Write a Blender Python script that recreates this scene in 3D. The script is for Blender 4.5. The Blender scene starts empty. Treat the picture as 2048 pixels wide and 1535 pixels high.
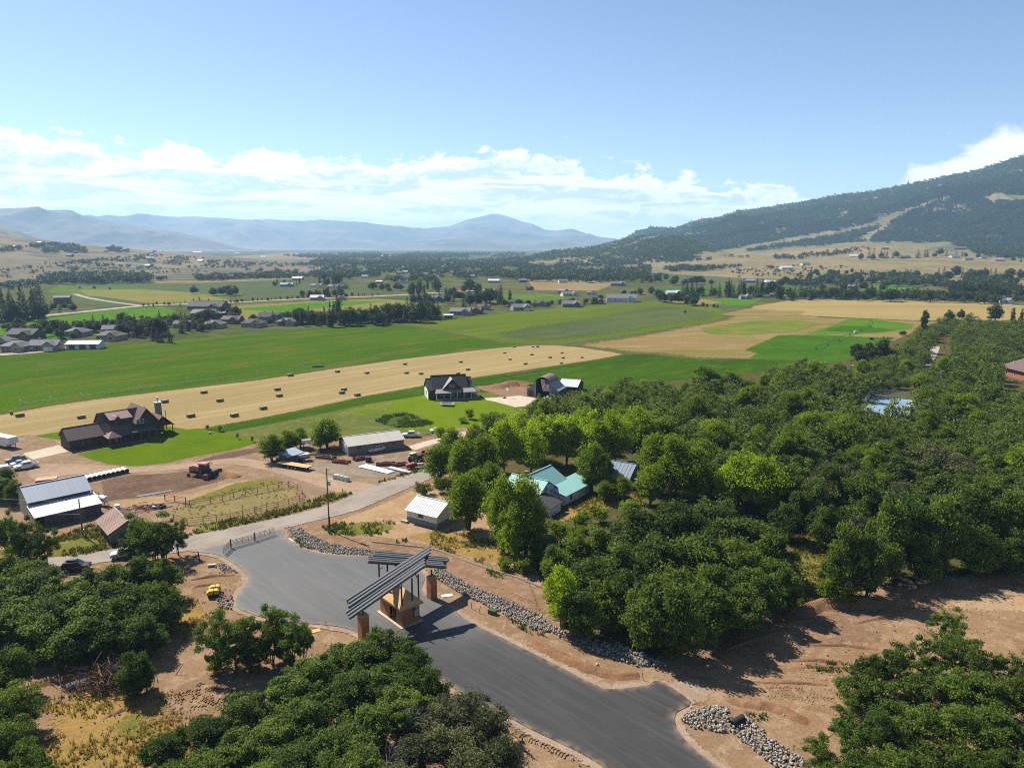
import bpy, bmesh, math, random
import numpy as np
from mathutils import Vector, Matrix
from mathutils.geometry import delaunay_2d_cdt
random.seed(7)
RN = np.random.default_rng(7)
PI = math.pi
scene = bpy.context.scene
COL = scene.collection

# ------------------------------------------------------------------ camera
PITCH = math.radians(10.75); CAMH = 58.0; FPX = 1462.0
cam_d = bpy.data.cameras.new("camera"); cam = bpy.data.objects.new("camera", cam_d); COL.objects.link(cam)
cam_d.sensor_width = 36.0; cam_d.lens = 36.0 * FPX / 2048.0
cam_d.clip_start = 0.5; cam_d.clip_end = 40000.0
cam.location = (0, 0, CAMH); cam.rotation_euler = (PI / 2 - PITCH, 0, 0)
scene.camera = cam
CP, SP = math.cos(PITCH), math.sin(PITCH)

def ray(px, py):
    dx = (px - 1024.0) / FPX; dy = (py - 767.5) / FPX
    return dx, CP - dy * SP, -SP - dy * CP
def G(px, py, z=0.0):
    """the point at height z seen in the direction of photo pixel px, py"""
    r = ray(px, py); t = (z - CAMH) / r[2]
    return Vector((r[0] * t, r[1] * t, z))
def zat(px, py, Y):
    r = ray(px, py); return CAMH + Y * r[2] / r[1]
def at(px, py, Y):
    r = ray(px, py); t = Y / r[1]
    return Vector((r[0] * t, Y, CAMH + r[2] * t))
def ppm(p):
    return FPX / (p[1] * CP + (CAMH - p[2]) * SP)

# ------------------------------------------------------------------ objects
def tag(o, label=None, cat=None, group=None, kind=None):
    if label: o['label'] = label
    if cat: o['category'] = cat
    if group: o['group'] = group
    if kind: o['kind'] = kind
    return o
def empty(name, loc=(0, 0, 0), rz=0.0):
    o = bpy.data.objects.new(name, None); COL.objects.link(o)
    o.empty_display_size = 0.2
    o.location = loc; o.rotation_euler = (0, 0, rz); return o
def thing(name, label, cat, loc=(0, 0, 0), rz=0.0, group=None):
    return tag(empty(name, loc, rz), label, cat, group)
def link_mesh(name, me, mats, parent=None):
    o = bpy.data.objects.new(name, me)
    if not isinstance(mats, (list, tuple)): mats = [mats]
    if len(me.materials) == 0:
        for m in mats: me.materials.append(m)
    COL.objects.link(o)
    if parent is not None: o.parent = parent
    return o
KIDS = {}
def copy_tree(o, parent=None):
    c = o.copy(); COL.objects.link(c); c.parent = parent
    for ch in list(o.children): copy_tree(ch, c)
    return c

class MB:
    """collects shapes and links them as ONE mesh object"""
    def __init__(s): s.v = []; s.f = []; s.m = []; s.mi = 0
    def add(s, vs, fs):
        b = len(s.v); s.v += [tuple(p) for p in vs]
        for f in fs: s.f.append([i + b for i in f]); s.m.append(s.mi)
        return s
    def box(s, c, d, rz=0.0, ry=0.0, rx=0.0):
        M = Matrix.Rotation(rz, 3, 'Z') @ Matrix.Rotation(ry, 3, 'Y') @ Matrix.Rotation(rx, 3, 'X')
        c = Vector(c); vs = []
        for x in (-.5, .5):
            for y in (-.5, .5):
                for z in (-.5, .5):
                    vs.append(c + M @ Vector((x * d[0], y * d[1], z * d[2])))
        return s.add(vs, [(0, 1, 3, 2), (4, 6, 7, 5), (0, 4, 5, 1), (2, 3, 7, 6), (0, 2, 6, 4), (1, 5, 7, 3)])
    def bx(s, x0, x1, y0, y1, z0, z1):
        return s.box(((x0 + x1) / 2, (y0 + y1) / 2, (z0 + z1) / 2), (x1 - x0, y1 - y0, z1 - z0))
    def bar(s, a, b, w, h=None, up=(0, 0, 1)):
        a = Vector(a); b = Vector(b); h = h or w; d = (b - a).normalized(); u = Vector(up)
        if abs(d.dot(u)) > .99: u = Vector((1, 0, 0))
        r = d.cross(u).normalized(); u = r.cross(d).normalized(); vs = []
        for e in (a, b):
            for sx, sz in ((-.5, -.5), (.5, -.5), (.5, .5), (-.5, .5)): vs.append(e + r * w * sx + u * h * sz)
        return s.add(vs, [(0, 3, 2, 1), (4, 5, 6, 7), (0, 1, 5, 4), (1, 2, 6, 5), (2, 3, 7, 6), (3, 0, 4, 7)])
    def tube(s, pts, rad, n=6, cap=True):
        pts = [Vector(p) for p in pts]
        if not hasattr(rad, '__len__'): rad = [rad] * len(pts)
        vs = []; fs = []
        for i, p in enumerate(pts):
            d = (pts[min(i + 1, len(pts) - 1)] - pts[max(i - 1, 0)])
            d = d.normalized() if d.length > 1e-9 else Vector((0, 0, 1))
            u = Vector((0, 0, 1)) if abs(d.z) < .9 else Vector((1, 0, 0))
            r = d.cross(u).normalized(); u = r.cross(d)
            for k in range(n):
                a = 2 * PI * k / n; vs.append(p + (r * math.cos(a) + u * math.sin(a)) * rad[i])
        for i in range(len(pts) - 1):
            for k in range(n):
                k2 = (k + 1) % n; fs.append((i * n + k, i * n + k2, (i + 1) * n + k2, (i + 1) * n + k))
        if cap:
            fs.append(tuple(range(n - 1, -1, -1))); fs.append(tuple((len(pts) - 1) * n + k for k in range(n)))
        return s.add(vs, fs)
    def prism(s, poly, ax, d0, d1):
        """2-D polygon extruded along axis ax ('x': poly is (y,z); 'y': poly is (x,z); 'z': poly is (x,y))"""
        n = len(poly)
        def P(q, d): return {'x': (d, q[0], q[1]), 'y': (q[0], d, q[1]), 'z': (q[0], q[1], d)}[ax]
        vs = [P(q, d0) for q in poly] + [P(q, d1) for q in poly]
        fs = [tuple(range(n)), tuple(range(2 * n - 1, n - 1, -1))]
        for i in range(n):
            j = (i + 1) % n; fs.append((i, i + n, j + n, j))
        return s.add(vs, fs)
    def slab(s, quad, th):
        """a quad (4 points) thickened downwards by th"""
        q = [Vector(p) for p in quad]; n = (q[1] - q[0]).cross(q[3] - q[0]).normalized()
        if n.z < 0: n = -n
        vs = q + [p - n * th for p in q]
        return s.add(vs, [(0, 1, 2, 3), (7, 6, 5, 4), (0, 4, 5, 1), (1, 5, 6, 2), (2, 6, 7, 3), (3, 7, 4, 0)])
    def poly(s, pts): return s.add(pts, [tuple(range(len(pts)))])
    def build(s, name, mats, parent=None, smooth=False, recalc=True):
        me = bpy.data.meshes.new(name); me.from_pydata(s.v, [], s.f)
        if not isinstance(mats, (list, tuple)): mats = [mats]
        for m in mats: me.materials.append(m)
        if any(s.m): me.polygons.foreach_set('material_index', s.m)
        if recalc:
            b = bmesh.new(); b.from_mesh(me); bmesh.ops.recalc_face_normals(b, faces=b.faces); b.to_mesh(me); b.free()
        if smooth: me.polygons.foreach_set('use_smooth', [True] * len(me.polygons))
        me.update(); return link_mesh(name, me, mats, parent)

def np_mesh(name, V, quads=None, attrs=None, tris=None, smooth=False):
    """fast mesh from numpy arrays"""
    me = bpy.data.meshes.new(name)
    F = quads if quads is not None else tris; k = F.shape[1]
    me.vertices.add(len(V)); me.vertices.foreach_set('co', np.ascontiguousarray(V, dtype=np.float32).ravel())
    me.loops.add(F.size); me.loops.foreach_set('vertex_index', np.ascontiguousarray(F, dtype=np.int32).ravel())
    me.polygons.add(len(F)); me.polygons.foreach_set('loop_start', np.arange(0, F.size, k, dtype=np.int32))
    me.polygons.foreach_set('loop_total', np.full(len(F), k, dtype=np.int32))
    if smooth: me.polygons.foreach_set('use_smooth', np.ones(len(F), dtype=bool))
    for nm, a in (attrs or {}).items():
        at_ = me.attributes.new(nm, 'FLOAT', 'POINT'); at_.data.foreach_set('value', np.ascontiguousarray(a, dtype=np.float32))
    me.update(calc_edges=True); me.validate(); return me

# ------------------------------------------------------------------ numpy value noise
def _h(ix, iy, seed):
    n = (ix.astype(np.int64) * 374761393 + iy.astype(np.int64) * 668265263 + seed * 974711) & 0x7fffffff
    n = ((n ^ (n >> 13)) * 1274126177) & 0x7fffffff
    return ((n ^ (n >> 16)) & 0xffff) / 65535.0
def vnoise(x, y, seed=0):
    x = np.asarray(x, float); y = np.asarray(y, float)
    ix = np.floor(x); iy = np.floor(y); fx = x - ix; fy = y - iy
    u = fx * fx * fx * (fx * (fx * 6 - 15) + 10); v = fy * fy * fy * (fy * (fy * 6 - 15) + 10)
    a = _h(ix, iy, seed); b = _h(ix + 1, iy, seed); c = _h(ix, iy + 1, seed); d = _h(ix + 1, iy + 1, seed)
    return (a * (1 - u) + b * u) * (1 - v) + (c * (1 - u) + d * u) * v
def fbm(x, y, seed=0, oct=5, gain=.5):
    t = 0; a = 1; s = 0
    for i in range(oct):
        t = t + a * (vnoise(np.asarray(x) * 2 ** i, np.asarray(y) * 2 ** i, seed + i * 17) - .5); s += a; a *= gain
    return t / s * 2
def ridged(x, y, seed=0, oct=5):
    t = 0; a = 1; s = 0
    for i in range(oct):
        n = 1 - np.abs(vnoise(np.asarray(x) * 2 ** i, np.asarray(y) * 2 ** i, seed + i * 31) * 2 - 1)
        t = t + a * n * n; s += a; a *= .5
    return t / s

# ------------------------------------------------------------------ materials
class NT:
    def __init__(s, name):
        s.mat = bpy.data.materials.new(name); s.mat.use_nodes = True
        s.t = s.mat.node_tree; s.t.nodes.clear(); s.out = s.t.nodes.new('ShaderNodeOutputMaterial')
    def n(s, typ, **kw):
        nd = s.t.nodes.new('ShaderNode' + typ)
        for k, v in kw.items():
            if k.startswith('i_'):
                key = k[2:]; key = int(key) if key.isdigit() else key.replace('_', ' ')
                s.put(nd.inputs[key], v)
            else: setattr(nd, k, v)
        return nd
    def put(s, sock, v):
        if isinstance(v, bpy.types.NodeSocket): s.t.links.new(v, sock)
        elif isinstance(v, bpy.types.Node): s.t.links.new(v.outputs[0], sock)
        else:
            if hasattr(sock.default_value, '__len__') and hasattr(v, '__len__') and len(sock.default_value) == 4 and len(v) == 3: v = (*v, 1)
            sock.default_value = v
    def math(s, op, a, b=None, c=None, clamp=False):
        nd = s.t.nodes.new('ShaderNodeMath'); nd.operation = op; nd.use_clamp = clamp
        for i, v in enumerate((a, b, c)):
            if v is not None: s.put(nd.inputs[i], v)
        return nd.outputs[0]
    def mix(s, f, a, b, blend='MIX'):
        nd = s.t.nodes.new('ShaderNodeMix'); nd.data_type = 'RGBA'; nd.blend_type = blend
        s.put(nd.inputs[0], f); s.put(nd.inputs[6], a); s.put(nd.inputs[7], b); return nd.outputs[2]
    def noise(s, vec, scale, detail=4, rough=.55, dist=0.0, w=None):
        nd = s.t.nodes.new('ShaderNodeTexNoise'); nd.inputs['Scale'].default_value = scale
        nd.inputs['Detail'].default_value = detail; nd.inputs['Roughness'].default_value = rough
        nd.inputs['Distortion'].default_value = dist
        if vec is not None: s.put(nd.inputs['Vector'], vec)
        return nd.outputs[0]
    def ramp(s, f, stops, interp='LINEAR'):
        nd = s.t.nodes.new('ShaderNodeValToRGB'); cr = nd.color_ramp; cr.interpolation = interp
        while len(cr.elements) < len(stops): cr.elements.new(.5)
        for e, (p, c) in zip(cr.elements, stops):
            e.position = p; e.color = (*c, 1) if len(c) == 3 else c
        s.put(nd.inputs[0], f); return nd.outputs[0]
    def sstep(s, v, a, b):
        nd = s.t.nodes.new('ShaderNodeMapRange'); nd.interpolation_type = 'SMOOTHSTEP'
        s.put(nd.inputs[0], v); nd.inputs[1].default_value = a; nd.inputs[2].default_value = b
        return nd.outputs[0]
    def pos(s): return s.n('NewGeometry').outputs['Position']
    def obj(s): return s.n('TexCoord').outputs['Object']
    def mapv(s, v, sc=(1, 1, 1), rot=(0, 0, 0), loc=(0, 0, 0)):
        nd = s.n('Mapping'); s.put(nd.inputs['Vector'], v); nd.inputs['Scale'].default_value = sc
        nd.inputs['Rotation'].default_value = rot; nd.inputs['Location'].default_value = loc; return nd.outputs[0]
    def bump(s, h, strength=.5, dist=.1):
        nd = s.n('Bump'); s.put(nd.inputs['Height'], h); nd.inputs['Strength'].default_value = strength
        nd.inputs['Distance'].default_value = dist; return nd.outputs[0]
    def bsdf(s, col, rough=.7, metal=0.0, spec=.3, normal=None):
        nd = s.n('BsdfPrincipled'); s.put(nd.inputs['Base Color'], col); s.put(nd.inputs['Roughness'], rough)
        nd.inputs['Metallic'].default_value = metal; nd.inputs['Specular IOR Level'].default_value = spec
        if normal is not None: s.put(nd.inputs['Normal'], normal)
        return nd.outputs[0]
    def done(s, shader): s.t.links.new(shader, s.out.inputs['Surface']); return s.mat

def paint(name, col, rough=.6, metal=0.0, spec=.4, var=.12, scale=3.0, dirt=None, bump=0.0):
    """plain material with a little wear and mottling in object space"""
    t = NT(name); v = t.obj(); n = t.noise(v, scale, 5, .6)
    c2 = dirt or tuple(x * .62 for x in col)
    k = t.math('MULTIPLY', t.sstep(n, .42, .78), min(1.0, var * 4))
    c = t.mix(k, tuple(col), tuple(c2))
    nf = t.noise(v, scale * 9, 3, .6)
    c = t.mix(var, c, t.ramp(nf, [(.3, (.3, .3, .3)), (.7, (1, 1, 1))]), 'MULTIPLY')
    nm = t.bump(nf, bump, .02) if bump else None
    return t.done(t.bsdf(c, rough, metal, spec, nm))
def striped(name, col, col2, period, axis='x', rough=.5, metal=0.0, depth=.5, var=.2, duty=.5, wear=None):
    """boards, siding or ribbed sheet: bands along an object axis"""
    t = NT(name); v = t.obj(); sp = t.n('SeparateXYZ'); t.put(sp.inputs[0], v)
    a = sp.outputs['XYZ'.index(axis.upper())]
    f = t.math('FRACT', t.math('DIVIDE', a, period))
    band = t.math('LESS_THAN', f, duty)
    idn = t.math('FLOOR', t.math('DIVIDE', a, period))
    wn = t.n('TexWhiteNoise', noise_dimensions='1D'); t.put(wn.inputs['W'], idn)
    c = t.mix(band, tuple(col), tuple(col2))
    c = t.mix(var, c, t.ramp(wn.outputs[0], [(0, (.35, .35, .35)), (1, (1, 1, 1))]), 'MULTIPLY')
    n = t.noise(v, 2.2, 5, .65)
    c = t.mix(t.math('MULTIPLY', t.sstep(n, .5, .75), .5 if wear else .25), c, tuple(wear) if wear else tuple(x * .6 for x in col))
    nm = t.bump(f, depth, .05)
    return t.done(t.bsdf(c, rough, metal, .4, nm))
# ------------------------------------------------------------------ light, sky, air
SUNV = Vector((-0.76, 0.65, 1.0)).normalized()
SUN_EL = math.asin(SUNV.z); SUN_ROT = math.atan2(SUNV.x, SUNV.y)
ld = bpy.data.lights.new("sun", 'SUN'); ld.energy = 5.0; ld.angle = math.radians(0.53); ld.color = (1.0, 0.94, 0.84)
lo = bpy.data.objects.new("sun", ld); COL.objects.link(lo)
lo.rotation_euler = (-SUNV).to_track_quat('-Z', 'Y').to_euler(); lo.location = (-200, 200, 300)
scene.view_settings.view_transform = 'Standard'; scene.view_settings.look = 'None'
scene.view_settings.exposure = 1.13; scene.view_settings.gamma = 1.0

def make_world():
    w = bpy.data.worlds.new("World"); scene.world = w; w.use_nodes = True
    t = NT.__new__(NT); t.t = w.node_tree; t.t.nodes.clear(); t.out = t.t.nodes.new('ShaderNodeOutputWorld')
    sky = t.n('TexSky'); sky.sky_type = 'NISHITA'; sky.sun_disc = False
    sky.sun_elevation = SUN_EL; sky.sun_rotation = SUN_ROT
    sky.altitude = 1800; sky.air_density = 1.0; sky.dust_density = 0.55; sky.ozone_density = 2.1
    d = t.n('TexCoord').outputs['Generated']
    sp = t.n('SeparateXYZ'); t.put(sp.inputs[0], d)
    az = t.math('MULTIPLY', t.math('ARCTAN2', sp.outputs[0], sp.outputs[1]), 57.2958)
    el = t.math('MULTIPLY', t.math('ARCSINE', sp.outputs[2]), 57.2958)
    def curve(stops, lo_, hi_, vmax):
        f = t.math('DIVIDE', t.math('SUBTRACT', az, lo_), hi_ - lo_)
        r = t.ramp(f, [((a - lo_) / (hi_ - lo_), (v / vmax,) * 3) for a, v in stops], 'EASE')
        return t.math('MULTIPLY', r, vmax)
    cv = t.n('CombineXYZ'); t.put(cv.inputs[0], az); t.put(cv.inputs[1], el)
    n_big = t.noise(t.mapv(cv.outputs[0], (.36, .70, 1)), 1.0, 10, .62, .3)
    n_lay = t.noise(t.mapv(cv.outputs[0], (.10, .85, 1), loc=(3.1, 7.7, 0)), 1.0, 7, .58, .5)
    n_fine = t.noise(t.mapv(cv.outputs[0], (.55, 1.1, 1), loc=(9.3, 1.7, 0)), 1.0, 7, .6, .2)
    # the long bank over the valley
    top = curve([(-60, 7.6), (-35, 7.2), (-22, 6.5), (-10, 6.2), (-4, 6.9), (1, 7.0), (6, 5.9), (12, 5.0), (19, 3.9), (24, 2.6), (28, .6), (60, .2)], -60, 60, 10.0)
    gap = t.math('SUBTRACT', top, el)
    dens = t.math('ADD', t.math('MULTIPLY', gap, .62), t.math('MULTIPLY', t.math('SUBTRACT', n_big, .5), 4.2))
    a1 = t.math('MULTIPLY', t.sstep(dens, -.1, .36), t.math('SUBTRACT', 1.0, t.math('MULTIPLY', t.sstep(n_lay, .5, .66), .42)))
    # the cumulus over the mountain shoulder
    top2 = curve([(-60, 0), (25.5, 2.2), (28, 5.2), (31, 6.2), (33, 7.3), (37, 8.0), (60, 7)], -60, 60, 10.0)
    dens2 = t.math('ADD', t.math('MULTIPLY', t.math('SUBTRACT', top2, el), .8), t.math('MULTIPLY', t.math('SUBTRACT', n_big, .5), 3.0))
    a2 = t.math('MULTIPLY', t.sstep(dens2, -.15, .75), t.sstep(az, 25.5, 28.0))
    # thin stray wisps above the bank
    wis = t.math('MULTIPLY', t.sstep(n_fine, .66, .82), t.math('MULTIPLY', t.sstep(el, 11.0, 7.0), .55))
    alpha = t.math('MAXIMUM', t.math('MAXIMUM', a1, a2), wis)
    # lit rims and blue-grey flat undersides in layers
    under = t.math('MULTIPLY', t.sstep(dens, .35, 1.1), t.sstep(n_lay, .42, .56))
    under = t.math('MULTIPLY', under, t.math('SUBTRACT', 1.0, t.math('MULTIPLY', t.sstep(n_fine, .5, .66), .85)))
    lowhaze = t.sstep(el, 3.2, .4)
    ccol = t.mix(t.math('MULTIPLY', under, .85), (1.0, .985, .95), (.47, .60, .75))
    ccol = t.mix(t.math('MULTIPLY', lowhaze, .55), ccol, (.86, .90, .93))
    bg1 = t.n('Background'); t.put(bg1.inputs[0], sky.outputs[0]); bg1.inputs[1].default_value = SKY_STRENGTH
    bg2 = t.n('Background'); t.put(bg2.inputs[0], ccol); bg2.inputs[1].default_value = CLOUD_STRENGTH
    mx = t.n('MixShader'); t.put(mx.inputs[0], t.math('MULTIPLY', alpha, .93)); t.t.links.new(bg1.outputs[0], mx.inputs[1]); t.t.links.new(bg2.outputs[0], mx.inputs[2])
    t.t.links.new(mx.outputs[0], t.out.inputs['Surface'])
SKY_STRENGTH = 0.066; CLOUD_STRENGTH = 0.60
make_world(); scene.world.cycles.sampling_method = 'NONE'

def make_haze():
    m = bpy.data.materials.new("haze_air"); m.use_nodes = True; nt = m.node_tree; nt.nodes.clear()
    o = nt.nodes.new('ShaderNodeOutputMaterial'); v = nt.nodes.new('ShaderNodeVolumePrincipled')
    v.inputs['Color'].default_value = (.44, .69, 1.0, 1); v.inputs['Density'].default_value = HAZE
    v.inputs['Anisotropy'].default_value = .15
    nt.links.new(v.outputs[0], o.inputs['Volume']); m.cycles.homogeneous_volume = True; m.cycles.volume_sampling = 'DISTANCE'
    b = MB().bx(-19000, 19000, -320, 20500, -1.5, 720).build("haze", m)
    tag(b, "pale blue air over the whole valley", "haze", kind='stuff')
HAZE = 0.00007
make_haze()

# ------------------------------------------------------------------ ground sheets
def dens_poly(pts, step, closed=True):
    out = []
    n = len(pts)
    for i in range(n if closed else n - 1):
        a = pts[i]; b = pts[(i + 1) % n]; L = math.hypot(b[0] - a[0], b[1] - a[1]); k = max(1, int(L / step))
        for j in range(k): out.append((a[0] + (b[0] - a[0]) * j / k, a[1] + (b[1] - a[1]) * j / k))
    if not closed: out.append(tuple(pts[-1]))
    return out
def smooth_poly(pts, closed=True, k=6):
    """Catmull-Rom through the points"""
    n = len(pts); out = []
    for i in range(n if closed else n - 1):
        g = (lambda j: pts[j % n]) if closed else (lambda j: pts[max(0, min(n - 1, j))])
        p0, p1, p2, p3 = g(i - 1), g(i), g(i + 1), g(i + 2)
        for j in range(k):
            t = j / k; t2 = t * t; t3 = t2 * t
            out.append(tuple(.5 * (2 * p1[c] + (p2[c] - p0[c]) * t + (2 * p0[c] - 5 * p1[c] + 4 * p2[c] - p3[c]) * t2 + (3 * p1[c] - p0[c] - 3 * p2[c] + p3[c]) * t3) for c in (0, 1)))
    if not closed: out.append(tuple(pts[-1]))
    return out
def area(p): return sum(p[i][0] * p[(i + 1) % len(p)][1] - p[(i + 1) % len(p)][0] * p[i][1] for i in range(len(p))) / 2
def inside_np(P, poly):
    x = P[:, 0]; y = P[:, 1]; c = np.zeros(len(P), bool); n = len(poly)
    for i in range(n):
        x1, y1 = poly[i]; x2, y2 = poly[(i + 1) % n]
        if y1 == y2: continue
        m = (y1 > y) != (y2 > y); xi = (x2 - x1) * (y - y1) / (y2 - y1) + x1
        c ^= m & (x < xi)
    return c
def dist_np(P, poly):
    d = np.full(len(P), 1e9); n = len(poly)
    for i in range(n):
        a = np.array(poly[i]); b = np.array(poly[(i + 1) % n]); ab = b - a; L = ab @ ab
        if L < 1e-12: continue
        t = np.clip(((P - a) @ ab) / L, 0, 1); q = P - (a + t[:, None] * ab)
        d = np.minimum(d, np.hypot(q[:, 0], q[:, 1]))
    return d
LAYER = [0]
SHEETS = {}
def sheet(name, px, mat, soft=0.0, jit=0.0, smooth=False, label=None, world=False, z=None, step=None, kind='structure', thick=0.0):
    """one flat piece of ground laid just above the one below; soft = width (m) of the ragged edge"""
    pts = [(p[0], p[1]) for p in px] if world else [tuple(G(*p).xy) for p in px]
    if smooth: pts = smooth_poly(pts)
    if area(pts) < 0: pts = pts[::-1]
    ym = sum(p[1] for p in pts) / len(pts)
    step = step or max(.6, ym * .012)
    pts = dens_poly(pts, step)
    if jit:
        A = np.array(pts); nx = fbm(A[:, 0] / (jit * 5), A[:, 1] / (jit * 5), 3, 3) * jit; ny = fbm(A[:, 0] / (jit * 5), A[:, 1] / (jit * 5), 9, 3) * jit
        pts = [tuple(q) for q in (A + np.stack([nx, ny], 1))]
    LAYER[0] += 1; zz = .0026 * LAYER[0] if z is None else z
    SHEETS[name] = pts
    B = [Vector(p) for p in pts]; n = len(B); allp = list(B)
    if soft:
        inner = []
        for i in range(n):
            t = B[(i + 1) % n] - B[i - 1]
            if t.length < 1e-6: continue
            inner.append((B[i].x - t.y / t.length * soft, B[i].y + t.x / t.length * soft))
        I = np.array(inner); ok = inside_np(I, pts) & (dist_np(I, pts) > soft * .8)
        allp += [Vector(q) for q in I[ok]]
    r = delaunay_2d_cdt(allp, [(i, (i + 1) % n) for i in range(n)], [list(range(n))], 1, 1e-5)
    V2, F = r[0], r[2]
    V = np.array([(v.x, v.y, zz) for v in V2]); me = bpy.data.meshes.new(name)
    me.from_pydata(V.tolist(), [], [list(f) for f in F])
    if soft:
        d = dist_np(V[:, :2], pts); a = me.attributes.new('edge', 'FLOAT', 'POINT')
        a.data.foreach_set('value', np.clip(d / soft, 0, 1).astype(np.float32))
    for p in me.polygons:
        if p.normal.z < 0: p.flip()
    if thick:
        bm = bmesh.new(); bm.from_mesh(me); g = bmesh.ops.extrude_face_region(bm, geom=bm.faces[:])
        bmesh.ops.translate(bm, vec=(0, 0, thick), verts=[v for v in g['geom'] if isinstance(v, bmesh.types.BMVert)])
        bmesh.ops.recalc_face_normals(bm, faces=bm.faces); bm.to_mesh(me); bm.free()
    me.update(); o = link_mesh(name, me, mat)
    return tag(o, label, None, None, kind)

def gmat(name, c1, c2, c3=None, big=30.0, mid=5.0, fine=.5, amt=.35, bump=.3, bdist=.15, soft=False, stripe=None, c3amt=.6, rough=.95, speck=None, aniso=None):
    t = NT(name); p = t.pos()
    v = p
    if aniso: v = t.mapv(t.mapv(p, rot=(0, 0, -aniso[0])), (1.0 / aniso[1], 1, 1))
    nb = t.noise(v, 1 / big, 5, .6, .4); nm = t.noise(v, 1 / mid, 5, .62, .3); nf = t.noise(p, 1 / fine, 4, .6)
    c = t.mix(t.sstep(nb, .36, .64), tuple(c1), tuple(c2))
    if c3: c = t.mix(t.math('MULTIPLY', t.sstep(nm, .5, .62), c3amt), c, tuple(c3))
    if stripe:
        ang, wid, sam, scol = stripe
        q = t.n('SeparateXYZ'); t.put(q.inputs[0], t.mapv(p, rot=(0, 0, -ang)))
        wob = t.math('ADD', q.outputs[1], t.math('MULTIPLY', t.math('SUBTRACT', t.noise(p, .03, 2), .5), 3.0))
        s = t.math('MULTIPLY', t.math('ADD', t.math('SINE', t.math('MULTIPLY', wob, 2 * PI / wid)), 1), .5)
        sn = t.noise(t.mapv(t.mapv(p, rot=(0, 0, -ang)), (.02, 1.0 / wid * 1.7, 1)), 1.0, 3, .6)
        c = t.mix(t.math('MULTIPLY', t.math('MULTIPLY', s, t.sstep(sn, .3, .7)), sam), c, tuple(scol))
    c = t.mix(amt, c, t.ramp(nf, [(.25, (.25, .25, .25)), (.55, (1, 1, 1)), (.8, (1.35, 1.3, 1.2))]), 'MULTIPLY')
    if speck:
        vo = t.n('TexVoronoi'); t.put(vo.inputs['Vector'], p); vo.inputs['Scale'].default_value = 1 / speck[0]
        c = t.mix(t.math('MULTIPLY', t.math('LESS_THAN', vo.outputs['Distance'], .28), t.sstep(nm, .45, .6)), c, tuple(speck[1]))
    h = t.math('ADD', t.math('MULTIPLY', nf, .4), nm)
    sh = t.bsdf(c, rough, 0, 0.0, t.bump(h, bump, bdist) if bump else None)
    if soft:
        e = t.n('Attribute', attribute_name='edge').outputs['Fac']
        n2 = t.noise(p, 1 / max(fine * 2.0, .6), 4, .65)
        a = t.sstep(t.math('ADD', e, t.math('MULTIPLY', t.math('SUBTRACT', n2, .5), 1.7)), .36, .60)
        tr = t.n('BsdfTransparent'); mx = t.n('MixShader'); t.put(mx.inputs[0], a)
        t.t.links.new(tr.outputs[0], mx.inputs[1]); t.t.links.new(sh, mx.inputs[2]); sh = mx.outputs[0]
    return t.done(sh)

def heading(a, b, z=0):
    A = G(*a, z); B = G(*b, z); return math.atan2(B.y - A.y, B.x - A.x)
HROW = heading((0, 826), (800, 717))

# colours are albedos
M = {}
M['valley'] = gmat("valley_grass", (.075, .076, .028), (.046, .062, .018), (.115, .10, .045), 190, 60, 7, .35, 0)
M['alfalfa'] = gmat("alfalfa_crop", (.036, .078, .004), (.047, .092, .005), (.088, .088, .013), 42, 11, 1.1, .55, .5, .3, stripe=(HROW, 9.0, .4, (.06, .092, .009)), aniso=(HROW, 4.0), c3amt=.75, soft=True)
M['alfalfa_near'] = gmat("alfalfa_dark_crop", (.026, .060, .004), (.036, .072, .005), (.055, .085, .008), 26, 7, .9, .5, .5, .3, aniso=(HROW, 3.0), soft=True)
M['meadow'] = gmat("green_meadow", (.075, .105, .009), (.06, .085, .014), (.095, .115, .016), 55, 16, 1.6, .4, .3, .3, aniso=(HROW, 5.0), soft=True)
M['meadow_dull'] = gmat("dull_meadow", (.052, .075, .026), (.07, .095, .024), (.08, .082, .034), 45, 12, 1.6, .4, .3, .3, soft=True, aniso=(HROW, 5.0))
M['stubble'] = gmat("hay_stubble", (.255, .192, .092), (.222, .166, .077), (.285, .222, .115), 34, 9, .8, .3, .4, .15, stripe=(HROW, 6.5, .55, (.19, .145, .058)), aniso=(HROW, 9.0), soft=True)
M['wheat'] = gmat("ripe_grain", (.25, .185, .074), (.215, .16, .063), (.20, .165, .066), 60, 14, 1.6, .28, .2, .2, aniso=(0.0, 9.0), soft=True)
M['pasture'] = gmat("dry_pasture", (.185, .128, .052), (.135, .118, .034), (.215, .155, .078), 34, 13, 1.4, .4, .3, .2, soft=True, c3amt=.7, aniso=(.1, 3.5))
M['yellowgreen'] = gmat("yellow_green_grass", (.12, .128, .022), (.075, .118, .014), (.16, .135, .04), 30, 10, 1.2, .35, .3, .2, soft=True)
M['crop_bright'] = gmat("bright_green_crop", (.052, .125, .009), (.07, .13, .012), (.04, .10, .008), 30, 9, 1.2, .35, .3, .2, soft=True)
M['crop_dark'] = gmat("dark_green_crop", (.030, .080, .005), (.042, .095, .007), (.055, .10, .010), 35, 9, 1.2, .4, .3, .2, soft=True)
M['far_green'] = gmat("far_green_field", (.075, .118, .018), (.06, .10, .02), (.11, .125, .03), 70, 22, 3, .3, 0, soft=True)
M['far_dull'] = gmat("far_dull_field", (.055, .076, .032), (.066, .084, .032), (.085, .085, .045), 70, 22, 3, .3, 0, soft=True)
M['far_tan'] = gmat("far_tan_field", (.185, .14, .07), (.155, .118, .055), (.21, .155, .09), 80, 26, 3, .3, 0, soft=True)
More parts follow.
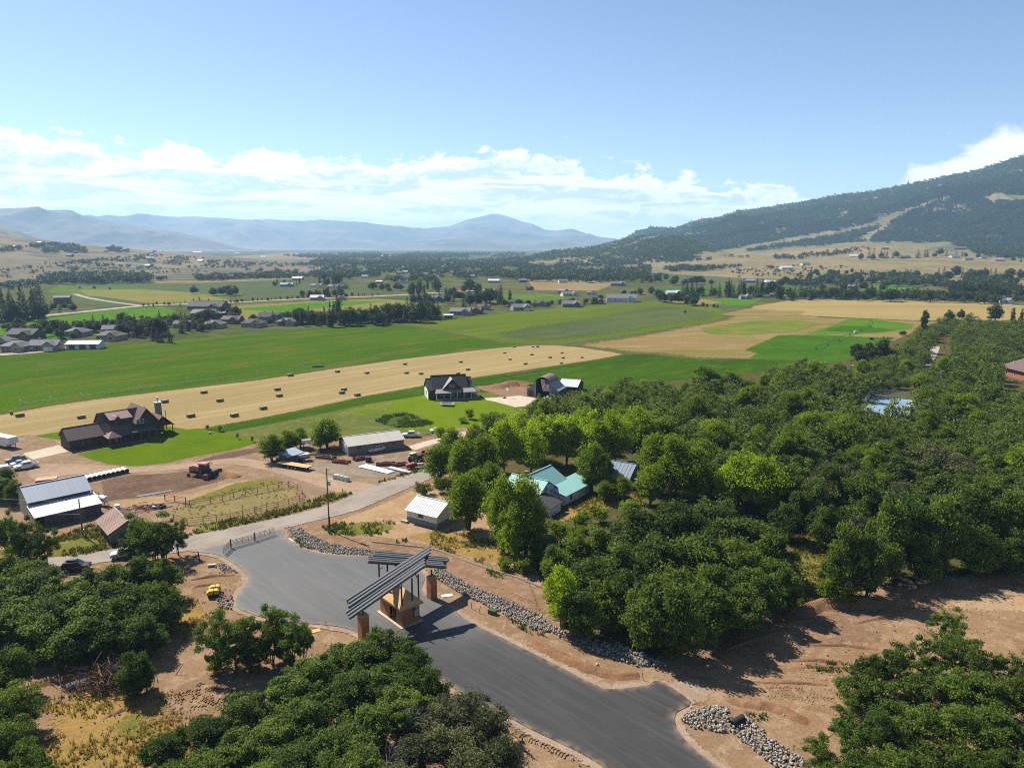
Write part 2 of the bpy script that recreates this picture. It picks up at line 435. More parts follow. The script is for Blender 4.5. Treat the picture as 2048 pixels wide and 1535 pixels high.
M['far_yellow'] = gmat("far_yellow_field", (.155, .135, .038), (.125, .13, .03), (.18, .14, .055), 60, 18, 3, .3, 0, soft=True)
M['tallgrass'] = gmat("tall_dull_grass", (.095, .105, .028), (.075, .095, .02), (.14, .125, .045), 12, 4, .5, .5, .6, .3, soft=True)
M['lawn'] = gmat("lawn_grass", (.082, .132, .005), (.10, .138, .007), (.12, .135, .013), 11, 3.2, .4, .35, .4, .1, soft=True, c3amt=.45)
M['lawn_dark'] = gmat("watered_lawn", (.06, .105, .004), (.075, .116, .005), (.092, .115, .009), 10, 3, .4, .35, .4, .1, soft=True, c3amt=.45)
M['garden'] = gmat("garden_bed", (.032, .07, .012), (.05, .085, .018), (.09, .075, .035), 5, 1.4, .4, .5, .6, .3, soft=True)
M['yard'] = gmat("gravel_yard", (.20, .137, .086), (.165, .112, .07), (.235, .168, .11), 16, 3.5, .35, .4, .5, .1, soft=True, speck=(.5, (.27, .225, .18)))
M['yard_grey'] = gmat("grey_gravel", (.20, .158, .118), (.17, .132, .10), (.235, .195, .15), 11, 2.5, .3, .45, .5, .1, soft=True)
M['track'] = gmat("dirt_track_soil", (.27, .19, .125), (.23, .162, .108), (.30, .225, .16), 12, 2.5, .3, .3, .4, .08, soft=True)
M['mud'] = gmat("dark_wet_mud", (.095, .060, .042), (.125, .082, .055), (.15, .10, .068), 8, 1.8, .35, .5, .9, .2, soft=True)
M['soil'] = gmat("brown_soil", (.208, .134, .078), (.168, .106, .06), (.255, .175, .108), 14, 2.6, .35, .42, .8, .16, soft=False, speck=(.45, (.26, .2, .14)))
M['soil_soft'] = gmat("loose_brown_soil", (.22, .14, .08), (.175, .108, .06), (.265, .18, .108), 9, 2.0, .3, .42, .9, .16, soft=True, speck=(.4, (.27, .2, .14)))
M['redsoil'] = gmat("reddish_bank_soil", (.195, .12, .073), (.158, .096, .057), (.23, .152, .095), 8, 1.7, .3, .42, .9, .16, soft=True, speck=(.35, (.25, .18, .13)))
M['sand'] = gmat("pale_sandy_soil", (.28, .19, .11), (.24, .155, .085), (.31, .22, .14), 9, 2.0, .3, .35, .6, .1, soft=True)
M['drygrass'] = gmat("dry_golden_grass", (.24, .15, .048), (.20, .13, .045), (.17, .125, .03), 8, 1.8, .3, .5, .7, .15, soft=True)
M['corral'] = gmat("trampled_grass", (.185, .14, .06), (.15, .125, .05), (.21, .155, .085), 8, 2.2, .4, .45, .5, .12, soft=True)
M['weedy'] = gmat("weedy_grass", (.11, .115, .026), (.15, .125, .035), (.075, .10, .016), 6, 1.4, .3, .55, .8, .2, soft=True)
M['woodfloor'] = gmat("wood_floor", (.075, .062, .025), (.05, .055, .017), (.11, .085, .038), 13, 3.0, .4, .5, .6, .2, soft=True)
M['concrete'] = gmat("concrete_slab", (.40, .335, .265), (.36, .30, .235), (.43, .37, .30), 9, 2, .3, .15, .1, .03)
M['shoulder'] = gmat("gravel_shoulder", (.255, .185, .132), (.225, .16, .112), (.29, .225, .17), 7, 1.2, .22, .4, .5, .06, soft=True)

def road_mat(name, c1, c2, c3, ang, rough=.85, streak=.5, soft=False, cracks=None, dust=None):
    t = NT(name); p = t.pos(); v = t.mapv(t.mapv(p, rot=(0, 0, -ang)), (.045, .9, 1))
    ns = t.noise(v, 1.0, 5, .6, .6); nb = t.noise(p, .12, 5, .6); nf = t.noise(p, 6, 3, .7)
    c = t.mix(t.sstep(nb, .35, .65), tuple(c1), tuple(c2))
    c = t.mix(t.math('MULTIPLY', t.sstep(ns, .42, .72), streak), c, tuple(c3))
    c = t.mix(.22, c, t.ramp(nf, [(.3, (.45, .45, .45)), (.7, (1.2, 1.2, 1.2))]), 'MULTIPLY')
    if cracks:
        w = t.noise(t.mapv(t.mapv(p, rot=(0, 0, -ang)), (.06, .5, 1)), 1.0, 6, .7, 1.2)
        k = t.math('MULTIPLY', t.sstep(t.math('ABSOLUTE', t.math('SUBTRACT', w, .5)), .022, .004), t.sstep(nb, .42, .62))
        c = t.mix(t.math('MULTIPLY', k, .8), c, tuple(cracks))
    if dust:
        q = t.n('SeparateXYZ'); t.put(q.inputs[0], p); apron_sheen = t.sstep(t.math('ADD', q.outputs[1], t.math('MULTIPLY', t.math('SUBTRACT', t.noise(p, .09, 4, .6), .5), 14)), 92, 112); c = t.mix(apron_sheen, t.mix(.42, c, (.02, .02, .021)), t.mix(.30, c, (.17, .165, .16)))  # apron sheen put into the colour: lighter beyond the gate, darker nearer
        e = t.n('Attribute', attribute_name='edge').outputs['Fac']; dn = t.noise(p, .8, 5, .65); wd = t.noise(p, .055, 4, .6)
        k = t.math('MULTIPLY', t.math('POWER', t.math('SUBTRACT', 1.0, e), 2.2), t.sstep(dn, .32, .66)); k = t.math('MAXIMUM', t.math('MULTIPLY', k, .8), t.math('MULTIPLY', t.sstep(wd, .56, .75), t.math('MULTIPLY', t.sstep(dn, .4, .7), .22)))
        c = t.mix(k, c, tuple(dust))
    sh = t.bsdf(c, rough, 0, .14, t.bump(nf, .25, .01))
    if soft:
        e = t.n('Attribute', attribute_name='edge').outputs['Fac']; n2 = t.noise(p, .9, 4, .65)
        a = t.sstep(t.math('ADD', e, t.math('MULTIPLY', t.math('SUBTRACT', n2, .5), 1.5)), .36, .60)
        tr = t.n('BsdfTransparent'); mx = t.n('MixShader'); t.put(mx.inputs[0], a)
        t.t.links.new(tr.outputs[0], mx.inputs[1]); t.t.links.new(sh, mx.inputs[2]); sh = mx.outputs[0]
    return t.done(sh)
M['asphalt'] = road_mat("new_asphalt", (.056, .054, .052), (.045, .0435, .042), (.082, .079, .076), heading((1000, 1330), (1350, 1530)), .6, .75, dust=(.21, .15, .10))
M['oldroad'] = road_mat("weathered_road", (.235, .20, .165), (.205, .172, .14), (.27, .235, .20), heading((400, 1085), (860, 945)), .9, .5, True, (.10, .085, .07))
M['farroad'] = gmat("far_road", (.30, .265, .22), (.27, .235, .19), None, 20, 5, 1.5, .15, 0)

# base plane, with the drive, yards and fields laid over it
gv = MB().add([(-18500, -280, 0), (18500, -280, 0), (18500, 20000, 0), (-18500, 20000, 0)], [(0, 1, 2, 3)]).build("ground", M['valley'])
tag(gv, "dry grass of the valley floor", kind='structure')
# far fields
ff = [
 ("field", [(80, 585), (110, 568), (300, 566), (450, 562), (640, 568), (660, 575), (520, 590), (430, 597), (330, 600), (200, 596)], 'far_green', 8),
 ("field", [(115, 572), (300, 566), (470, 560), (600, 562), (640, 572), (610, 590), (470, 598), (440, 590), (280, 577)], 'far_dull', 6),
 ("field", [(150, 580), (280, 578), (400, 585), (470, 600), (400, 606), (300, 607), (180, 600)], 'far_yellow', 5),
 ("field", [(250, 560), (400, 561), (560, 555), (600, 558), (400, 566), (300, 566)], 'far_tan', 5),
 ("field", [(-60, 655), (60, 640), (240, 617), (330, 612), (360, 622), (330, 640), (180, 665), (60, 690), (-60, 700)], 'crop_bright', 3),
 ("field", [(440, 612), (620, 602), (760, 597), (840, 602), (820, 612), (640, 625), (500, 640), (420, 640), (420, 625)], 'far_yellow', 4),
 ("field", [(450, 618), (640, 603), (800, 600), (700, 612), (560, 625)], 'crop_bright', 6),
 ("field", [(120, 590), (200, 592), (300, 605), (200, 615), (130, 605)], 'far_dull', 4),
 ("field", [(640, 570), (740, 566), (830, 575), (800, 586), (660, 584)], 'far_dull', 5),
 ("field", [(930, 590), (1010, 586), (1100, 587), (1160, 594), (1100, 602), (980, 604)], 'far_green', 4),
 ("field", [(1050, 558), (1180, 560), (1240, 566), (1200, 582), (1060, 580)], 'far_tan', 6),
 ("field", [(1280, 548), (1420, 540), (1560, 545), (1550, 560), (1350, 565), (1250, 558)], 'far_dull', 6),
 ("field", [(1300, 575), (1480, 570), (1620, 568), (1640, 577), (1460, 586), (1300, 588)], 'far_dull', 4),
 ("field", [(1290, 578), (1430, 574), (1600, 575), (1640, 582), (1400, 590)], 'crop_dark', 4),
 ("field", [(1360, 530), (1500, 520), (1660, 528), (1640, 545), (1480, 542), (1380, 545)], 'far_tan', 8),
 ("field", [(1610, 530), (1700, 519), (1880, 518), (1960, 527), (1880, 545), (1740, 548), (1620, 541)], 'far_green', 6),
 ("field", [(1820, 526), (1990, 520), (2100, 526), (2060, 536), (1900, 534)], 'far_tan', 6),
 ("field", [(1800, 535), (1930, 533), (1980, 540), (1900, 548), (1790, 548)], 'crop_dark', 5),
 ("field", [(1980, 548), (2120, 542), (2120, 562), (2000, 560)], 'crop_dark', 4),
 ("field", [(1700, 573), (1800, 570), (1850, 573), (1800, 580), (1720, 581)], 'crop_bright', 3),
 ("field", [(1400, 598), (1480, 594), (1530, 597), (1500, 612), (1440, 610)], 'crop_bright', 2.5),
 ("field", [(580, 505), (700, 508), (640, 520), (420, 515)], 'far_tan', 12),
 ("field", [(680, 535), (830, 538), (800, 548), (640, 545)], 'far_tan', 8),
 ("field", [(0, 545), (120, 540), (250, 548), (150, 556), (0, 560)], 'far_tan', 8),
 ("field", [(1330, 596), (1400, 596), (1450, 605), (1400, 612), (1330, 604)], 'pasture', 3),
 ("field", [(540, 535), (700, 528), (900, 536), (860, 546), (640, 548)], 'far_dull', 8),
]
LBL = {'far_green': 'far green hay field', 'far_dull': 'far dull green field', 'far_yellow': 'far yellowing field', 'far_tan': 'far dry tan field', 'crop_bright': 'bright green field', 'crop_dark': 'dark green crop field', 'pasture': 'dry pasture field'}
for nm, px, mk, sf in ff: sheet(nm, px, M[mk], soft=sf * 1.6, smooth=False, label=LBL[mk] + ' down in the valley')
# the big fields (clear of the far ones, so the count starts again half a step off)
LAYER[0] = .5
sheet("field", [(-90, 845), (0, 828), (100, 810), (200, 796), (300, 784), (400, 772), (500, 761), (600, 746), (700, 731), (800, 717), (930, 702), (1000, 694), (1066, 689), (1014, 685), (960, 677), (900, 667), (850, 656), (800, 648), (740, 649), (600, 657), (480, 668), (400, 675), (300, 684), (200, 692), (100, 703), (0, 713), (-90, 724)], M['alfalfa'], soft=2.2, label="long dark green alfalfa field")
sheet("field", [(800, 647.5), (900, 637), (1000, 626), (1100, 617), (1200, 608), (1290, 601), (1340, 602), (1400, 606), (1442, 616), (1466, 628), (1440, 640), (1385, 650), (1320, 661), (1230, 675), (1140, 687), (1066, 689), (1014, 685), (960, 677), (900, 667), (850, 656)], M['meadow'], soft=5, label="light green rising meadow")
sheet("field", [(930, 668), (1030, 652), (1150, 634), (1290, 612), (1390, 612), (1450, 624), (1440, 640), (1380, 651), (1300, 664), (1200, 678), (1080, 688), (1000, 680)], M['meadow_dull'], soft=34, label="greyer part of the light green meadow")
sheet("field", [(1490, 622), (1500, 612), (1580, 599), (1700, 597), (1800, 599), (1900, 601), (1990, 607), (2120, 620), (2120, 640), (1990, 641), (1830, 641), (1700, 636), (1620, 632), (1540, 626)], M['wheat'], soft=7, label="golden ripe grain field")
sheet("field", [(1060, 690), (1140, 687), (1230, 675), (1320, 660), (1430, 640), (1460, 628), (1500, 616), (1560, 624), (1660, 634), (1860, 641), (1990, 641), (1990, 660), (1880, 690), (1800, 735), (1720, 740), (1480, 720), (1390, 719), (1320, 710), (1250, 707), (1200, 699), (1130, 692)], M['pasture'], soft=16, label="dry tan pasture in the hollow")
sheet("field", [(1390, 655), (1500, 640), (1600, 640), (1660, 648), (1600, 664), (1500, 672), (1400, 668)], M['yellowgreen'], soft=10, label="yellow green grass in the hollow")
sheet("field", [(1430, 628), (1490, 616), (1620, 622), (1600, 632), (1500, 637)], M['pasture'], soft=8, label="tan stubble beside the golden field")
sheet("field", [(1590, 668), (1640, 655), (1690, 637), (1740, 637), (1840, 648), (1836, 658), (1780, 666), (1700, 671)], M['crop_bright'], soft=9, label="bright green crop corner")
sheet("field", [(1650, 664), (1640, 656), (1680, 651), (1740, 652), (1800, 660), (1760, 666)], M['crop_dark'], soft=7, label="dark strip in the bright green crop")
sheet("field", [(1550, 669), (1640, 668), (1740, 673), (1810, 672), (1770, 690), (1720, 716), (1700, 745), (1600, 760), (1480, 760), (1400, 745), (1490, 716), (1502, 706), (1480, 699)], M['crop_dark'], soft=6, label="dark green crop field beside the oak wood")
sheet("field", [(1000, 752), (1110, 732), (1200, 718), (1250, 708.5), (1300, 707), (1345, 713), (1400, 718), (1490, 717), (1600, 720), (1660, 750), (1500, 790), (1300, 800), (1100, 800), (960, 790), (930, 765)], M['alfalfa_near'], soft=1.8, label="dark green field behind the flag barn")
sheet("field", [(-120, 900), (-120, 848), (0, 829), (100, 811), (200, 797), (300, 785), (400, 773), (500, 762), (600, 747), (700, 732), (800, 718), (930, 703), (1000, 695), (1066, 690), (1110, 690), (1160, 694), (1200, 700), (1250, 708), (1200, 718), (1100, 733), (1000, 748), (940, 757), (845, 772), (740, 791), (600, 821), (520, 837), (440, 851), (380, 862), (280, 880), (100, 900)], M['stubble'], soft=1.8, label="mown golden hay field dotted with bales")
sheet("field", [(370, 864), (440, 851), (520, 837), (600, 821), (740, 791), (845, 772), (940, 757), (1010, 746), (1100, 790), (845, 792), (740, 806), (640, 828), (540, 850), (460, 866), (400, 872)], M['alfalfa_near'], soft=1.8, label="dark green strip beside the hay field")
# ground around the farmsteads
sheet("grass", [(380, 870), (460, 860), (540, 846), (640, 826), (740, 805), (845, 790), (1060, 780), (1090, 820), (1000, 850), (940, 870), (880, 862), (830, 880), (700, 880), (620, 880), (520, 890), (440, 880)], M['tallgrass'], soft=2.5, label="tall dull grass")
sheet("lawn", [(690, 832), (735, 808), (845, 790), (960, 790), (1050, 803), (1010, 838), (930, 862), (860, 858), (800, 862), (812, 845), (850, 836), (800, 822)], M['lawn'], soft=1.6, label="bright lawn round the dark house")
sheet("grass", [(640, 833), (730, 808), (800, 800), (780, 822), (740, 832)], M['yellowgreen'], soft=3, label="yellow green tall grass")
sheet("garden", [(750, 843), (770, 832), (812, 826), (842, 838), (868, 846), (850, 853), (800, 856), (770, 852)], M['garden'], soft=.8, label="vegetable garden rows")
sheet("yard", [(938, 773), (1000, 767), (1075, 764), (1085, 800), (1040, 802), (990, 790)], M['redsoil'], soft=2, label="bare reddish dirt beside the flag barn")
sheet("pavement", [(958, 797), (1040, 791), (1075, 797), (1050, 812), (1030, 814), (990, 803)], M['concrete'], label="concrete drive before the flag barn")
sheet("soil_ground", [(-300, 905), (60, 896), (300, 880), (560, 885), (900, 870), (960, 930), (1000, 1000), (1090, 1090), (1300, 1180), (1700, 1140), (2400, 1080), (2600, 1900), (-700, 1900), (-600, 1100)], M['soil'], label="bare brown soil")
sheet("yard", [(-120, 905), (0, 876), (60, 868), (110, 876), (150, 905), (230, 930), (300, 928), (400, 914), (515, 892), (530, 878), (640, 880), (690, 905), (800, 905), (860, 868), (930, 850), (970, 870), (905, 915), (870, 945), (700, 985), (600, 1012), (380, 1050), (200, 1060), (-120, 1040)], M['yard'], soft=2.0, label="gravelly brown farmyard")
sheet("grass", [(60, 872), (120, 862), (300, 845), (380, 858), (330, 880), (150, 886)], M['lawn_dark'], soft=1.5, label="grass behind the brown house")
sheet("yard", [(520, 905), (600, 925), (690, 922), (800, 910), (860, 900), (850, 940), (760, 960), (650, 950), (560, 935)], M['yard_grey'], soft=3, label="grey gravel round the farm machinery")
sheet("mud", [(195, 962), (260, 948), (330, 945), (430, 936), (480, 950), (440, 965), (360, 985), (270, 998), (200, 1005)], M['mud'], soft=2, label="dark muddy ground round the windrower")
sheet("mud", [(380, 925), (440, 905), (520, 893), (530, 903), (470, 916), (400, 930)], M['mud'], soft=2, label="dark soil bank below the lawn")
sheet("sand", [(200, 1005), (300, 992), (380, 985), (470, 960), (520, 953), (480, 975), (380, 1002), (300, 1015), (215, 1020)], M['sand'], soft=2, label="pale sandy bank")
sheet("dirt_track", [(150, 925), (230, 930), (300, 931), (400, 922), (470, 914), (540, 922), (620, 938), (700, 958), (790, 975), (700, 992), (620, 970), (540, 945), (460, 930), (380, 938), (250, 948), (150, 950), (60, 960), (60, 930)], M['track'], soft=1.6, smooth=True, label="pale dirt track through the farmyard")
sheet("lawn", [(150, 907), (220, 894), (300, 880), (330, 862), (400, 856), (460, 868), (524, 884), (470, 899), (400, 911), (330, 927), (270, 933), (215, 929), (178, 918)], M['lawn_dark'], soft=.7, label="bright mown lawn of the brown house")
sheet("pavement", [(45, 907), (118, 890), (136, 903), (66, 919)], M['concrete'], label="concrete drive beside the garage")
sheet("pavement", [(815, 893), (845, 884), (930, 862), (940, 870), (880, 884), (830, 900)], M['concrete'], label="concrete strip beside the long barn")
sheet("corral_ground", [(335, 1022), (375, 1003), (480, 975), (560, 960), (602, 973), (606, 1006), (500, 1032), (400, 1058), (340, 1050)], M['corral'], soft=2, label="dry trampled grass in the corral")
sheet("grass", [(365, 1003), (470, 965), (540, 955), (600, 968), (560, 968), (480, 985), (390, 1010)], M['weedy'], soft=1.5, label="weeds along the corral fence")
sheet("soil_ground", [(660, 1042), (760, 1005), (870, 955), (960, 980), (1010, 1040), (1060, 1090), (1120, 1200), (1000, 1160), (880, 1100), (760, 1080), (660, 1066)], M['sand'], soft=2.5, label="pale trodden ground round the white shed")
sheet("grass", [(640, 1052), (720, 1040), (790, 1042), (800, 1060), (740, 1075), (660, 1070)], M['weedy'], soft=2.5, label="weeds between pole and white shed")
sheet("grass", [(790, 1075), (860, 1058), (960, 1060), (1020, 1100), (1030, 1135), (960, 1128), (860, 1092)], M['drygrass'], soft=2.5, label="golden dry grass below the bright tree")
sheet("wood_floor", [(880, 960), (1000, 860), (1040, 815), (1120, 790), (1250, 770), (1500, 745), (1690, 720), (1760, 690), (1880, 640), (2400, 640), (2500, 1140), (2060, 1150), (1900, 1160), (1720, 1190), (1640, 1205), (1480, 1250), (1300, 1330), (1180, 1290), (1090, 1240), (1060, 1130), (980, 1050)], M['woodfloor'], soft=3, label="dry floor of the oak wood")
sheet("grass", [(1570, 1140), (1610, 1040), (1680, 1050), (1660, 1130), (1640, 1205), (1600, 1200)], M['weedy'], soft=2.5, label="yellow green grassy gap in the oaks")
sheet("grass", [(1130, 1010), (1160, 1000), (1300, 960), (1330, 985), (1200, 1030), (1080, 1060)], M['drygrass'], soft=2.5, label="dry grass beside the farmhouse")
# left clearing
sheet("grass", [(60, 1420), (140, 1375), (260, 1370), (360, 1385), (410, 1470), (440, 1560), (300, 1620), (60, 1620)], M['drygrass'], soft=5, label="dry yellow grass in the cleared ground")
sheet("grass", [(200, 1420), (290, 1400), (360, 1440), (300, 1500), (210, 1490)], M['weedy'], soft=4, label="green weeds in the cleared ground")
sheet("soil_ground", [(250, 1500), (300, 1440), (400, 1380), (440, 1390), (400, 1500), (380, 1600), (280, 1600)], M['sand'], soft=5, label="pale dusty track")
sheet("grass", [(300, 1240), (350, 1190), (410, 1200), (430, 1235), (380, 1290)], M['drygrass'], soft=2.5, label="dry grass beside the big oak thicket")
sheet("grass", [(40, 1118), (100, 1080), (180, 1050), (230, 1060), (232, 1096), (160, 1112)], M['weedy'], soft=1.5, label="golden weeds below the grey barn")
sheet("grass", [(-60, 1130), (60, 1085), (130, 1085), (110, 1112), (-20, 1140)], M['drygrass'], soft=2, label="dry grass below the grey barn")
# right clearing
sheet("soil_ground", [(1300, 1372), (1380, 1320), (1480, 1262), (1600, 1222), (1700, 1205), (1850, 1210), (2060, 1170), (2400, 1150), (2400, 1330), (1950, 1390), (1700, 1480), (1560, 1530), (1400, 1425)], M['soil_soft'], soft=3, label="graded bare soil of the right clearing")
sheet("soil_ground", [(1620, 1215), (1720, 1200), (1790, 1215), (1780, 1290), (1640, 1300), (1560, 1280)], M['redsoil'], soft=3, label="heaped reddish soil")
sheet("grass", [(1560, 1345), (1680, 1322), (1760, 1330), (1700, 1345), (1600, 1362)], M['weedy'], soft=3, label="sparse green weeds on the soil")
sheet("soil_ground", [(1820, 1195), (2080, 1160), (2200, 1180), (2150, 1240), (1900, 1230)], M['sand'], soft=4, label="pale driven soil by the rock pile")
# the bank above the drive
sheet("soil_bank", [(610, 1082), (660, 1068), (760, 1078), (860, 1095), (1000, 1130), (1062, 1160), (1100, 1250), (1060, 1235), (980, 1200), (900, 1155), (860, 1128), (780, 1105), (660, 1100)], M['redsoil'], soft=1.2, label="reddish raked soil bank above the drive")
# roads
ROAD_UP = [(-150, 1150), (119, 1112), (221, 1098), (388, 1069), (500, 1047), (560, 1034), (640, 1014), (703, 990), (764, 964), (861, 934), (905, 917), (960, 880)]
ROAD_DN = [(985, 905), (930, 935), (900, 946), (864, 958), (827, 974), (790, 990), (720, 1020), (658, 1037), (566, 1059), (480, 1080), (400, 1100), (361, 1106), (224, 1124), (100, 1145), (-150, 1190)]
sheet("grass", [(375, 1072), (390, 1056), (480, 1034), (600, 1010), (650, 990), (690, 979), (704, 988), (640, 1012), (560, 1033), (450, 1058), (385, 1071)], M['weedy'], soft=1.0, label="weedy verge along the road")
sheet("grass", [(750, 966), (800, 950), (860, 930), (868, 936), (800, 957), (764, 968)], M['drygrass'], soft=.8, label="dry verge along the machinery yard")
sheet("road", ROAD_UP + ROAD_DN, M['oldroad'], soft=.9, smooth=True, label="old weathered road")
ASPH = [(386, 1104), (397, 1105.5), (420, 1107.5), (442, 1113), (466, 1127), (485, 1141), (495, 1155), (493, 1170), (478, 1187), (472, 1203), (478, 1218), (510, 1231), (556, 1243), (640, 1250), (690, 1257), (722, 1270), (780, 1300), (860, 1348), (940, 1398), (1004, 1429), (1060, 1459), (1150, 1502), (1210, 1537), (1300, 1600), (1550, 1600), (1440, 1537), (1395, 1505), (1365, 1475), (1350, 1448), (1353, 1426), (1381, 1405), (1320, 1364), (1290, 1373), (1225, 1379), (1195, 1373), (1100, 1325), (1000, 1275), (940, 1245), (905, 1219), (870, 1199), (852, 1191), (843, 1178), (849, 1160), (845, 1146), (828, 1131), (800, 1120), (745, 1112.5), (700, 1112), (650, 1109), (612, 1099), (582, 1085), (568, 1073), (566, 1059), (510, 1074), (455, 1087), (420, 1096)]
def offset_px(px, d):
    w = [tuple(G(*p).xy) for p in px]
    if area(w) < 0: w = w[::-1]
    out = []
    for i in range(len(w)):
        a = Vector(w[i - 1]); b = Vector(w[(i + 1) % len(w)]); t = (b - a).normalized(); out.append((w[i][0] + t.y * d, w[i][1] - t.x * d))
    return out
sheet("road_shoulder", offset_px(ASPH, 1.5), M['shoulder'], soft=1.0, world=True, label="pale gravel shoulder along the new drive")
sheet("road_shoulder", [(1290, 1374), (1322, 1362), (1395, 1345), (1440, 1385), (1420, 1410), (1383, 1412)], M['shoulder'], soft=1.6, label="gravel apron of the side turning")
ASPH_W = smooth_poly([tuple(G(*p).xy) for p in ASPH], k=3)
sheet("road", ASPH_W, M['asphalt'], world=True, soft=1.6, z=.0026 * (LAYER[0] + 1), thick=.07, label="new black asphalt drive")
ROADZ = .0026 * LAYER[0] + .07
# far roads
def ribbon(name, line, w, mat, label):
    pts = smooth_poly([tuple(G(*p).xy) for p in line], False, 5); L = []; R_ = []
    for i, p in enumerate(pts):
        a = Vector(pts[max(0, i - 1)]); b = Vector(pts[min(len(pts) - 1, i + 1)]); t = (b - a).normalized()
        L.append((p[0] - t.y * w / 2, p[1] + t.x * w / 2)); R_.append((p[0] + t.y * w / 2, p[1] - t.x * w / 2))
    return sheet(name, L + R_[::-1], mat, world=True, label=label, step=30)
ribbon("road", [(-60, 645), (60, 634), (180, 622), (280, 612), (340, 609), (420, 607), (520, 602), (640, 596), (760, 592), (880, 585), (1000, 578)], 12, M['farroad'], "pale county road across the valley")
ribbon("road", [(280, 611), (240, 606), (200, 600), (170, 594), (150, 588)], 6, M['farroad'], "pale field lane")
ribbon("road", [(-40, 712), (60, 705), (110, 699), (150, 694)], 9, M['farroad'], "pale street at the end houses")
sheet("road", [(1836, 709), (1850, 700), (1866, 691), (1880, 693), (1876, 706), (1868, 722), (1862, 733), (1851, 732), (1850, 718)], M['farroad'], label="pale lane through the oak wood")
ribbon("road", [(2120, 618), (2040, 612), (1980, 607), (1930, 604)], 8, M['farroad'], "pale road by the white garage")
ribbon("path", [(330, 847), (368, 851), (400, 857), (440, 868), (500, 880)], 2.0, M['sand'], "pale path behind the lawn")

# water
def water_mat():
    t = NT("lake_water"); n = t.noise(t.mapv(t.pos(), (.02, .08, 1)), 1.0, 4, .6)
    return t.done(t.bsdf((.09, .12, .15), .22, 0, .6, t.bump(n, .2, .5)))
sheet("water", [(903, 522.0), (950, 521.2), (1012, 520.9), (1016, 523), (985, 525.2), (930, 526.2), (900, 525.5)], water_mat(), label="distant lake")
sheet("water", [(275, 991), (300, 987), (343, 980), (347, 982), (310, 989), (272, 995)], paint("puddle_film", (.13, .11, .095), .35, 0, .35), label="shallow puddle in the yard")

# ------------------------------------------------------------------ hills
def interp(stops, x): return np.interp(x, [s[0] for s in stops], [s[1] for s in stops])
LAND = {}
def land_mat(name, fine, bump):
    t = NT(name); c = t.n('Attribute', attribute_name='cov').outputs['Color']; p = t.pos()
    nf = t.noise(p, 1 / fine, 6, .65); c = t.mix(.5, c, t.ramp(nf, [(.3, (.45, .5, .45)), (.62, (1.15, 1.1, 1.05))]), 'MULTIPLY')
    return t.done(t.bsdf(c, .95, 0, .05, t.bump(nf, bump, fine * .3)))
def hill(name, label, px0, px1, npx, sil, prof, r0, nr, noise_amp, cover, mat, seed, nscale, rb=None, powr=1.0):
    """terrain: sil = skyline (px, py); prof = distances (px, ridge distance); rises from r0(px)"""
    pxs = np.linspace(px0, px1, npx); py = interp(sil, pxs); Rr = interp(prof, pxs); R0 = interp(r0, pxs)
    dx = (pxs - 1024) / FPX; dy = (py - 767.5) / FPX; ry = CP - dy * SP; rz = -SP - dy * CP; hl = np.hypot(dx, ry)
    ux = dx / hl; uy = ry / hl; zr = CAMH + Rr * rz / hl
    s = np.concatenate([np.linspace(0, 1, nr) ** powr, 1 + np.linspace(.04, .45, 8)])
    S = s[:, None]; R = R0 + (Rr - R0) * S; X = ux * R; Y = uy * R
    if rb is not None:                       # a gentle bench first, then the steep face
        sb, fb = rb; t = np.clip((S - sb) / (1 - sb), 0, 1)
        zb = np.minimum(zr, interp(fb, pxs)); Z = zb * np.clip(S / sb, 0, 1) ** 1.15 + (zr - zb) * (t ** .92)
    else:
        t = np.clip(S, 0, 1); Z = zr * (t * t * (3 - 2 * t)) ** .85
    Z = np.where(S > 1, zr * (1 - ((S - 1) / .45) ** 1.4 * .9), Z)
    if px0 < 0: fade = ss(pxs, px0, px0 + 450); zr = zr * fade; Z = Z * fade
    if px1 > 2048: fade = ss(-pxs, -px1, -px1 + 350); zr = zr * fade; Z = Z * fade
    mk = np.clip(S * 3, 0, 1) * np.clip((1 - S) * 2.2, 0, 1) ** 1.3 if rb is None else np.clip((S - rb[0]) * 5, 0, 1) * np.clip((1 - S) * 2.2, 0, 1) ** 1.3
    N = ridged(X / nscale, Y / nscale, seed, 5) - .45
    Z = Z + N * noise_amp * mk * np.clip(zr / 150, .15, 1.4)
    Z = Z + fbm(X / (nscale * .12), Y / (nscale * .12), seed + 3, 3) * noise_amp * .03 * np.clip(S * 2, 0, 1) * np.clip((1.02 - S) * 6, .12, 1) - .35 * (S < .02)
    nrow = len(s); V = np.stack([np.broadcast_to(X, Z.shape), np.broadcast_to(Y, Z.shape), Z], -1)
    # where each vertex shows in the photo, used only to look up the land cover that grows there
    d = V[..., 1] * CP + (CAMH - V[..., 2]) * SP; u = V[..., 1] * SP - (CAMH - V[..., 2]) * CP
    PX = 1024 + FPX * V[..., 0] / d; PY = 767.5 - FPX * u / d
    C = cover(V, PX, PY, np.broadcast_to(S, Z.shape), N)
    i = np.arange((nrow - 1) * npx).reshape(nrow - 1, npx)[:, :-1]
    Q = np.stack([i, i + 1, i + npx + 1, i + npx], -1).reshape(-1, 4)
    me = np_mesh(name, V.reshape(-1, 3), quads=Q, smooth=True)
    ca = me.attributes.new('cov', 'FLOAT_COLOR', 'POINT'); ca.data.foreach_set('color', np.concatenate([C.reshape(-1, 3), np.ones((C.size // 3, 1))], 1).astype(np.float32).ravel())
    o = link_mesh(name, me, mat); tag(o, label, None, None, 'structure')
    LAND[name + str(seed)] = (V, PX, PY, np.broadcast_to(S, Z.shape)); return o
def lerp(a, b, f): return np.asarray(a) * (1 - f[..., None]) + np.asarray(b) * f[..., None]
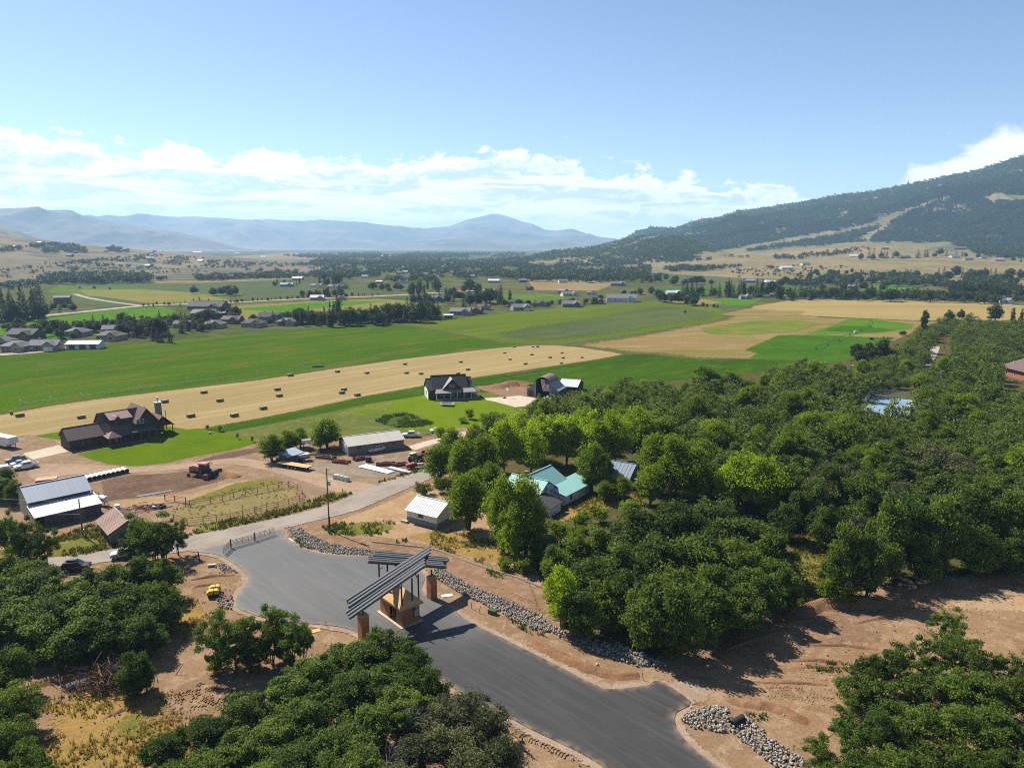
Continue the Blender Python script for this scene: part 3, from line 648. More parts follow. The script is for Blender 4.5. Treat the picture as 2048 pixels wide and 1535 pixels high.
def ss(x, a, b): t = np.clip((x - a) / (b - a), 0, 1); return t * t * (3 - 2 * t)
def ip(PX, PY, poly):
    return inside_np(np.stack([PX.ravel(), PY.ravel()], 1), poly).reshape(PX.shape)
def cov_far(V, PX, PY, S, N):
    n = fbm(V[..., 0] / 500, V[..., 1] / 500, 5, 5); c = lerp((.13, .105, .075), (.06, .065, .04), ss(n, -.25, .25))
    return lerp(c, (.19, .145, .105), ss(S, .35, .02) * .7)
def cov_left(V, PX, PY, S, N):
    n = fbm(V[..., 0] / 160, V[..., 1] / 160, 5, 5); c = lerp((.155, .118, .072), (.11, .09, .05), ss(n, -.2, .25))
    return lerp(c, (.05, .06, .035), ss(fbm(V[..., 0] / 70, V[..., 1] / 70, 8, 4), .12, .3) * .8)
STRIP = [(1439, 503), (1500, 490), (1574, 475), (1650, 463), (1720, 448), (1744, 439), (1800, 421), (1894, 391), (1899, 395), (1830, 420), (1782, 441), (1735, 457), (1660, 472), (1590, 484), (1500, 500), (1450, 509)]
STRIP2 = [(1700, 480), (1745, 462), (1770, 440), (1785, 442), (1760, 468), (1735, 484)]
KNOLL = [(1960, 395), (2000, 385), (2060, 392), (2060, 402), (1985, 405)]
def forest_mask(V, PX, PY):
    low = interp([(1000, 524), (1060, 521), (1150, 517), (1260, 514), (1350, 509), (1450, 502), (1524, 499), (1600, 494), (1700, 484), (1760, 485), (1900, 487), (1950, 505), (2048, 518), (2300, 540)], PX)
    f = ss(low - PY + fbm(V[..., 0] / 60, V[..., 1] / 60, 4, 4) * 7, -1, 3)
    for P_ in (STRIP, STRIP2, KNOLL): f = f * ~ip(PX + fbm(V[..., 0] / 40, V[..., 1] / 40, 6, 3) * 5, PY + fbm(V[..., 0] / 40, V[..., 1] / 40, 7, 3) * 3, P_)
    pt = fbm(V[..., 0] / 130, V[..., 1] / 90, 12, 5)
    return f * (1 - ss(pt, .34, .42) * .8)
def cov_mtn(V, PX, PY, S, N):
    n = fbm(V[..., 0] / 140, V[..., 1] / 140, 5, 5); n2 = fbm(V[..., 0] / 40, V[..., 1] / 40, 15, 4)
    field = lerp((.185, .138, .068), (.15, .122, .055), ss(n, -.2, .2)); field = lerp(field, (.09, .10, .04), ss(n2, .1, .3) * .5)
    for poly, col in (([(1860, 495), (1930, 486), (1975, 487), (1990, 494), (1900, 503), (1840, 503)], (.085, .10, .05)), ([(1520, 507), (1640, 497), (1800, 492), (1700, 508), (1560, 515)], (.20, .145, .075)), ([(1250, 520), (1330, 515), (1330, 526), (1270, 530)], (.18, .135, .075))):
        k = ip(PX, PY, poly)[..., None]; field = np.where(k, np.array(col), field)
    wood = lerp((.040, .060, .018), (.034, .054, .018), ss(n, -.25, .25)); wood = lerp(wood, (.075, .07, .026), ss(n2, .12, .35) * .55)
    m = forest_mask(V, PX, PY); c = lerp(field, wood, m)
    return lerp(c, (.14, .12, .055), (ip(PX, PY, STRIP) | ip(PX, PY, KNOLL)).astype(float) * .6)
lm_far = land_mat("far_range_cover", 90, .5); lm_near = land_mat("mountain_cover", 16, .6)
hill("mountains", "hazy blue mesa and pointed peak across the valley", -1000, 1500, 330, [(-400, 445), (150, 436), (200, 433), (400, 436), (490, 442), (600, 444), (700, 448), (760, 452), (800, 455), (830, 459), (870, 458), (900, 456), (920, 449), (950, 441), (970, 436), (985, 431.5), (1000, 433.5), (1020, 439), (1040, 446), (1065, 452), (1090, 462), (1110, 464), (1130, 461), (1145, 460), (1170, 468), (1200, 476), (1240, 481), (1400, 486), (1500, 488)], [(-400, 16000), (1500, 16000)], [(-400, 9000), (1500, 9800)], 110, 300, cov_far, lm_far, 21, 2600)
hill("hills", "hazy blue mountain shoulder at the valley side", -1000, 520, 190, [(-450, 418), (0, 417), (60, 415), (90, 420), (140, 419.5), (170, 433), (200, 440), (260, 451), (330, 460), (380, 471), (440, 485), (480, 495), (520, 503)], [(-450, 10000), (520, 9000)], [(-450, 6500), (520, 7800)], 80, 200, cov_far, lm_far, 22, 1700)
hill("hills", "low hazy ridge below the peak", 700, 1320, 130, [(700, 505), (800, 484), (860, 478), (940, 474), (1000, 476), (1060, 480), (1120, 474), (1180, 480), (1250, 490), (1320, 500)], [(700, 11500), (1320, 11000)], [(700, 8000), (1320, 8000)], 60, 90, cov_far, lm_far, 23, 1200)
hill("hills", "tan grassy slope at the valley side", -1000, 190, 80, [(-450, 415), (-100, 430), (0, 449), (60, 470), (110, 486), (190, 500)], [(-450, 6500), (190, 5600)], [(-450, 4200), (190, 4600)], 50, 70, cov_left, lm_far, 24, 600)
hill("foothills", "dry tan bench with houses and scrub", -1000, 640, 260, [(-450, 452), (-100, 462), (0, 468), (60, 476), (120, 485), (200, 492), (300, 501), (400, 509), (500, 516), (600, 522), (640, 523)], [(-450, 3200), (640, 2650)], [(-450, 1150), (640, 1450)], 120, 18, cov_left, lm_near, 25, 500, powr=1.3)
hill("foothills", "green scrubby hill at the mountain's foot", 985, 1475, 170, [(985, 526), (1034, 519), (1104, 501), (1199, 492), (1244, 480), (1289, 472), (1344, 471), (1384, 480), (1424, 494), (1475, 512)], [(985, 2700), (1250, 3100), (1475, 2400)], [(985, 2500), (1250, 2100), (1475, 1900)], 90, 40, cov_mtn, lm_near, 26, 380)
hill("mountain", "forested mountain with a pale cleared strip", 1170, 2800, 500, [(1170, 497), (1239, 481), (1274, 462), (1304, 454), (1349, 457), (1394, 440), (1439, 435), (1474, 422), (1524, 416), (1599, 405), (1674, 390), (1749, 382), (1824, 367), (1899, 352), (1949, 342), (1999, 327), (2048, 311), (2150, 290), (2300, 284), (2500, 290)], [(1170, 5200), (1400, 5000), (2048, 4700), (2500, 4500)], [(1170, 2300), (1350, 1500), (1500, 1350), (2500, 1250)], 230, 170, cov_mtn, lm_near, 27, 700, rb=(.5, [(1170, 20), (1300, 34), (1450, 52), (1600, 62), (1750, 74), (1900, 74), (2048, 50), (2500, 40)]))

def tread(a, b, w=.5, side=1.9, label="tyre tracks pressed into the bare soil", gap=.42):
    """a pair of cleated wheel tracks: real ridges of soil"""
    A = G(*a); B = G(*b); d = B - A; L = d.length; d.normalize(); n = Vector((-d.y, d.x, 0)); mb = MB(); z = Vector((0, 0, .13))
    for off in (0, side):
        k = int(L / gap)
        for i in range(k):
            o = random.uniform(-.05, .05); c = A + d * (i * gap + o) + n * (off + .25 * math.sin(i * .11)) + z
            if random.random() < .25 + .3 * vnoise(i * .23, off, 5): continue
            for s in (-1, 1): mb.bar(c + n * s * random.uniform(.0, .12), c + n * s * w * random.uniform(.7, 1.05) + d * random.uniform(.12, .3), random.uniform(.1, .18), random.uniform(.05, .11))
    return tag(mb.build('tyre_track', M['soil']), label, None, None, 'structure')
# ------------------------------------------------------------------ trees
def leaf_mat(name, c_dark, c_mid, c_lite, trans=.32, obj_c=None, obj_amt=.5, rough=.65, spec=.12, lo=(.6, .63, .65)):
    t = NT(name); a = t.n('Attribute', attribute_name='tint').outputs['Fac']
    c = t.ramp(a, [(.0, c_dark), (.5, c_mid), (1.0, c_lite)])
    oi = t.n('ObjectInfo').outputs['Random']
    c = t.mix(t.math('MULTIPLY', oi, obj_amt), c, obj_c or tuple(x * .8 for x in c_mid))
    wn = t.n('TexWhiteNoise', noise_dimensions='1D'); t.put(wn.inputs['W'], oi)
    c = t.mix(1.0, c, t.ramp(wn.outputs[0], [(0, lo), (1, (1.32, 1.26, 1.15))]), 'MULTIPLY')
    b = t.bsdf(c, rough, 0, spec); tr = t.n('BsdfTranslucent')
    t.put(tr.inputs['Color'], t.mix(1.0, c, (1.25, 1.25, .7), 'MULTIPLY'))
    mx = t.n('MixShader'); mx.inputs[0].default_value = trans
    t.t.links.new(b, mx.inputs[1]); t.t.links.new(tr.outputs[0], mx.inputs[2]); return t.done(mx.outputs[0])
M['oak'] = leaf_mat("oak_leaves", (.027, .058, .010), (.063, .114, .016), (.135, .195, .028), .36, (.112, .145, .022), .6)
M['oakgrey'] = leaf_mat("grey_oak_leaves", (.055, .066, .026), (.082, .096, .036), (.125, .138, .052), .28, (.105, .11, .05), .5)
M['bright'] = leaf_mat("bright_leaves", (.055, .105, .006), (.115, .185, .008), (.19, .265, .012), .46, (.14, .18, .010), .6, lo=(.78, .8, .8))
M['yellowleaf'] = leaf_mat("yellow_green_leaves", (.13, .20, .007), (.22, .305, .009), (.30, .38, .012), .50, (.18, .265, .010), .4, lo=(.95, .95, .95))
M['needle'] = leaf_mat("conifer_needles", (.016, .028, .014), (.026, .042, .018), (.042, .06, .024), .12, (.036, .05, .02), .5, .75, .1)
M['farleaf'] = leaf_mat("far_leaves", (.022, .038, .012), (.036, .058, .015), (.06, .085, .02), .25, (.052, .07, .02), .6)
M['hillleaf'] = leaf_mat("hill_forest_leaves", (.030, .052, .014), (.044, .072, .018), (.064, .094, .024), .25, None, 0, .7, .05)
M['deadtwig'] = paint("grey_dead_twigs", (.24, .21, .18), .9, 0, .1, .2, 8)
M['bark'] = paint("dark_bark", (.075, .058, .045), .95, 0, .1, .3, 6)
M['palebark'] = paint("pale_bark", (.17, .14, .11), .95, 0, .1, .3, 6)

def unit(n, rng):
    v = rng.normal(size=(n, 3)); return v / np.linalg.norm(v, axis=1, keepdims=True)
def quads_from(c, n, size, rng, asp=.62):
    """leaf-sized faces: centres c, normals n"""
    k = len(c); r = unit(k, rng); t = np.cross(n, r); t /= np.linalg.norm(t, axis=1, keepdims=True) + 1e-9; b = np.cross(n, t)
    s = size[:, None]; a = t * s * .5; d = b * s * .5 * asp
    V = np.stack([c - a, c - d + a * .12, c + a, c + d + a * .12], 1).reshape(-1, 3)
    return V
def make_crown(seed, H, W, base, nl, lr, lpl, ls, up=.35, flat=.75, taper=0.0, fill=.55, sep=.75):
    """many leaf faces gathered in tufts spread through the crown's volume -> verts, tint, tuft centres"""
    rng = np.random.default_rng(seed); cz = base + (H - base) * .5; rz = max(.1, (H - base) * .5 - lr * .6); rx = max(.1, W * .5 - lr * .8)
    L = []; tries = 0; mind = lr * sep
    while len(L) < nl and tries < nl * 60:
        tries += 1; d = unit(1, rng)[0]; r = (fill + (1 - fill) * rng.random()) if rng.random() < .85 else rng.random() * .6
        p = d * r; z = p[2]
        wob = 1 + .26 * math.sin(3 * math.atan2(p[1], p[0]) + seed) + .16 * math.sin(5 * math.atan2(p[1], p[0]) + seed * 2.3)
        q_ = p[0] * 3 + p[1] * 4; f = (1 - taper * (z * .5 + .5)) * wob
        q = np.array([p[0] * rx * f, p[1] * rx * f, cz + z * rz * (1 + .22 * math.sin(q_ * 2.1 + seed) * (z > 0))])
        if q[2] < base + .2: continue
        if all(np.linalg.norm(q - o) > mind for o in L): L.append(q)
    C = []; N = []; T = []; S = []
    for q in L:
        r = lr * (.62 + .7 * rng.random()); k = int(lpl * (.6 + .8 * rng.random()))
        d = unit(k, rng); d[:, 2] = np.where(d[:, 2] < 0, d[:, 2] * .55, d[:, 2])
        rr = r * (rng.random(k) ** .5 * np.where(rng.random(k) < .14, 1.35, 1.0))[:, None]
        e = np.array([1 + .3 * rng.normal(), 1 + .3 * rng.normal(), flat])
        C.append(q + d * rr * e)
        n = d * .7 + rng.normal(size=(k, 3)) * .85 + np.array([0, 0, up]); N.append(n / np.linalg.norm(n, axis=1, keepdims=True))
        T.append(np.clip(.5 + .17 * rng.normal() + .22 * rng.normal(size=k), 0, 1)); S.append(ls * (.5 + 1.0 * rng.random(k)))
    C = np.concatenate(C); N = np.concatenate(N); T = np.concatenate(T); S = np.concatenate(S)
    return quads_from(C, N, S, rng), np.repeat(T, 4), L
def crown_mesh(name, *a, **k):
    V, T, L = make_crown(*a, **k)
    return np_mesh(name, V, quads=np.arange(len(V)).reshape(-1, 4), attrs={'tint': T}), L
def trunk_mesh(seed, L, H, base, stems=3, rad=.13, spread=.35, nb=16):
    rng = random.Random(seed); mb = MB(); hubs = []
    for s in range(stems):
        a = rng.random() * 6.28; b = Vector((math.cos(a) * spread * rng.random(), math.sin(a) * spread * rng.random(), -.15))
        h = Vector((b.x * 2.4 + rng.uniform(-.3, .3), b.y * 2.4 + rng.uniform(-.3, .3), base + (H - base) * rng.uniform(.15, .4)))
        m = (b + h) / 2 + Vector((rng.uniform(-.2, .2), rng.uniform(-.2, .2), 0)); mb.tube([b, m, h], [rad, rad * .8, rad * .6], 5); hubs.append(h)
    pick = L if len(L) <= nb else rng.sample(L, nb)
    for q in pick:
        q = Vector(q); h = min(hubs, key=lambda g: (g - q).length); m = (h + q) / 2 + Vector((rng.uniform(-.25, .25), rng.uniform(-.25, .25), rng.uniform(0, .25)))
        mb.tube([h, m, q], [rad * .5, rad * .33, rad * .15], 4)
    me = bpy.data.meshes.new("trunk"); me.from_pydata(mb.v, [], mb.f); me.update(); return me
KINDS = {}
def kind(key, obj, cat, mat, bark, variants):
    KINDS[key] = dict(obj=obj, cat=cat, mat=mat, bark=bark, v=variants)
def variants(n, seed, H, W, base, nl, lr, lpl, ls, stems=3, rad=.13, **k):
    out = []
    for i in range(n):
        me, L = crown_mesh("crown", seed + i, H, W, base, nl, lr, lpl, ls, **k)
        out.append((me, trunk_mesh(seed + i, L, H, base, stems, rad), H, W))
    return out
kind('oak', 'oak_tree', 'tree', 'oak', 'bark', variants(10, 100, 6.5, 6.8, .1, 34, 1.08, 390, .27, 5, .11, taper=.12, fill=.5, sep=1.0))
kind('oakfine', 'oak_tree', 'tree', 'oak', 'bark', variants(9, 130, 6.2, 6.6, .5, 46, .86, 430, .20, 6, .09, taper=.08, fill=.5, sep=1.0))
kind('oakloose', 'oak_tree', 'tree', 'oak', 'bark', variants(6, 330, 6.4, 6.6, .6, 30, .78, 330, .21, 6, .09, taper=.05, fill=.45, sep=1.25))
kind('oakgrey', 'oak_tree', 'tree', 'oakgrey', 'palebark', variants(4, 150, 6.0, 6.4, .5, 36, .9, 260, .22, 6, .09, taper=.1, fill=.5, sep=.95))
kind('bright', 'leafy_tree', 'tree', 'bright', 'bark', variants(5, 170, 9.5, 7.0, .9, 38, 1.3, 330, .30, 3, .17, taper=.2, fill=.5, flat=.95, sep=.95))
kind('yellow', 'leafy_tree', 'tree', 'yellowleaf', 'bark', variants(4, 190, 9.0, 7.5, 1.0, 36, 1.3, 320, .30, 2, .18, taper=.1, fill=.5, flat=.9, sep=.95))
kind('bush', 'bush', 'bush', 'bright', 'bark', variants(3, 210, 2.0, 2.4, .05, 20, .42, 130, .14, 4, .04, fill=.6))
kind('darkbush', 'bush', 'bush', 'oak', 'bark', variants(3, 220, 3.0, 5.0, .05, 34, .7, 150, .20, 4, .05, fill=.7))
kind('round', 'broadleaf_tree', 'tree', 'farleaf', 'bark', variants(5, 240, 10, 9.5, .8, 34, 1.7, 70, .75, 2, .25, fill=.65, taper=.15))
kind('poplar', 'poplar_tree', 'tree', 'farleaf', 'bark', variants(3, 260, 13, 4.6, .6, 30, 1.3, 60, .62, 1, .2, taper=.55, fill=.5))
def conifer(seed, H=12, W=5.5):
    rng = np.random.default_rng(seed); C = []; N = []; S = []
    lev = 15
    for i in range(lev):
        f = i / (lev - 1); z = .7 + f * (H - .9); r = W * .5 * (1 - f) ** .85 + .12
        k = int(26 * (1 - f * .75)) + 6; a = rng.random(k) * 6.283; rr = r * (.35 + .75 * rng.random(k))
        C.append(np.stack([np.cos(a) * rr, np.sin(a) * rr, z - rr * .32 + rng.normal(size=k) * .22], 1))
        n = np.stack([np.cos(a) * .5, np.sin(a) * .5, np.full(k, .85)], 1) + rng.normal(size=(k, 3)) * .35
        N.append(n / np.linalg.norm(n, axis=1, keepdims=True)); S.append((.65 + .6 * rng.random(k)) * (1.25 - f * .6))
    C = np.concatenate(C); V = quads_from(C, np.concatenate(N), np.concatenate(S), rng, .7)
    me = np_mesh("crown", V, quads=np.arange(len(V)).reshape(-1, 4), attrs={'tint': np.repeat(np.clip(rng.normal(.5, .25, len(C)), 0, 1), 4)})
    mb = MB().tube([(0, 0, -.2), (0, 0, H * .92)], [.2, .04], 5); t = bpy.data.meshes.new("trunk"); t.from_pydata(mb.v, [], mb.f); t.update()
    return (me, t, H, W)
kind('conifer', 'conifer_tree', 'tree', 'needle', 'bark', [conifer(s) for s in (280, 281, 282, 283)])
for k_ in KINDS.values():
    for me, tr, H, W in k_['v']:
        me.materials.append(M[k_['mat']]); tr.materials.append(M[k_['bark']])
TREES = []
SMALLPX = 26
def put_tree(key, p, H, W, group, look=None, label=None, rng=random):
    K = KINDS[key]; me, tr, h0, w0 = rng.choice(K['v'])
    d = ppm(p); single = max(H, W) * d < SMALLPX
    s = (W / w0 * rng.uniform(.92, 1.08), W / w0 * rng.uniform(.92, 1.08), H / h0)
    rz = rng.random() * 6.283
    if single:
        r = bpy.data.objects.new(K['obj'], me); COL.objects.link(r); r.location = p; r.rotation_euler = (0, 0, rz); r.scale = s
    else:
        r = empty(K['obj'], p, rz); r.scale = s
        c = bpy.data.objects.new("crown", me); COL.objects.link(c); c.parent = r
        b = bpy.data.objects.new("trunk", tr); COL.objects.link(b); b.parent = r
    r['category'] = K['cat']; r['group'] = group
    TREES.append(dict(o=r, p=Vector(p), H=H, W=W, key=key, look=look, label=label, group=group)); return r
def tr(key, x, yb, yt, w, group, look=None, label=None):
    """tree whose foot shows at (x, yb), whose top shows at yt and whose crown is w photo pixels wide"""
    p = G(x, yb); H = zat(x, yt, p.y); W = w / ppm(p); return put_tree(key, p, H, W, group, look, label)

# --- the clump of oaks at the bottom edge, below the gatehouse
g = "oaks in the clump below the gatehouse"
for x, yt, w in [(345, 1462, 110), (430, 1432, 120), (505, 1392, 120), (575, 1358, 125), (640, 1316, 120), (705, 1286, 120), (770, 1262, 125), (826, 1288, 95), (852, 1332, 85), (775, 1330, 120), (700, 1350, 125), (630, 1398, 125), (555, 1438, 130), (480, 1476, 130), (400, 1518, 130), (810, 1382, 120), (740, 1420, 130), (665, 1462, 130), (590, 1500, 130), (515, 1540, 130), (330, 1530, 110), (720, 1500, 130), (650, 1540, 130), (430, 1570, 130), (560, 1590, 130), (700, 1580, 130)]:
    dep = random.uniform(74, 86); tr('oakfine', x + random.uniform(-8, 8), yt + dep, yt, w * 1.05, g)
for x, yt, w in [(866, 1402, 110), (930, 1382, 110), (975, 1412, 100), (1005, 1480, 95), (905, 1450, 120), (835, 1470, 120), (950, 1500, 120), (790, 1530, 120), (880, 1550, 130), (985, 1550, 110)]:
    tr('oakgrey', x, yt + random.uniform(72, 84), yt, w, g, 'greyish scrub oak')
# --- pair of oaks between clearing and apron
g = "slender oaks between the clearing and the apron"
for x, yb, yt, w in [(440, 1338, 1212, 92), (492, 1330, 1218, 84), (556, 1312, 1194, 72), (585, 1330, 1236, 92), (470, 1345, 1258, 80), (608, 1318, 1246, 60), (545, 1326, 1250, 70), (520, 1338, 1268, 60), (502, 1346, 1285, 64)]:
    tr('oakloose', x, yb, yt, w, g)
tr('bush', 432, 1345, 1300, 44, "weed bushes", 'yellow green weed bush')
# --- bush on the brush pile
g = "bushes on the brush pile"
for x, yb, yt, w in [(276, 1388, 1302, 66), (292, 1380, 1316, 50), (258, 1390, 1330, 40)]: tr('oak', x, yb, yt, w, g)
# --- big oak thicket on the left
g = "oaks in the thicket below the weathered shed"
for x, yt, w in [(20, 1112, 110), (75, 1120, 100), (60, 1150, 120), (10, 1165, 120), (120, 1160, 115), (190, 1140, 90), (240, 1128, 95), (290, 1115, 100), (330, 1118, 78), (165, 1170, 115), (225, 1165, 115), (285, 1160, 110), (328, 1165, 80), (-30, 1180, 130), (50, 1195, 125), (110, 1200, 120), (180, 1200, 120), (245, 1196, 115), (305, 1195, 100), (20, 1230, 130), (90, 1236, 120), (160, 1240, 120), (230, 1236, 110), (290, 1232, 95), (-40, 1130, 110)]:
    tr('oak', x, yt + random.uniform(74, 84), yt, w, g)
g = "thin oaks below the grey barn"
for x, yb, yt, w in [(15, 1115, 1020, 70), (55, 1122, 1028, 66), (92, 1132, 1044, 54), (-15, 1120, 1030, 80), (40, 1130, 1062, 70)]: tr('oakloose', x, yb, yt, w, g)
g = "oaks in front of the weathered shed"
for x, yb, yt, w in [(288, 1118, 1022, 82), (330, 1122, 1030, 76), (358, 1110, 1034, 50), (262, 1120, 1070, 50), (310, 1125, 1060, 70)]: tr('oakloose', x, yb, yt, w, g)
g = "oaks at the lower edge of the clearing"
for x, yt, w in [(15, 1300, 110), (30, 1370, 110), (20, 1440, 110), (62, 1480, 90), (-30, 1340, 130), (-40, 1430, 140), (40, 1520, 120), (88, 1535, 90), (-20, 1530, 140)]:
    tr('oakfine', x, yt + random.uniform(84, 96), yt, w, g)
# --- bottom right clump
g = "oaks in the clump below the right clearing"
for x, yt, w in [(1890, 1212, 70), (1842, 1272, 95), (1905, 1262, 100), (1958, 1285, 90), (1780, 1292, 95), (1735, 1312, 80), (1700, 1345, 95), (1758, 1350, 110), (1830, 1335, 115), (1900, 1340, 110), (1965, 1345, 110), (2022, 1300, 80), (2040, 1350, 100), (1690, 1420, 100), (1755, 1420, 120), (1830, 1410, 120), (1905, 1410, 120), (1980, 1420, 120), (2050, 1430, 110), (1640, 1468, 70), (1700, 1490, 110), (1770, 1490, 120), (1850, 1490, 125), (1930, 1490, 120), (2010, 1500, 120), (2070, 1500, 110), (1660, 1530, 100), (1740, 1550, 120), (1820, 1560, 120), (1900, 1565, 120), (1990, 1570, 120)]:
    tr(random.choice(('oakloose', 'oakloose', 'oakfine')), x + random.uniform(-8, 8), yt + random.uniform(84, 98), yt, w, g)
# --- the big dark oaks over the drive
g = "big oaks beside the drive"
for x, yb, yt, w in [(1200, 1150, 1056, 110), (1150, 1155, 1070, 90), (1270, 1120, 1018, 120), (1345, 1110, 1004, 120), (1420, 1100, 996, 120), (1480, 1130, 1030, 120), (1540, 1165, 1062, 110), (1240, 1190, 1088, 120), (1315, 1185, 1074, 125), (1395, 1180, 1066, 125), (1465, 1190, 1080, 120), (1535, 1215, 1115, 110), (1180, 1220, 1120, 110), (1260, 1250, 1136, 120), (1345, 1250, 1130, 130), (1425, 1245, 1128, 130), (1500, 1245, 1140, 120), (1215, 1262, 1160, 110), (1160, 1278, 1178, 90), (1290, 1300, 1170, 110), (1345, 1318, 1172, 120), (1415, 1290, 1168, 120), (1475, 1270, 1170, 110), (1568, 1230, 1140, 80), (1090, 1130, 1062, 70), (1110, 1160, 1088, 70), (1130, 1205, 1130, 80)]:
    tr('oakfine' if x > 1470 and yb > 1210 else 'oak', x, yb, yt, w, g)
tr('yellow', 1122, 1262, 1132, 72, "big oaks beside the drive", 'yellow green vine-hung tree')
# --- trees about the farmhouse and the white shed
g = "leafy trees round the white farmhouse"
for k, x, yb, yt, w in [('bright', 935, 1060, 952, 86), ('bright', 1008, 1105, 952, 84), ('bright', 1052, 1112, 948, 88), ('bright', 1030, 1125, 1010, 80), ('bright', 985, 1010, 925, 70), ('bright', 955, 1005, 935, 60), ('bright', 880, 965, 888, 62), ('bright', 925, 980, 875, 70), ('bright', 970, 965, 868, 70), ('yellow', 1010, 945, 836, 70), ('yellow', 1060, 950, 850, 74), ('yellow', 1035, 915, 822, 70), ('yellow', 1085, 930, 828, 76), ('yellow', 1130, 930, 830, 80), ('yellow', 1180, 930, 826, 80), ('yellow', 1225, 925, 822, 80), ('yellow', 1275, 910, 812, 80), ('bright', 1185, 985, 885, 66), ('bright', 1205, 970, 905, 50), ('yellow', 1165, 900, 815, 70), ('bright', 905, 930, 858, 56), ('bright', 950, 920, 848, 56), ('bright', 990, 900, 826, 56), ('bright', 1310, 985, 872, 92), ('bright', 1350, 1000, 868, 90), ('bright', 1390, 1010, 900, 80), ('bright', 1300, 1010, 930, 70), ('bright', 1240, 1000, 950, 46), ('bright', 1210, 1005, 962, 40), ('yellow', 1490, 1025, 908, 105), ('yellow', 1535, 1030, 920, 80), ('yellow', 1455, 1015, 925, 70), ('bright', 1110, 900, 845, 60), ('bright', 1330, 905, 832, 70), ('bright', 1240, 880, 810, 66)]:
    tr(k, x, yb, yt, w, g)
for x, yb, yt, w in [(846, 990, 962, 44), (882, 984, 948, 40)]: tr('darkbush', x, yb, yt, w, "round bushes behind the white shed", 'dark clipped round bush')
for x, yb, yt, w in [(1120, 1085, 1040, 50), (1080, 1120, 1080, 60), (1160, 1060, 1020, 44), (1200, 1045, 1010, 50), (1260, 1030, 992, 50), (1050, 1145, 1105, 60), (1010, 1140, 1112, 40), (1150, 1095, 1045, 60)]:
    tr('bush', x, yb, yt, w, "undergrowth below the farmhouse", 'low green bush')
# --- trees by the long barn and the lawns
g = "leafy trees beside the long barn"
for x, yb, yt, w in [(545, 922, 868, 56), (580, 905, 858, 50), (655, 895, 838, 66), (640, 900, 850, 50), (600, 895, 855, 40)]: tr('bright', x, yb, yt, w, g, 'dark green leafy tree')
for x, yb, yt, w in [(940, 838, 812, 24), (968, 845, 822, 26), (985, 848, 820, 22), (1005, 850, 822, 24), (925, 845, 832, 30), (880, 880, 848, 30), (900, 890, 860, 34)]: tr('bush', x, yb, yt, w, "young trees on the edge of the lawn", 'young tree')
for x, yb, yt, w in [(440, 862, 846, 16), (415, 858, 847, 10), (505, 884, 868, 7), (475, 878, 864, 7)]: tr('bush', x, yb, yt, w, "shrubs along the garden path", 'small shrub')
g = "trees beside the grey barn"
for x, yb, yt, w in [(8, 1000, 955, 50), (30, 1010, 965, 44), (-15, 1000, 950, 60), (15, 985, 935, 40)]: tr('oak', x, yb, yt, w, g)
# --- right middle: ragged tree and thicket at the grassy gap
g = "ragged oaks above the right clearing"
for x, yb, yt, w in [(1690, 1190, 1040, 92), (1730, 1195, 1050, 84), (1665, 1200, 1100, 60), (1770, 1150, 1000, 96), (1820, 1140, 985, 96), (1870, 1135, 980, 90), (1930, 1120, 975, 100), (1990, 1120, 990, 100), (2050, 1120, 985, 100), (1760, 1170, 1070, 80), (1850, 1160, 1060, 90), (1950, 1150, 1050, 90), (2020, 1150, 1060, 90), (1650, 1100, 1010, 70), (1620, 1060, 960, 90), (1570, 1080, 1000, 80), (1655, 1030, 930, 90), (1720, 1050, 940, 90)]:
    tr('oak', x, yb, yt, w, g)
for x, yb, yt, w in [(1665, 1210, 1150, 60), (1700, 1205, 1160, 50)]: tr('bush', x, yb, yt, w, "ragged bushes above the right clearing", 'ragged bush')
# --- oak wood filling the right side
WOOD = [(1040, 870), (1062, 832), (1130, 828), (1185, 818), (1222, 803), (1265, 790), (1330, 790), (1420, 786), (1520, 770), (1560, 752), (1660, 768), (1730, 742), (1780, 722), (1812, 700), (1836, 672), (1860, 655), (1960, 652), (2180, 655), (2300, 760), (2300, 1080), (2120, 1110), (1750, 1090), (1600, 1090), (1540, 1040), (1400, 980), (1270, 900), (1120, 880)]
HOLES = [[(1706, 858), (1714, 806), (1745, 786), (1800, 778), (1856, 785), (1838, 862)], [(1838, 775), (1856, 690), (1905, 665), (1925, 668), (1905, 700), (1900, 730)], [(1180, 995), (1200, 925), (1285, 920), (1300, 985)], [(1985, 812), (1992, 752), (2048, 740), (2110, 750), (2110, 815)], [(1575, 1100), (1600, 1040), (1670, 1040), (1660, 1200)], [(1090, 1040), (1000, 950), (1080, 930), (1170, 980), (1180, 1030)]]
wood_w = [tuple(G(*p).xy) for p in WOOD]; holes_w = [[tuple(G(*p).xy) for p in h] for h in HOLES]
taken = [(t['p'].x, t['p'].y, t['W'] * .42) for t in TREES]
rngw = random.Random(31); cand = []
xs = [p[0] for p in wood_w]; ys = [p[1] for p in wood_w]
PTS = np.array([(rngw.uniform(min(xs), max(xs)), rngw.uniform(min(ys), max(ys))) for _ in range(60000)])
ok = inside_np(PTS, wood_w)
for h in holes_w: ok &= ~inside_np(PTS, h)
cell = {}
def near(x, y, r):
    cx, cy = int(x // 12), int(y // 12)
    return any((x - a) ** 2 + (y - b) ** 2 < (max(r, c)) ** 2 for i in (-1, 0, 1) for j in (-1, 0, 1) for a, b, c in cell.get((cx + i, cy + j), ()))
for a, b, c in taken: cell.setdefault((int(a // 12), int(b // 12)), []).append((a, b, c))
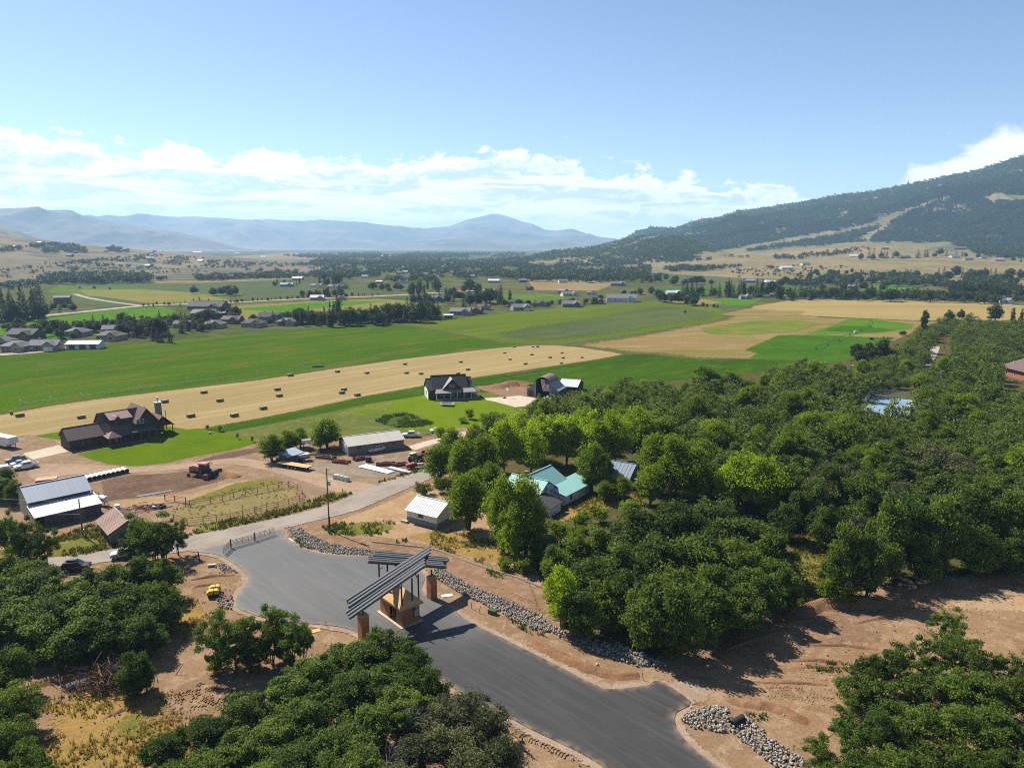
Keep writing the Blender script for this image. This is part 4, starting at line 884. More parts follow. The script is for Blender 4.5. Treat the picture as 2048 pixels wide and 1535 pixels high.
for x, y in PTS[ok]:
    if abs(x) > .72 * y + 12: continue
    r = 3.5 + max(0, y - 170) * .008 + 2.6 * max(0, vnoise(x / 20, y / 20, 4) - .66) * 4
    if near(x, y, r): continue
    cell.setdefault((int(x // 12), int(y // 12)), []).append((x, y, r * .8)); cand.append((x, y))
cand.sort(key=lambda q: q[1])
rest = []
n_oak = sum(1 for t in TREES if KINDS[t['key']]['obj'] == 'oak_tree')
for x, y in cand:
    u = rngw.random(); H = rngw.choice((rngw.uniform(3.4, 5.2), rngw.uniform(5, 7.2), rngw.uniform(5, 7.2), rngw.uniform(7.4, 11))); W = H * rngw.uniform(.95, 1.35)
    if y > 300: H *= .92
    if (u < .16 or 60 < x < 95 and u < .3) and y < 330: put_tree('bright', (x, y, 0), H * 1.12, W * .85, "leafy trees in the oak wood", 'bright green leafy tree', rng=rngw); continue
    if n_oak < 296:
        n_oak += 1; put_tree('oakgrey' if u > .82 else 'oak', (x, y, 0), H, W, "oaks of the dense wood", 'greyish scrub oak' if u > .82 else None, rng=rngw)
    else: rest.append((x, y, H, W, u))
print("oaks", n_oak, "rest", len(rest))
def merged_wood(name, items, label, nlv, mat, cat=None, n_lobes=22, lr=1.35, lpl=52, ls=.44):
    bases = [make_crown(500 + i, 6.5, 6.8, .6, n_lobes, lr, lpl, ls, fill=.65, taper=.15)[:2] for i in range(nlv)]
    Vs = []; Ts = []; r = np.random.default_rng(5)
    for it in items:
        x, y, H, W = it[:4]; V, T = bases[r.integers(nlv)]; a = r.random() * 6.283; ca, sa = math.cos(a), math.sin(a)
        Vs.append(np.stack([(V[:, 0] * ca - V[:, 1] * sa) * W / 6.8 + x, (V[:, 0] * sa + V[:, 1] * ca) * W / 6.8 + y, V[:, 2] * H / 6.5 + (it[5] if len(it) > 5 else 0)], 1))
        Ts.append(np.clip(T + r.normal() * .2, 0, 1))
    V = np.concatenate(Vs); o = link_mesh(name, np_mesh(name, V, quads=np.arange(len(V)).reshape(-1, 4), attrs={'tint': np.concatenate(Ts)}), M[mat])
    return tag(o, label, None, None, 'stuff')
ug = []
rng2 = np.random.default_rng(8)
for x, y in PTS[ok][:9000:6]:
    if abs(x) < .72 * y + 12: h_ = rng2.uniform(1.2, 2.8); ug.append((x, y, h_, h_ * rng2.uniform(1.0, 1.7), 0))
merged_wood("undergrowth", ug, "low scrub between the oaks of the wood", 4, 'oak', n_lobes=8, lr=1.9, lpl=26, ls=.95)
if rest: merged_wood("woodland", rest, "far upper part of the oak wood", 5, 'oak')
# --- explicit trees on the far edge of the wood
g = "single trees at the top of the oak wood"
for k, x, yb, yt, w, lk in [('round', 1847, 668, 618, 18, 'tall narrow broadleaf tree'), ('round', 1988, 645, 608, 34, 'big open-crowned tree'), ('round', 1921, 640, 617, 18, 'small round tree'), ('round', 1898, 648, 620, 24, 'loose green tree'), ('round', 1936, 644, 627, 13, 'small pale tree'), ('poplar', 2024, 650, 615, 12, 'slim poplar'), ('poplar', 2042, 648, 617, 9, 'slim poplar'), ('round', 1806, 672, 660, 16, 'dark round shrub'), ('round', 1370, 627, 620, 6, 'tiny lone tree')]: tr(k, x, yb, yt, w, g, lk)
g = "oaks in the island on the green field"
for x, yb, yt, w in [(1712, 720, 686, 30), (1736, 722, 682, 34), (1762, 726, 674, 36), (1748, 728, 695, 34), (1722, 730, 700, 30), (1780, 728, 700, 28), (1743, 680, 674, 10)]: tr('round', x, yb, yt, w, g, 'dark round oak')
# ------------------------------------------------------------------ materials of built things
M['ply'] = striped("plywood_sheathing", (.40, .17, .055), (.34, .14, .045), 1.22, 'z', .8, 0, .1, .35, .97)
M['plytop'] = paint("raw_plywood", (.50, .30, .125), .8, 0, .2, .15, 2)
M['steel'] = paint("dark_steel", (.045, .048, .052), .6, 0, .3, .2, 4)
M['steeltop'] = paint("dark_steel_deck", (.15, .15, .15), .6, 0, .3, .12, 2)
M['galv'] = paint("galvanised_steel", (.45, .46, .47), .45, .6, .5, .2, 5)
M['whitepaint'] = paint("white_paint", (.60, .59, .57), .6, 0, .3, .1, 3)
M['dirtywhite'] = paint("weathered_white_siding", (.62, .60, .55), .7, 0, .3, .2, 2)
M['rust'] = paint("rusty_iron", (.19, .085, .05), .85, .1, .3, .4, 3, (.10, .05, .035))
M['black'] = paint("black_rubber", (.02, .02, .021), .8, 0, .3, .1, 6)
M['glass'] = paint("dark_glass", (.03, .036, .042), .08, 0, .7, .0, 2)
M['polewood'] = paint("weathered_pole", (.17, .105, .065), .9, 0, .2, .3, 5)
M['wood'] = striped("grey_barn_boards", (.20, .185, .165), (.155, .14, .125), .28, 'x', .9, 0, .5, .5, .88, (.09, .08, .07))
M['woody'] = striped("grey_barn_boards_side", (.20, .185, .165), (.155, .14, .125), .28, 'y', .9, 0, .5, .5, .88, (.09, .08, .07))
M['bluemetal'] = striped("pale_blue_sheet_roof", (.25, .30, .37), (.21, .26, .32), .55, 'x', .6, 0, .6, .12, .8)
M['rustroof'] = striped("rusty_corrugated_roof", (.33, .225, .18), (.25, .155, .12), .5, 'x', .75, .2, .6, .4, .6, (.36, .27, .23))
M['whiteroof'] = striped("white_ribbed_roof", (.46, .48, .47), (.42, .44, .43), .62, 'x', .6, 0, .6, .08, .84)
M['buffroof'] = striped("buff_metal_roof", (.42, .40, .36), (.37, .34, .29), .9, 'x', .6, 0, .4, .15, .8, (.46, .38, .30))
M['barnside'] = paint("dark_barn_siding", (.085, .082, .078), .85, 0, .2, .25, 2)
M['buffside'] = striped("cream_metal_siding", (.42, .37, .25), (.34, .30, .20), .4, 'y', .6, .1, .5, .12, .85)
M['block'] = paint("grey_block_wall", (.21, .20, .185), .9, 0, .2, .25, 2)
M['green_roof'] = striped("sea_green_metal_roof", (.20, .39, .37), (.17, .34, .325), .6, 'x', .65, 0, .5, .1, .85)
M['green_roof_y'] = striped("sea_green_metal_roof_wing", (.20, .43, .36), (.16, .36, .30), .6, 'y', .5, .1, .5, .1, .85)
M['darkroof'] = paint("dark_roofing", (.055, .052, .055), .85, 0, .2, .2, 3)
M['brownroof'] = paint("brown_shingles", (.125, .085, .078), .85, 0, .2, .25, 2.5)
M['pinkroof'] = paint("reddish_brown_metal_roof", (.17, .10, .088), .7, 0, .3, .15, 2)
M['brownside'] = striped("dark_brown_log_siding", (.062, .046, .036), (.045, .034, .028), .35, 'z', .85, 0, .5, .25, .85)
M['charroof'] = paint("charcoal_shingles", (.048, .048, .052), .85, 0, .2, .25, 2.5)
M['greyroof'] = paint("grey_metal_porch_roof", (.20, .195, .18), .7, 0, .3, .12, 2)
M['darkside'] = striped("dark_lap_siding", (.06, .052, .045), (.042, .037, .033), .3, 'z', .8, 0, .4, .2, .88)
M['stone'] = paint("grey_chimney_stone", (.23, .22, .21), .9, 0, .2, .4, 3)
M['trim'] = paint("pale_trim", (.62, .60, .55), .6, 0, .3, .1, 3)
M['doorwood'] = paint("honey_wood_door", (.32, .20, .07), .6, 0, .3, .2, 3)
M['brick'] = paint("red_brick_wall", (.30, .10, .06), .9, 0, .2, .3, 4)
M['quonset'] = paint("grey_painted_boards", (.20, .215, .235), .75, 0, .3, .25, 2)
M['archroof'] = paint("rusty_arched_sheet_roof", (.22, .15, .12), .7, 0, .3, .5, .9, (.13, .085, .07))
M['skirtroof'] = striped("grey_sheet_skirt_roof", (.25, .27, .29), (.21, .23, .25), .7, 'x', .6, 0, .5, .1, .85)

# ------------------------------------------------------------------ building helpers (local frame: x along the ridge, y towards the back)
def frame2(p1, p2, z, lab=None):
    """two photo points on a ridge (left, right) at height z -> middle, heading, length"""
    A = G(*p1, z); B = G(*p2, z); d = B - A
    return ((A + B) / 2), math.atan2(d.y, d.x), d.length
def gable_walls(mb, L, W, eave, ridge, x0=None, x1=None, y0=None):
    x0 = -L / 2 if x0 is None else x0; x1 = L / 2 if x1 is None else x1; a = -W / 2 if y0 is None else y0; b = a + W; m = (a + b) / 2
    return mb.prism([(a, 0), (b, 0), (b, eave), (m, ridge), (a, eave)], 'x', x0, x1)
def gable_roof(mb, L, W, eave, ridge, ov=.45, og=.4, th=.16, x0=None, x1=None, y0=None, ribs=0):
    x0 = (-L / 2 if x0 is None else x0) - og; x1 = (L / 2 if x1 is None else x1) + og; a = -W / 2 if y0 is None else y0; b = a + W; m = (a + b) / 2
    k = (ridge - eave) / (W / 2); zt = th + .05
    for s, e in ((-1, a), (1, b)):
        ye = e + s * ov; ze = eave - k * ov
        q = [(x0, m, ridge + zt), (x1, m, ridge + zt), (x1, ye, ze + zt), (x0, ye, ze + zt)]
        mb.slab(q if s < 0 else q[::-1], th)
        if ribs:
            n = int((x1 - x0) / ribs)
            for i in range(n + 1):
                x = x0 + .04 + (x1 - x0 - .08) * i / n; mb.bar((x, m, ridge + zt + .03), (x, ye, ze + zt + .03), .06, .045)
    mb.bar((x0 - .02, m, ridge + zt + .03), (x1 + .02, m, ridge + zt + .03), .3, .08)
    return mb
def window(parent, c, w, h, face='-y', frame='trim', glass='glass', panes=1, name='window'):
    """a framed window set on a wall face; the pane is its sub-part"""
    f = MB(); t = .09
    def B(u0, u1, z0, z1, o0, o1, mb):
        if face in ('-y', '+y'):
            s = -1 if face == '-y' else 1; mb.bx(c[0] + u0, c[0] + u1, *sorted((c[1] + s * o0, c[1] + s * o1)), c[2] + z0, c[2] + z1)
        else:
            s = -1 if face == '-x' else 1; mb.bx(*sorted((c[0] + s * o0, c[0] + s * o1)), c[1] + u0, c[1] + u1, c[2] + z0, c[2] + z1)
    B(-w / 2 - t, w / 2 + t, h / 2, h / 2 + t, -.05, .07, f); B(-w / 2 - t, w / 2 + t, -h / 2 - t, -h / 2, -.05, .09, f)
    B(-w / 2 - t, -w / 2, -h / 2, h / 2, -.05, .07, f); B(w / 2, w / 2 + t, -h / 2, h / 2, -.05, .07, f)
    for i in range(1, panes): x = -w / 2 + w * i / panes; B(x - .05, x + .05, -h / 2, h / 2, -.05, .07, f)
    wo = f.build(name, M[frame], parent); g = MB(); B(-w / 2, w / 2, -h / 2, h / 2, -.05, .02, g); g.build('pane', M[glass], wo); return wo
def door(parent, c, w, h, face='-y', mat='trim', name='door', handle=True):
    g = MB(); s = {'-y': (0, -1), '+y': (0, 1), '-x': (-1, 0), '+x': (1, 0)}[face]
    if s[0] == 0: g.bx(c[0] - w / 2, c[0] + w / 2, *sorted((c[1] - s[1] * .04, c[1] + s[1] * .06)), c[2], c[2] + h)
    else: g.bx(*sorted((c[0] - s[0] * .04, c[0] + s[0] * .06)), c[1] - w / 2, c[1] + w / 2, c[2], c[2] + h)
    d = g.build(name, M[mat], parent)
    if handle:
        hd = MB()
        if s[0] == 0: hd.box((c[0] + w * .38, c[1] + s[1] * .09, c[2] + h * .48), (.06, .08, .14))
        else: hd.box((c[0] + s[0] * .09, c[1] + w * .38, c[2] + h * .48), (.08, .06, .14))
        hd.build('handle', M['galv'], d)
    return d

# ------------------------------------------------------------------ 1  gatehouse with its two crossed roofs
Lc, Fc, Rc = G(761, 1225), G(805.2, 1257), G(838.6, 1242.8)
u = (Fc - Lc); Lg = u.length; u.normalize(); v = Vector((-u.y, u.x, 0)); Wd = (Rc - Fc).dot(v)
gh = thing('gatehouse', 'plywood-clad gatehouse under two crossed dark steel roofs on the new drive', 'gatehouse', Fc, math.atan2(u.y, u.x))
# local: origin at the front corner, x runs out along the long wall (towards the viewer), so the building is x -Lg..0, y 0..Wd
Z0 = ROADZ; HW = 3.5
w = MB(); T = .16; dx0, dx1 = -Lg * .60, -Lg * .24
w.bx(-Lg, dx0, 0, T, Z0, HW); w.bx(dx1, 0, 0, T, Z0, HW); w.bx(dx0, dx1, 0, T, Z0 + 2.35, HW); w.bx(-Lg, 0, Wd - T, Wd, Z0, HW)
w.bx(-T, 0, T, Wd - T, Z0, HW); w.bx(-Lg, -Lg + T, T, Wd - T, Z0, HW); w.build('wall', M['ply'], gh)
MB().bx(-Lg - .4, .35, -.45, Wd + .35, Z0 - .02, Z0 + .1).build('plinth', M['concrete'], gh)
MB().bx(-Lg + T, -T, T, Wd - T, Z0 + .102, Z0 + .14).build('floor', M['plytop'], gh)
fr = MB(); 
for x in (dx0 + .05, dx1 - .05): fr.bx(x - .05, x + .05, -.03, T + .02, Z0 + .1, Z0 + 2.35)
fr.bar((dx0 + .15, T + .3, Z0 + .2), (dx0 + .9, T + .1, Z0 + 2.0), .07); fr.bar((dx0 + .4, T + .5, Z0 + .2), (dx0 + 1.2, T + .2, Z0 + 1.7), .07)
fr.build('doorway', M['plytop'], gh)
rf = MB(); o = .45; rz0 = HW + .02; rz1 = HW + 2.1; a0, a1, b0, b1 = -Lg - o, o, -o, Wd + o; my = (b0 + b1) / 2; rl, rr = a0 + 1.9, a1 - 1.9
P = [(a0, b0, rz0), (a1, b0, rz0), (a1, b1, rz0), (a0, b1, rz0), (rl, my, rz1), (rr, my, rz1)]
for q in ((0, 1, 5, 4), (2, 3, 4, 5)): rf.slab([P[i] for i in q], .09)
for q in ((1, 2, 5), (3, 0, 4)):
    t = [Vector(P[i]) for i in q]; rf.add(t + [p - Vector((0, 0, .1)) for p in t], [(0, 1, 2), (5, 4, 3), (0, 3, 4, 1), (1, 4, 5, 2), (2, 5, 3, 0)])
ro = rf.build('roof', M['plytop'], gh)
fa = MB()
for (p, q) in (((a0, b0), (a1, b0)), ((a1, b0), (a1, b1)), ((a1, b1), (a0, b1)), ((a0, b1), (a0, b0))): fa.bar((*p, rz0 - .16), (*q, rz0 - .16), .06, .28)
fa.build('fascia', M['plytop'], ro)
mb = MB().box((.12, Wd * .78, Z0 + 1.7), (.22, .7, 1.1)).box((.1, Wd * .78, Z0 + 2.5), (.1, .1, .8)); mb.build('meter_box', M['galv'], gh)
MB().tube([(.09, Wd * .62, Z0 + 2.2), (.16, Wd * .62, Z0 + 2.6), (.16, Wd * .62, Z0 + 3.1)], .09, 6).build('lantern', M['black'], gh)
inv = gh.matrix_basis.inverted() if False else Matrix.LocRotScale(Fc, Matrix.Rotation(math.atan2(u.y, u.x), 3, 'Z').to_quaternion(), None).inverted()
def gl(p): return inv @ Vector(p)
# entry pillars (plywood boxes) carrying the low ends
def pillar(base, label_part, hp):
    b = gl(base); m = MB(); m.box((b.x, b.y, hp / 2), (1.25, 1.25, hp)); po = m.build('pillar', M['ply'], gh)
    MB().box((b.x, b.y, hp + .04), (1.36, 1.36, .08)).build('cap', M['plytop'], po); MB().box((b.x, b.y, .06), (1.6, 1.6, .12)).build('footing', M['concrete'], po)
pr = G(864, 1197); pl = G(726, 1229, 4.0); pl.z = 0
pillar(pr, 0, 4.0); pillar(pl, 0, 4.0)
def canopy(UL, LL, UR, LR, name):
    UL, LL, UR, LR = [gl(p) for p in (UL, LL, UR, LR)]; n = 6; ax = ((UR - UL) + (LR - LL)).normalized()
    acr = ((LL - UL) + (LR - UR)) / 2; nrm = ax.cross(acr).normalized(); nrm = nrm if nrm.z > 0 else -nrm
    wd = acr.length; root = MB(); 
    mid = [(UL + LL) / 2, (UR + LR) / 2]
    root.bar(UL.lerp(LL, .06) - nrm * .2, UR.lerp(LR, .06) - nrm * .2, .16, .22); root.bar(UL.lerp(LL, .94) - nrm * .2, UR.lerp(LR, .94) - nrm * .2, .16, .22)
    for f in np.linspace(.05, .95, 7): root.bar(UL.lerp(UR, f) - nrm * .2, LL.lerp(LR, f) - nrm * .2, .12, .18)
    for k in range(n):                         # flat decking strip under the channels closes the gaps
        pass
    q = [UL - nrm * .06, UR - nrm * .06, LR - nrm * .06, LL - nrm * .06]; root.slab(q, .03)
    cp = root.build(name, M['steel'], gh)
    for k in range(n):
        f = (k + .5) / n; s = (.0, .28, .1, -.45, -.2, -.05)[k]; e = (.1, .35, .25, -.75, -.6, -.45)[k]
        a = UL.lerp(LL, f) + ax * s; b = UR.lerp(LR, f) + ax * e; h = nrm * (.12 if k < 3 else .06)
        bm_ = MB(); bm_.bar(a + h, b + h, wd / n * .74, .2, up=nrm); bm_.bar(a + h + nrm * .12 + acr.normalized() * wd / n * .2, b + h + nrm * .12 + acr.normalized() * wd / n * .2, .1, .1, up=nrm)
        bm_.build('channel_beam', M['steeltop'], cp)
    return cp, (UL, LL, UR, LR)
cA, qa = canopy(G(692.7, 1197, 5.9), G(698.9, 1238.4, 4.15), G(860, 1090, 10.3), G(854.5, 1129.4, 8.6), 'canopy_roof')
cB, qb = canopy(G(749, 1102, 9.4), G(735.5, 1123.5, 9.4), G(893, 1114.5, 5.1), G(893.5, 1134.5, 5.0), 'canopy_roof')
def posts(pts):
    for a, b in pts: MB().bar(gl(a), gl(b), .2).build('post', M['steel'], gh)
Bk = Lc + Rc - Fc
def V3(p, z): return Vector((p.x, p.y, z))
posts([(V3(Fc, HW), V3(Fc, 7.3)), (V3(Rc, HW), V3(Rc, 8.0)), (V3(Bk, HW), V3(Bk, 8.2)), (V3(Lc, HW), V3(Lc, 8.3)), (V3(pr, 4.0), V3(pr, 5.2)), (V3(pl, 4.0), V3(pl, 4.6)), (V3(Lc.lerp(Bk, .5), HW), V3(Lc.lerp(Bk, .5), 8.2)), (V3(Fc.lerp(Rc, .62), HW + .4), V3(Fc.lerp(Rc, .62), 7.8))])
br = [(V3(Fc, 6.5), V3(Fc.lerp(Lc, .16), 7.1)), (V3(Rc, 7.2), V3(Rc.lerp(Bk, .16), 7.9)), (V3(Lc, 7.5), V3(Lc.lerp(Fc, .16), 8.1)), (V3(Bk, 7.4), V3(Bk.lerp(Rc, .16), 8.0))]
for a, b in br: MB().bar(gl(a), gl(b), .12).build('brace', M['steel'], gh)

# ------------------------------------------------------------------ 2  grey barn with pale blue roof and lean-to
c, hd, L = frame2((40, 973), (168, 948), 6.9)
b = thing('barn', 'grey barn with pale blue ribbed roof and open-fronted lean-to', 'barn', (c.x, c.y, 0), hd)
W = 9.0; gable_walls(MB(), L - .6, W, 4.5, 6.7).build('wall', M['buffside'], b)
gable_roof(MB(), L - .6, W, 4.5, 6.7, .5, .35, .12, ribs=.9).build('roof', M['bluemetal'], b)
MB().bx(-L / 2 + .4, L / 2 - .4, -W / 2 - .05, -W / 2 + .02, .3, 4.3).build('front_siding', M['barnside'], b)
le = MB(); le.slab([(-L / 2 - .1, -W / 2 - .1, 3.75), (L / 2 + .4, -W / 2 - .1, 3.75), (L / 2 + .4, -W / 2 - 6.1, 2.7), (-L / 2 - .1, -W / 2 - 6.1, 2.7)], .12)
for i in range(20): x = -L / 2 + (L + .3) * i / 19; le.bar((x, -W / 2 - .12, 3.79), (x, -W / 2 - 6.08, 2.74), .07, .08)
le.build('lean_to_roof', M['whiteroof'], b)
MB().bx(-L / 2 + 1.6, L / 2 + .1, -W / 2 - 5.7, -W / 2 - 5.55, 0, 2.7).bx(L / 2 - .05, L / 2 + .1, -W / 2 - 5.55, -W / 2 - .1, 0, 2.65).build('lean_to_wall', M['barnside'], b)
lp = MB().prism([(-W / 2 - 5.5, 0), (-W / 2, 0), (-W / 2, 3.4), (-W / 2 - 5.5, 2.45)], 'x', -L / 2 + .05, -L / 2 + .18); lp.build('side_wall', M['buffside'], b)
door(b, (2, -W / 2 - 5.7, 0), 2.2, 2.2, '-y', 'wood', 'door')

# ------------------------------------------------------------------ 3  weathered shed with rusty roof
c, hd, L = frame2((228, 1013), (255, 1040), 4.4)
b = thing('shed', 'weathered grey board shed with rusty striped roof', 'shed', (c.x, c.y, 0), hd)
W = 6.6; gable_walls(MB(), L - .5, W, 2.4, 4.2).build('wall', M['woody'], b)
gable_roof(MB(), L - .5, W, 2.4, 4.2, .45, .3, .08, ribs=.5).build('roof', M['rustroof'], b)
x1 = (L - .5) / 2; door(b, (x1, -1.0, 0), 1.5, 2.1, '+x', 'barnside'); window(b, (-.6, -W / 2, 1.4), .8, .9, '-y', 'wood'); window(b, (1.3, -W / 2, 1.3), .7, .9, '-y', 'wood')
ch = MB().box((-x1 - .2, .6, 4.3), (1.0, .9, .9)); ch.build('chimney', M['whitepaint'], b)

# ------------------------------------------------------------------ 4  white shed with ribbed roof
c, hd, L = frame2((833, 989), (898, 1004), 4.9)
b = thing('shed', 'small white shed with white ribbed roof on a grey block base', 'shed', (c.x, c.y, 0), hd)
W = 7.4; gable_walls(MB(), L - .7, W, 2.9, 4.7).build('wall', M['dirtywhite'], b)
gable_roof(MB(), L - .7, W, 2.9, 4.7, .5, .35, .1, ribs=.62).build('roof', M['whiteroof'], b)
MB().bx(-L / 2 + .3, L / 2 - .3, -W / 2 - .05, W / 2 + .05, 0, 1.25).build('block_base', M['block'], b)
window(b, (-.3, -W / 2, 2.1), 1.1, .55, '-y', 'barnside', panes=2)
MB().box((-L / 2 + .2, -W / 2 - .6, .3), (1.6, .7, .5)).build('step', M['concrete'], b)

# ------------------------------------------------------------------ 5  long barn
c, hd, L = frame2((684, 872.5), (798, 858.5), 4.6)
b = thing('long_barn', 'long low barn with buff metal roof beside the machinery yard', 'barn', (c.x, c.y, 0), hd)
W = 9.5; gable_walls(MB(), L - .6, W, 2.8, 4.4).build('wall', M['block'], b)
gable_roof(MB(), L - .6, W, 2.8, 4.4, .4, .3, .1, ribs=.9).build('roof', M['buffroof'], b)
for x in (-L * .3, -.2, L * .3): window(b, (x, -W / 2, 2.1), 1.0, .6, '-y', 'barnside')
MB().bx(-L / 2 + .26, -L / 2 + .32, -2.6, 1.2, .2, 3.1).build('plastic_sheet', M['whitepaint'], b)
# ------------------------------------------------------------------ 6  small dark shed in the trees, water tank beside
b = thing('shed', 'small dark shed with bluish sloping roof under the trees', 'shed', G(583, 922), heading((567, 922), (600, 912)))
MB().prism([(-1.8, 0), (1.8, 0), (1.8, 2.9), (-1.8, 2.2)], 'x', -2.6, 2.6).build('wall', M['barnside'], b)
MB().slab([(-2.9, 2.1, 3.03), (2.9, 2.1, 3.03), (2.9, -2.2, 2.2), (-2.9, -2.2, 2.2)], .1).build('roof', M['bluemetal'], b)
door(b, (.4, -1.8, 0), .9, 1.9, '-y', 'wood')

# ------------------------------------------------------------------ 7  white farmhouse with sea-green roof
cB_, hB, LB = frame2((1057.3, 948.4), (1101, 929), 6.2)
b = thing('farmhouse', 'white farmhouse with sea green metal roofs among leafy trees', 'house', (cB_.x, cB_.y, 0), hB)
W = 9.0
gable_walls(MB(), LB - .4, W, 3.4, 6.0).build('wall', M['dirtywhite'], b)
gable_roof(MB(), LB - .4, W, 3.4, 6.0, .1, .4, .1).build('roof', M['green_roof'], b)
# low-pitched rear extension running on past the gable
x0, x1 = -LB / 2 + 1.2, LB / 2 + 5.2
MB().prism([(-W / 2 - 4.4, 0), (-W / 2 + .6, 0), (-W / 2 + .6, 3.2), (-W / 2 - 4.4, 2.35)], 'x', x0 + .3, x1 - .4).build('extension', M['dirtywhite'], b)
MB().slab([(x0, -W / 2 + .6, 3.62), (x1, -W / 2 + .6, 3.62), (x1, -W / 2 - 4.9, 2.5), (x0, -W / 2 - 4.9, 2.5)], .1).build('extension_roof', M['green_roof'], b)
for x in (x0 + 3.0, x1 - 3.2): window(b, (x, -W / 2 - 4.4, 1.45), .9, 1.3, '-y', 'trim')
# front wing with its gable facing the viewer's right
A0, A1 = G(1025.3, 945.3, 6.0), G(1095.6, 960, 6.0); d = A1 - A0; hA = math.atan2(d.y, d.x)
invb = Matrix.LocRotScale(Vector((cB_.x, cB_.y, 0)), Matrix.Rotation(hB, 3, 'Z').to_quaternion(), None).inverted(); mA = invb @ V3((A0 + A1) / 2, 0)
def part_in(mb, parent, name, mats, loc, rz):
    o = mb.build(name, mats, parent); o.location = loc; o.rotation_euler = (0, 0, rz); return o
LA = d.length; part_in(gable_walls(MB(), LA - .5, 7.4, 3.4, 5.7), b, 'wing_wall', M['dirtywhite'], mA, hA - hB)
wr = part_in(gable_roof(MB(), LA - .5, 7.4, 3.4, 5.7, .45, .45, .12), b, 'wing_roof', M['green_roof'], mA, hA - hB)
ww = window(wr, ((LA - .5) / 2, -.4, 4.1), .8, 1.2, '+x', 'trim')
part_in(MB().box((0, 0, 6.2), (.7, .7, 1.7)).box((0, 0, 7.1), (.85, .85, .14)), b, 'chimney', M['stone'], mA + Vector((math.cos(hA - hB), math.sin(hA - hB), 0)) * -1.0, hA - hB)
# dark-roofed lean-to under that gable
pc = G(1099.5, 1035); pl_ = invb @ Vector((pc.x, pc.y, 0)); px_ = MB()
e0 = Vector((math.cos(hA - hB), math.sin(hA - hB), 0)); e1 = Vector((-e0.y, e0.x, 0))
px_ = MB().prism([(-4.2, 0), (0, 0), (0, 2.2), (-4.2, 3.5)], 'y', 0, 4.6); part_in(px_, b, 'lean_to', M['dirtywhite'], pl_, hA - hB)
part_in(MB().slab([(.35, -.3, 2.24), (.35, 4.9, 2.24), (-4.2, 4.9, 3.62), (-4.2, -.3, 3.62)], .1), b, 'lean_to_roof', M['darkroof'], pl_, hA - hB)
M['shadedblue'] = striped('shaded_blue_sheet_roof', (.13, .18, .26), (.11, .15, .22), .55, 'x', .6, 0, .6, .15, .8)  # pale blue roof darkened: dappled tree shade put into the colour
# ------------------------------------------------------------------ 8  grey sheet-roofed shed in the trees
c, hd, L = frame2((1222, 919), (1273, 927), 5.4)
b = thing('shed', 'old shed with blue-grey sheet roof half hidden by leafy trees', 'shed', (c.x, c.y, 0), hd)
gable_walls(MB(), L - .4, 9, 2.6, 5.2).build('wall', M['wood'], b); gable_roof(MB(), L - .4, 9, 2.6, 5.2, .4, .3, .08, ribs=.9).build('roof', M['shadedblue'], b)
MB().slab([(L / 2 + .4, 1.0, 3.4), (L / 2 + 4.6, 1.0, 3.4), (L / 2 + 4.6, -3.6, 2.6), (L / 2 + .4, -3.6, 2.6)], .08).build('side_roof', M['shadedblue'], b)
pp = MB()
for y in (.8, -3.4): pp.bar((L / 2 + 4.4, y, 0), (L / 2 + 4.4, y, 2.6 if y < 0 else 3.3), .16)
pp.build('post', M['polewood'], b)

# ------------------------------------------------------------------ 9  brown house
hd = heading((127.5, 857.4), (178.5, 849.2), 5.9); O = G(141, 902)
b = thing('brown_house', 'dark brown log house with reddish roofs, porch and tall stone chimney', 'house', O, hd)
MB().prism([(0, 0), (8.4, 0), (8.4, 3.2), (4.2, 5.9), (0, 3.2)], 'x', 0, 9.4).build('garage_wall', M['brownside'], b)
gable_roof(MB(), 0, 8.4, 3.2, 5.9, .5, .5, .15, 0, 9.2, 0).build('garage_roof', M['brownroof'], b)
MB().prism([(-.3, 0), (9.6, 0), (9.6, 4.0), (4.65, 8.6), (-.3, 4.0)], 'x', 9.4, 23.0).build('wall', M['brownside'], b)
gable_roof(MB(), 0, 9.9, 4.0, 8.6, .5, .45, .16, 9.5, 21.5, -.3).build('roof', M['brownroof'], b)
MB().prism([(17.2, 0), (25.0, 0), (25.0, 4.4), (21.1, 9.2), (17.2, 4.4)], 'y', -.9, 10.2).build('cross_wing', M['brownside'], b)
cr = MB()
for s, e in ((-1, 17.2), (1, 25.0)):
    xe = e + s * .5; ze = 4.4 - .62; q = [(21.1, -1.5, 9.42), (21.1, 10.7, 9.42), (xe, 10.7, ze), (xe, -1.5, ze)]; cr.slab(q, .16)
cr.build('cross_roof', M['brownroof'], b)
MB().prism([(.6, 5.0), (4.5, 5.0), (4.5, 7.9), (.6, 7.0)], 'x', 11.4, 17.2).build('dormer_wall', M['brownside'], b)
dr = MB().slab([(11.1, .1, 7.08), (17.6, .1, 7.08), (17.6, 4.65, 8.75), (11.1, 4.65, 8.75)], .14).build('dormer_roof', M['pinkroof'], b)
pk = MB(); pk.slab([(12.2, .0, 6.9), (13.3, .0, 8.0), (13.3, 2.6, 8.35), (12.2, 2.6, 7.9)], .1); pk.slab([(13.3, .0, 8.0), (14.4, .0, 6.9), (14.4, 2.6, 7.9), (13.3, 2.6, 8.35)], .1); pk.build('dormer_gable', M['pinkroof'], dr)
for x in (13.0, 15.9): window(b, (x, .6, 6.1), .9, 1.1, '-y', 'brownside')
MB().slab([(9.3, -.3, 3.95), (23.2, -.3, 3.95), (23.2, -3.4, 2.85), (9.3, -3.4, 2.85)], .14).build('porch_roof', M['brownroof'], b)
hp = MB(); Q = [(8.7, -4.6, 2.75), (12.6, -4.6, 2.75), (12.6, -.6, 3.0), (8.7, -.6, 3.0)]; ap = (10.6, -2.5, 4.3)
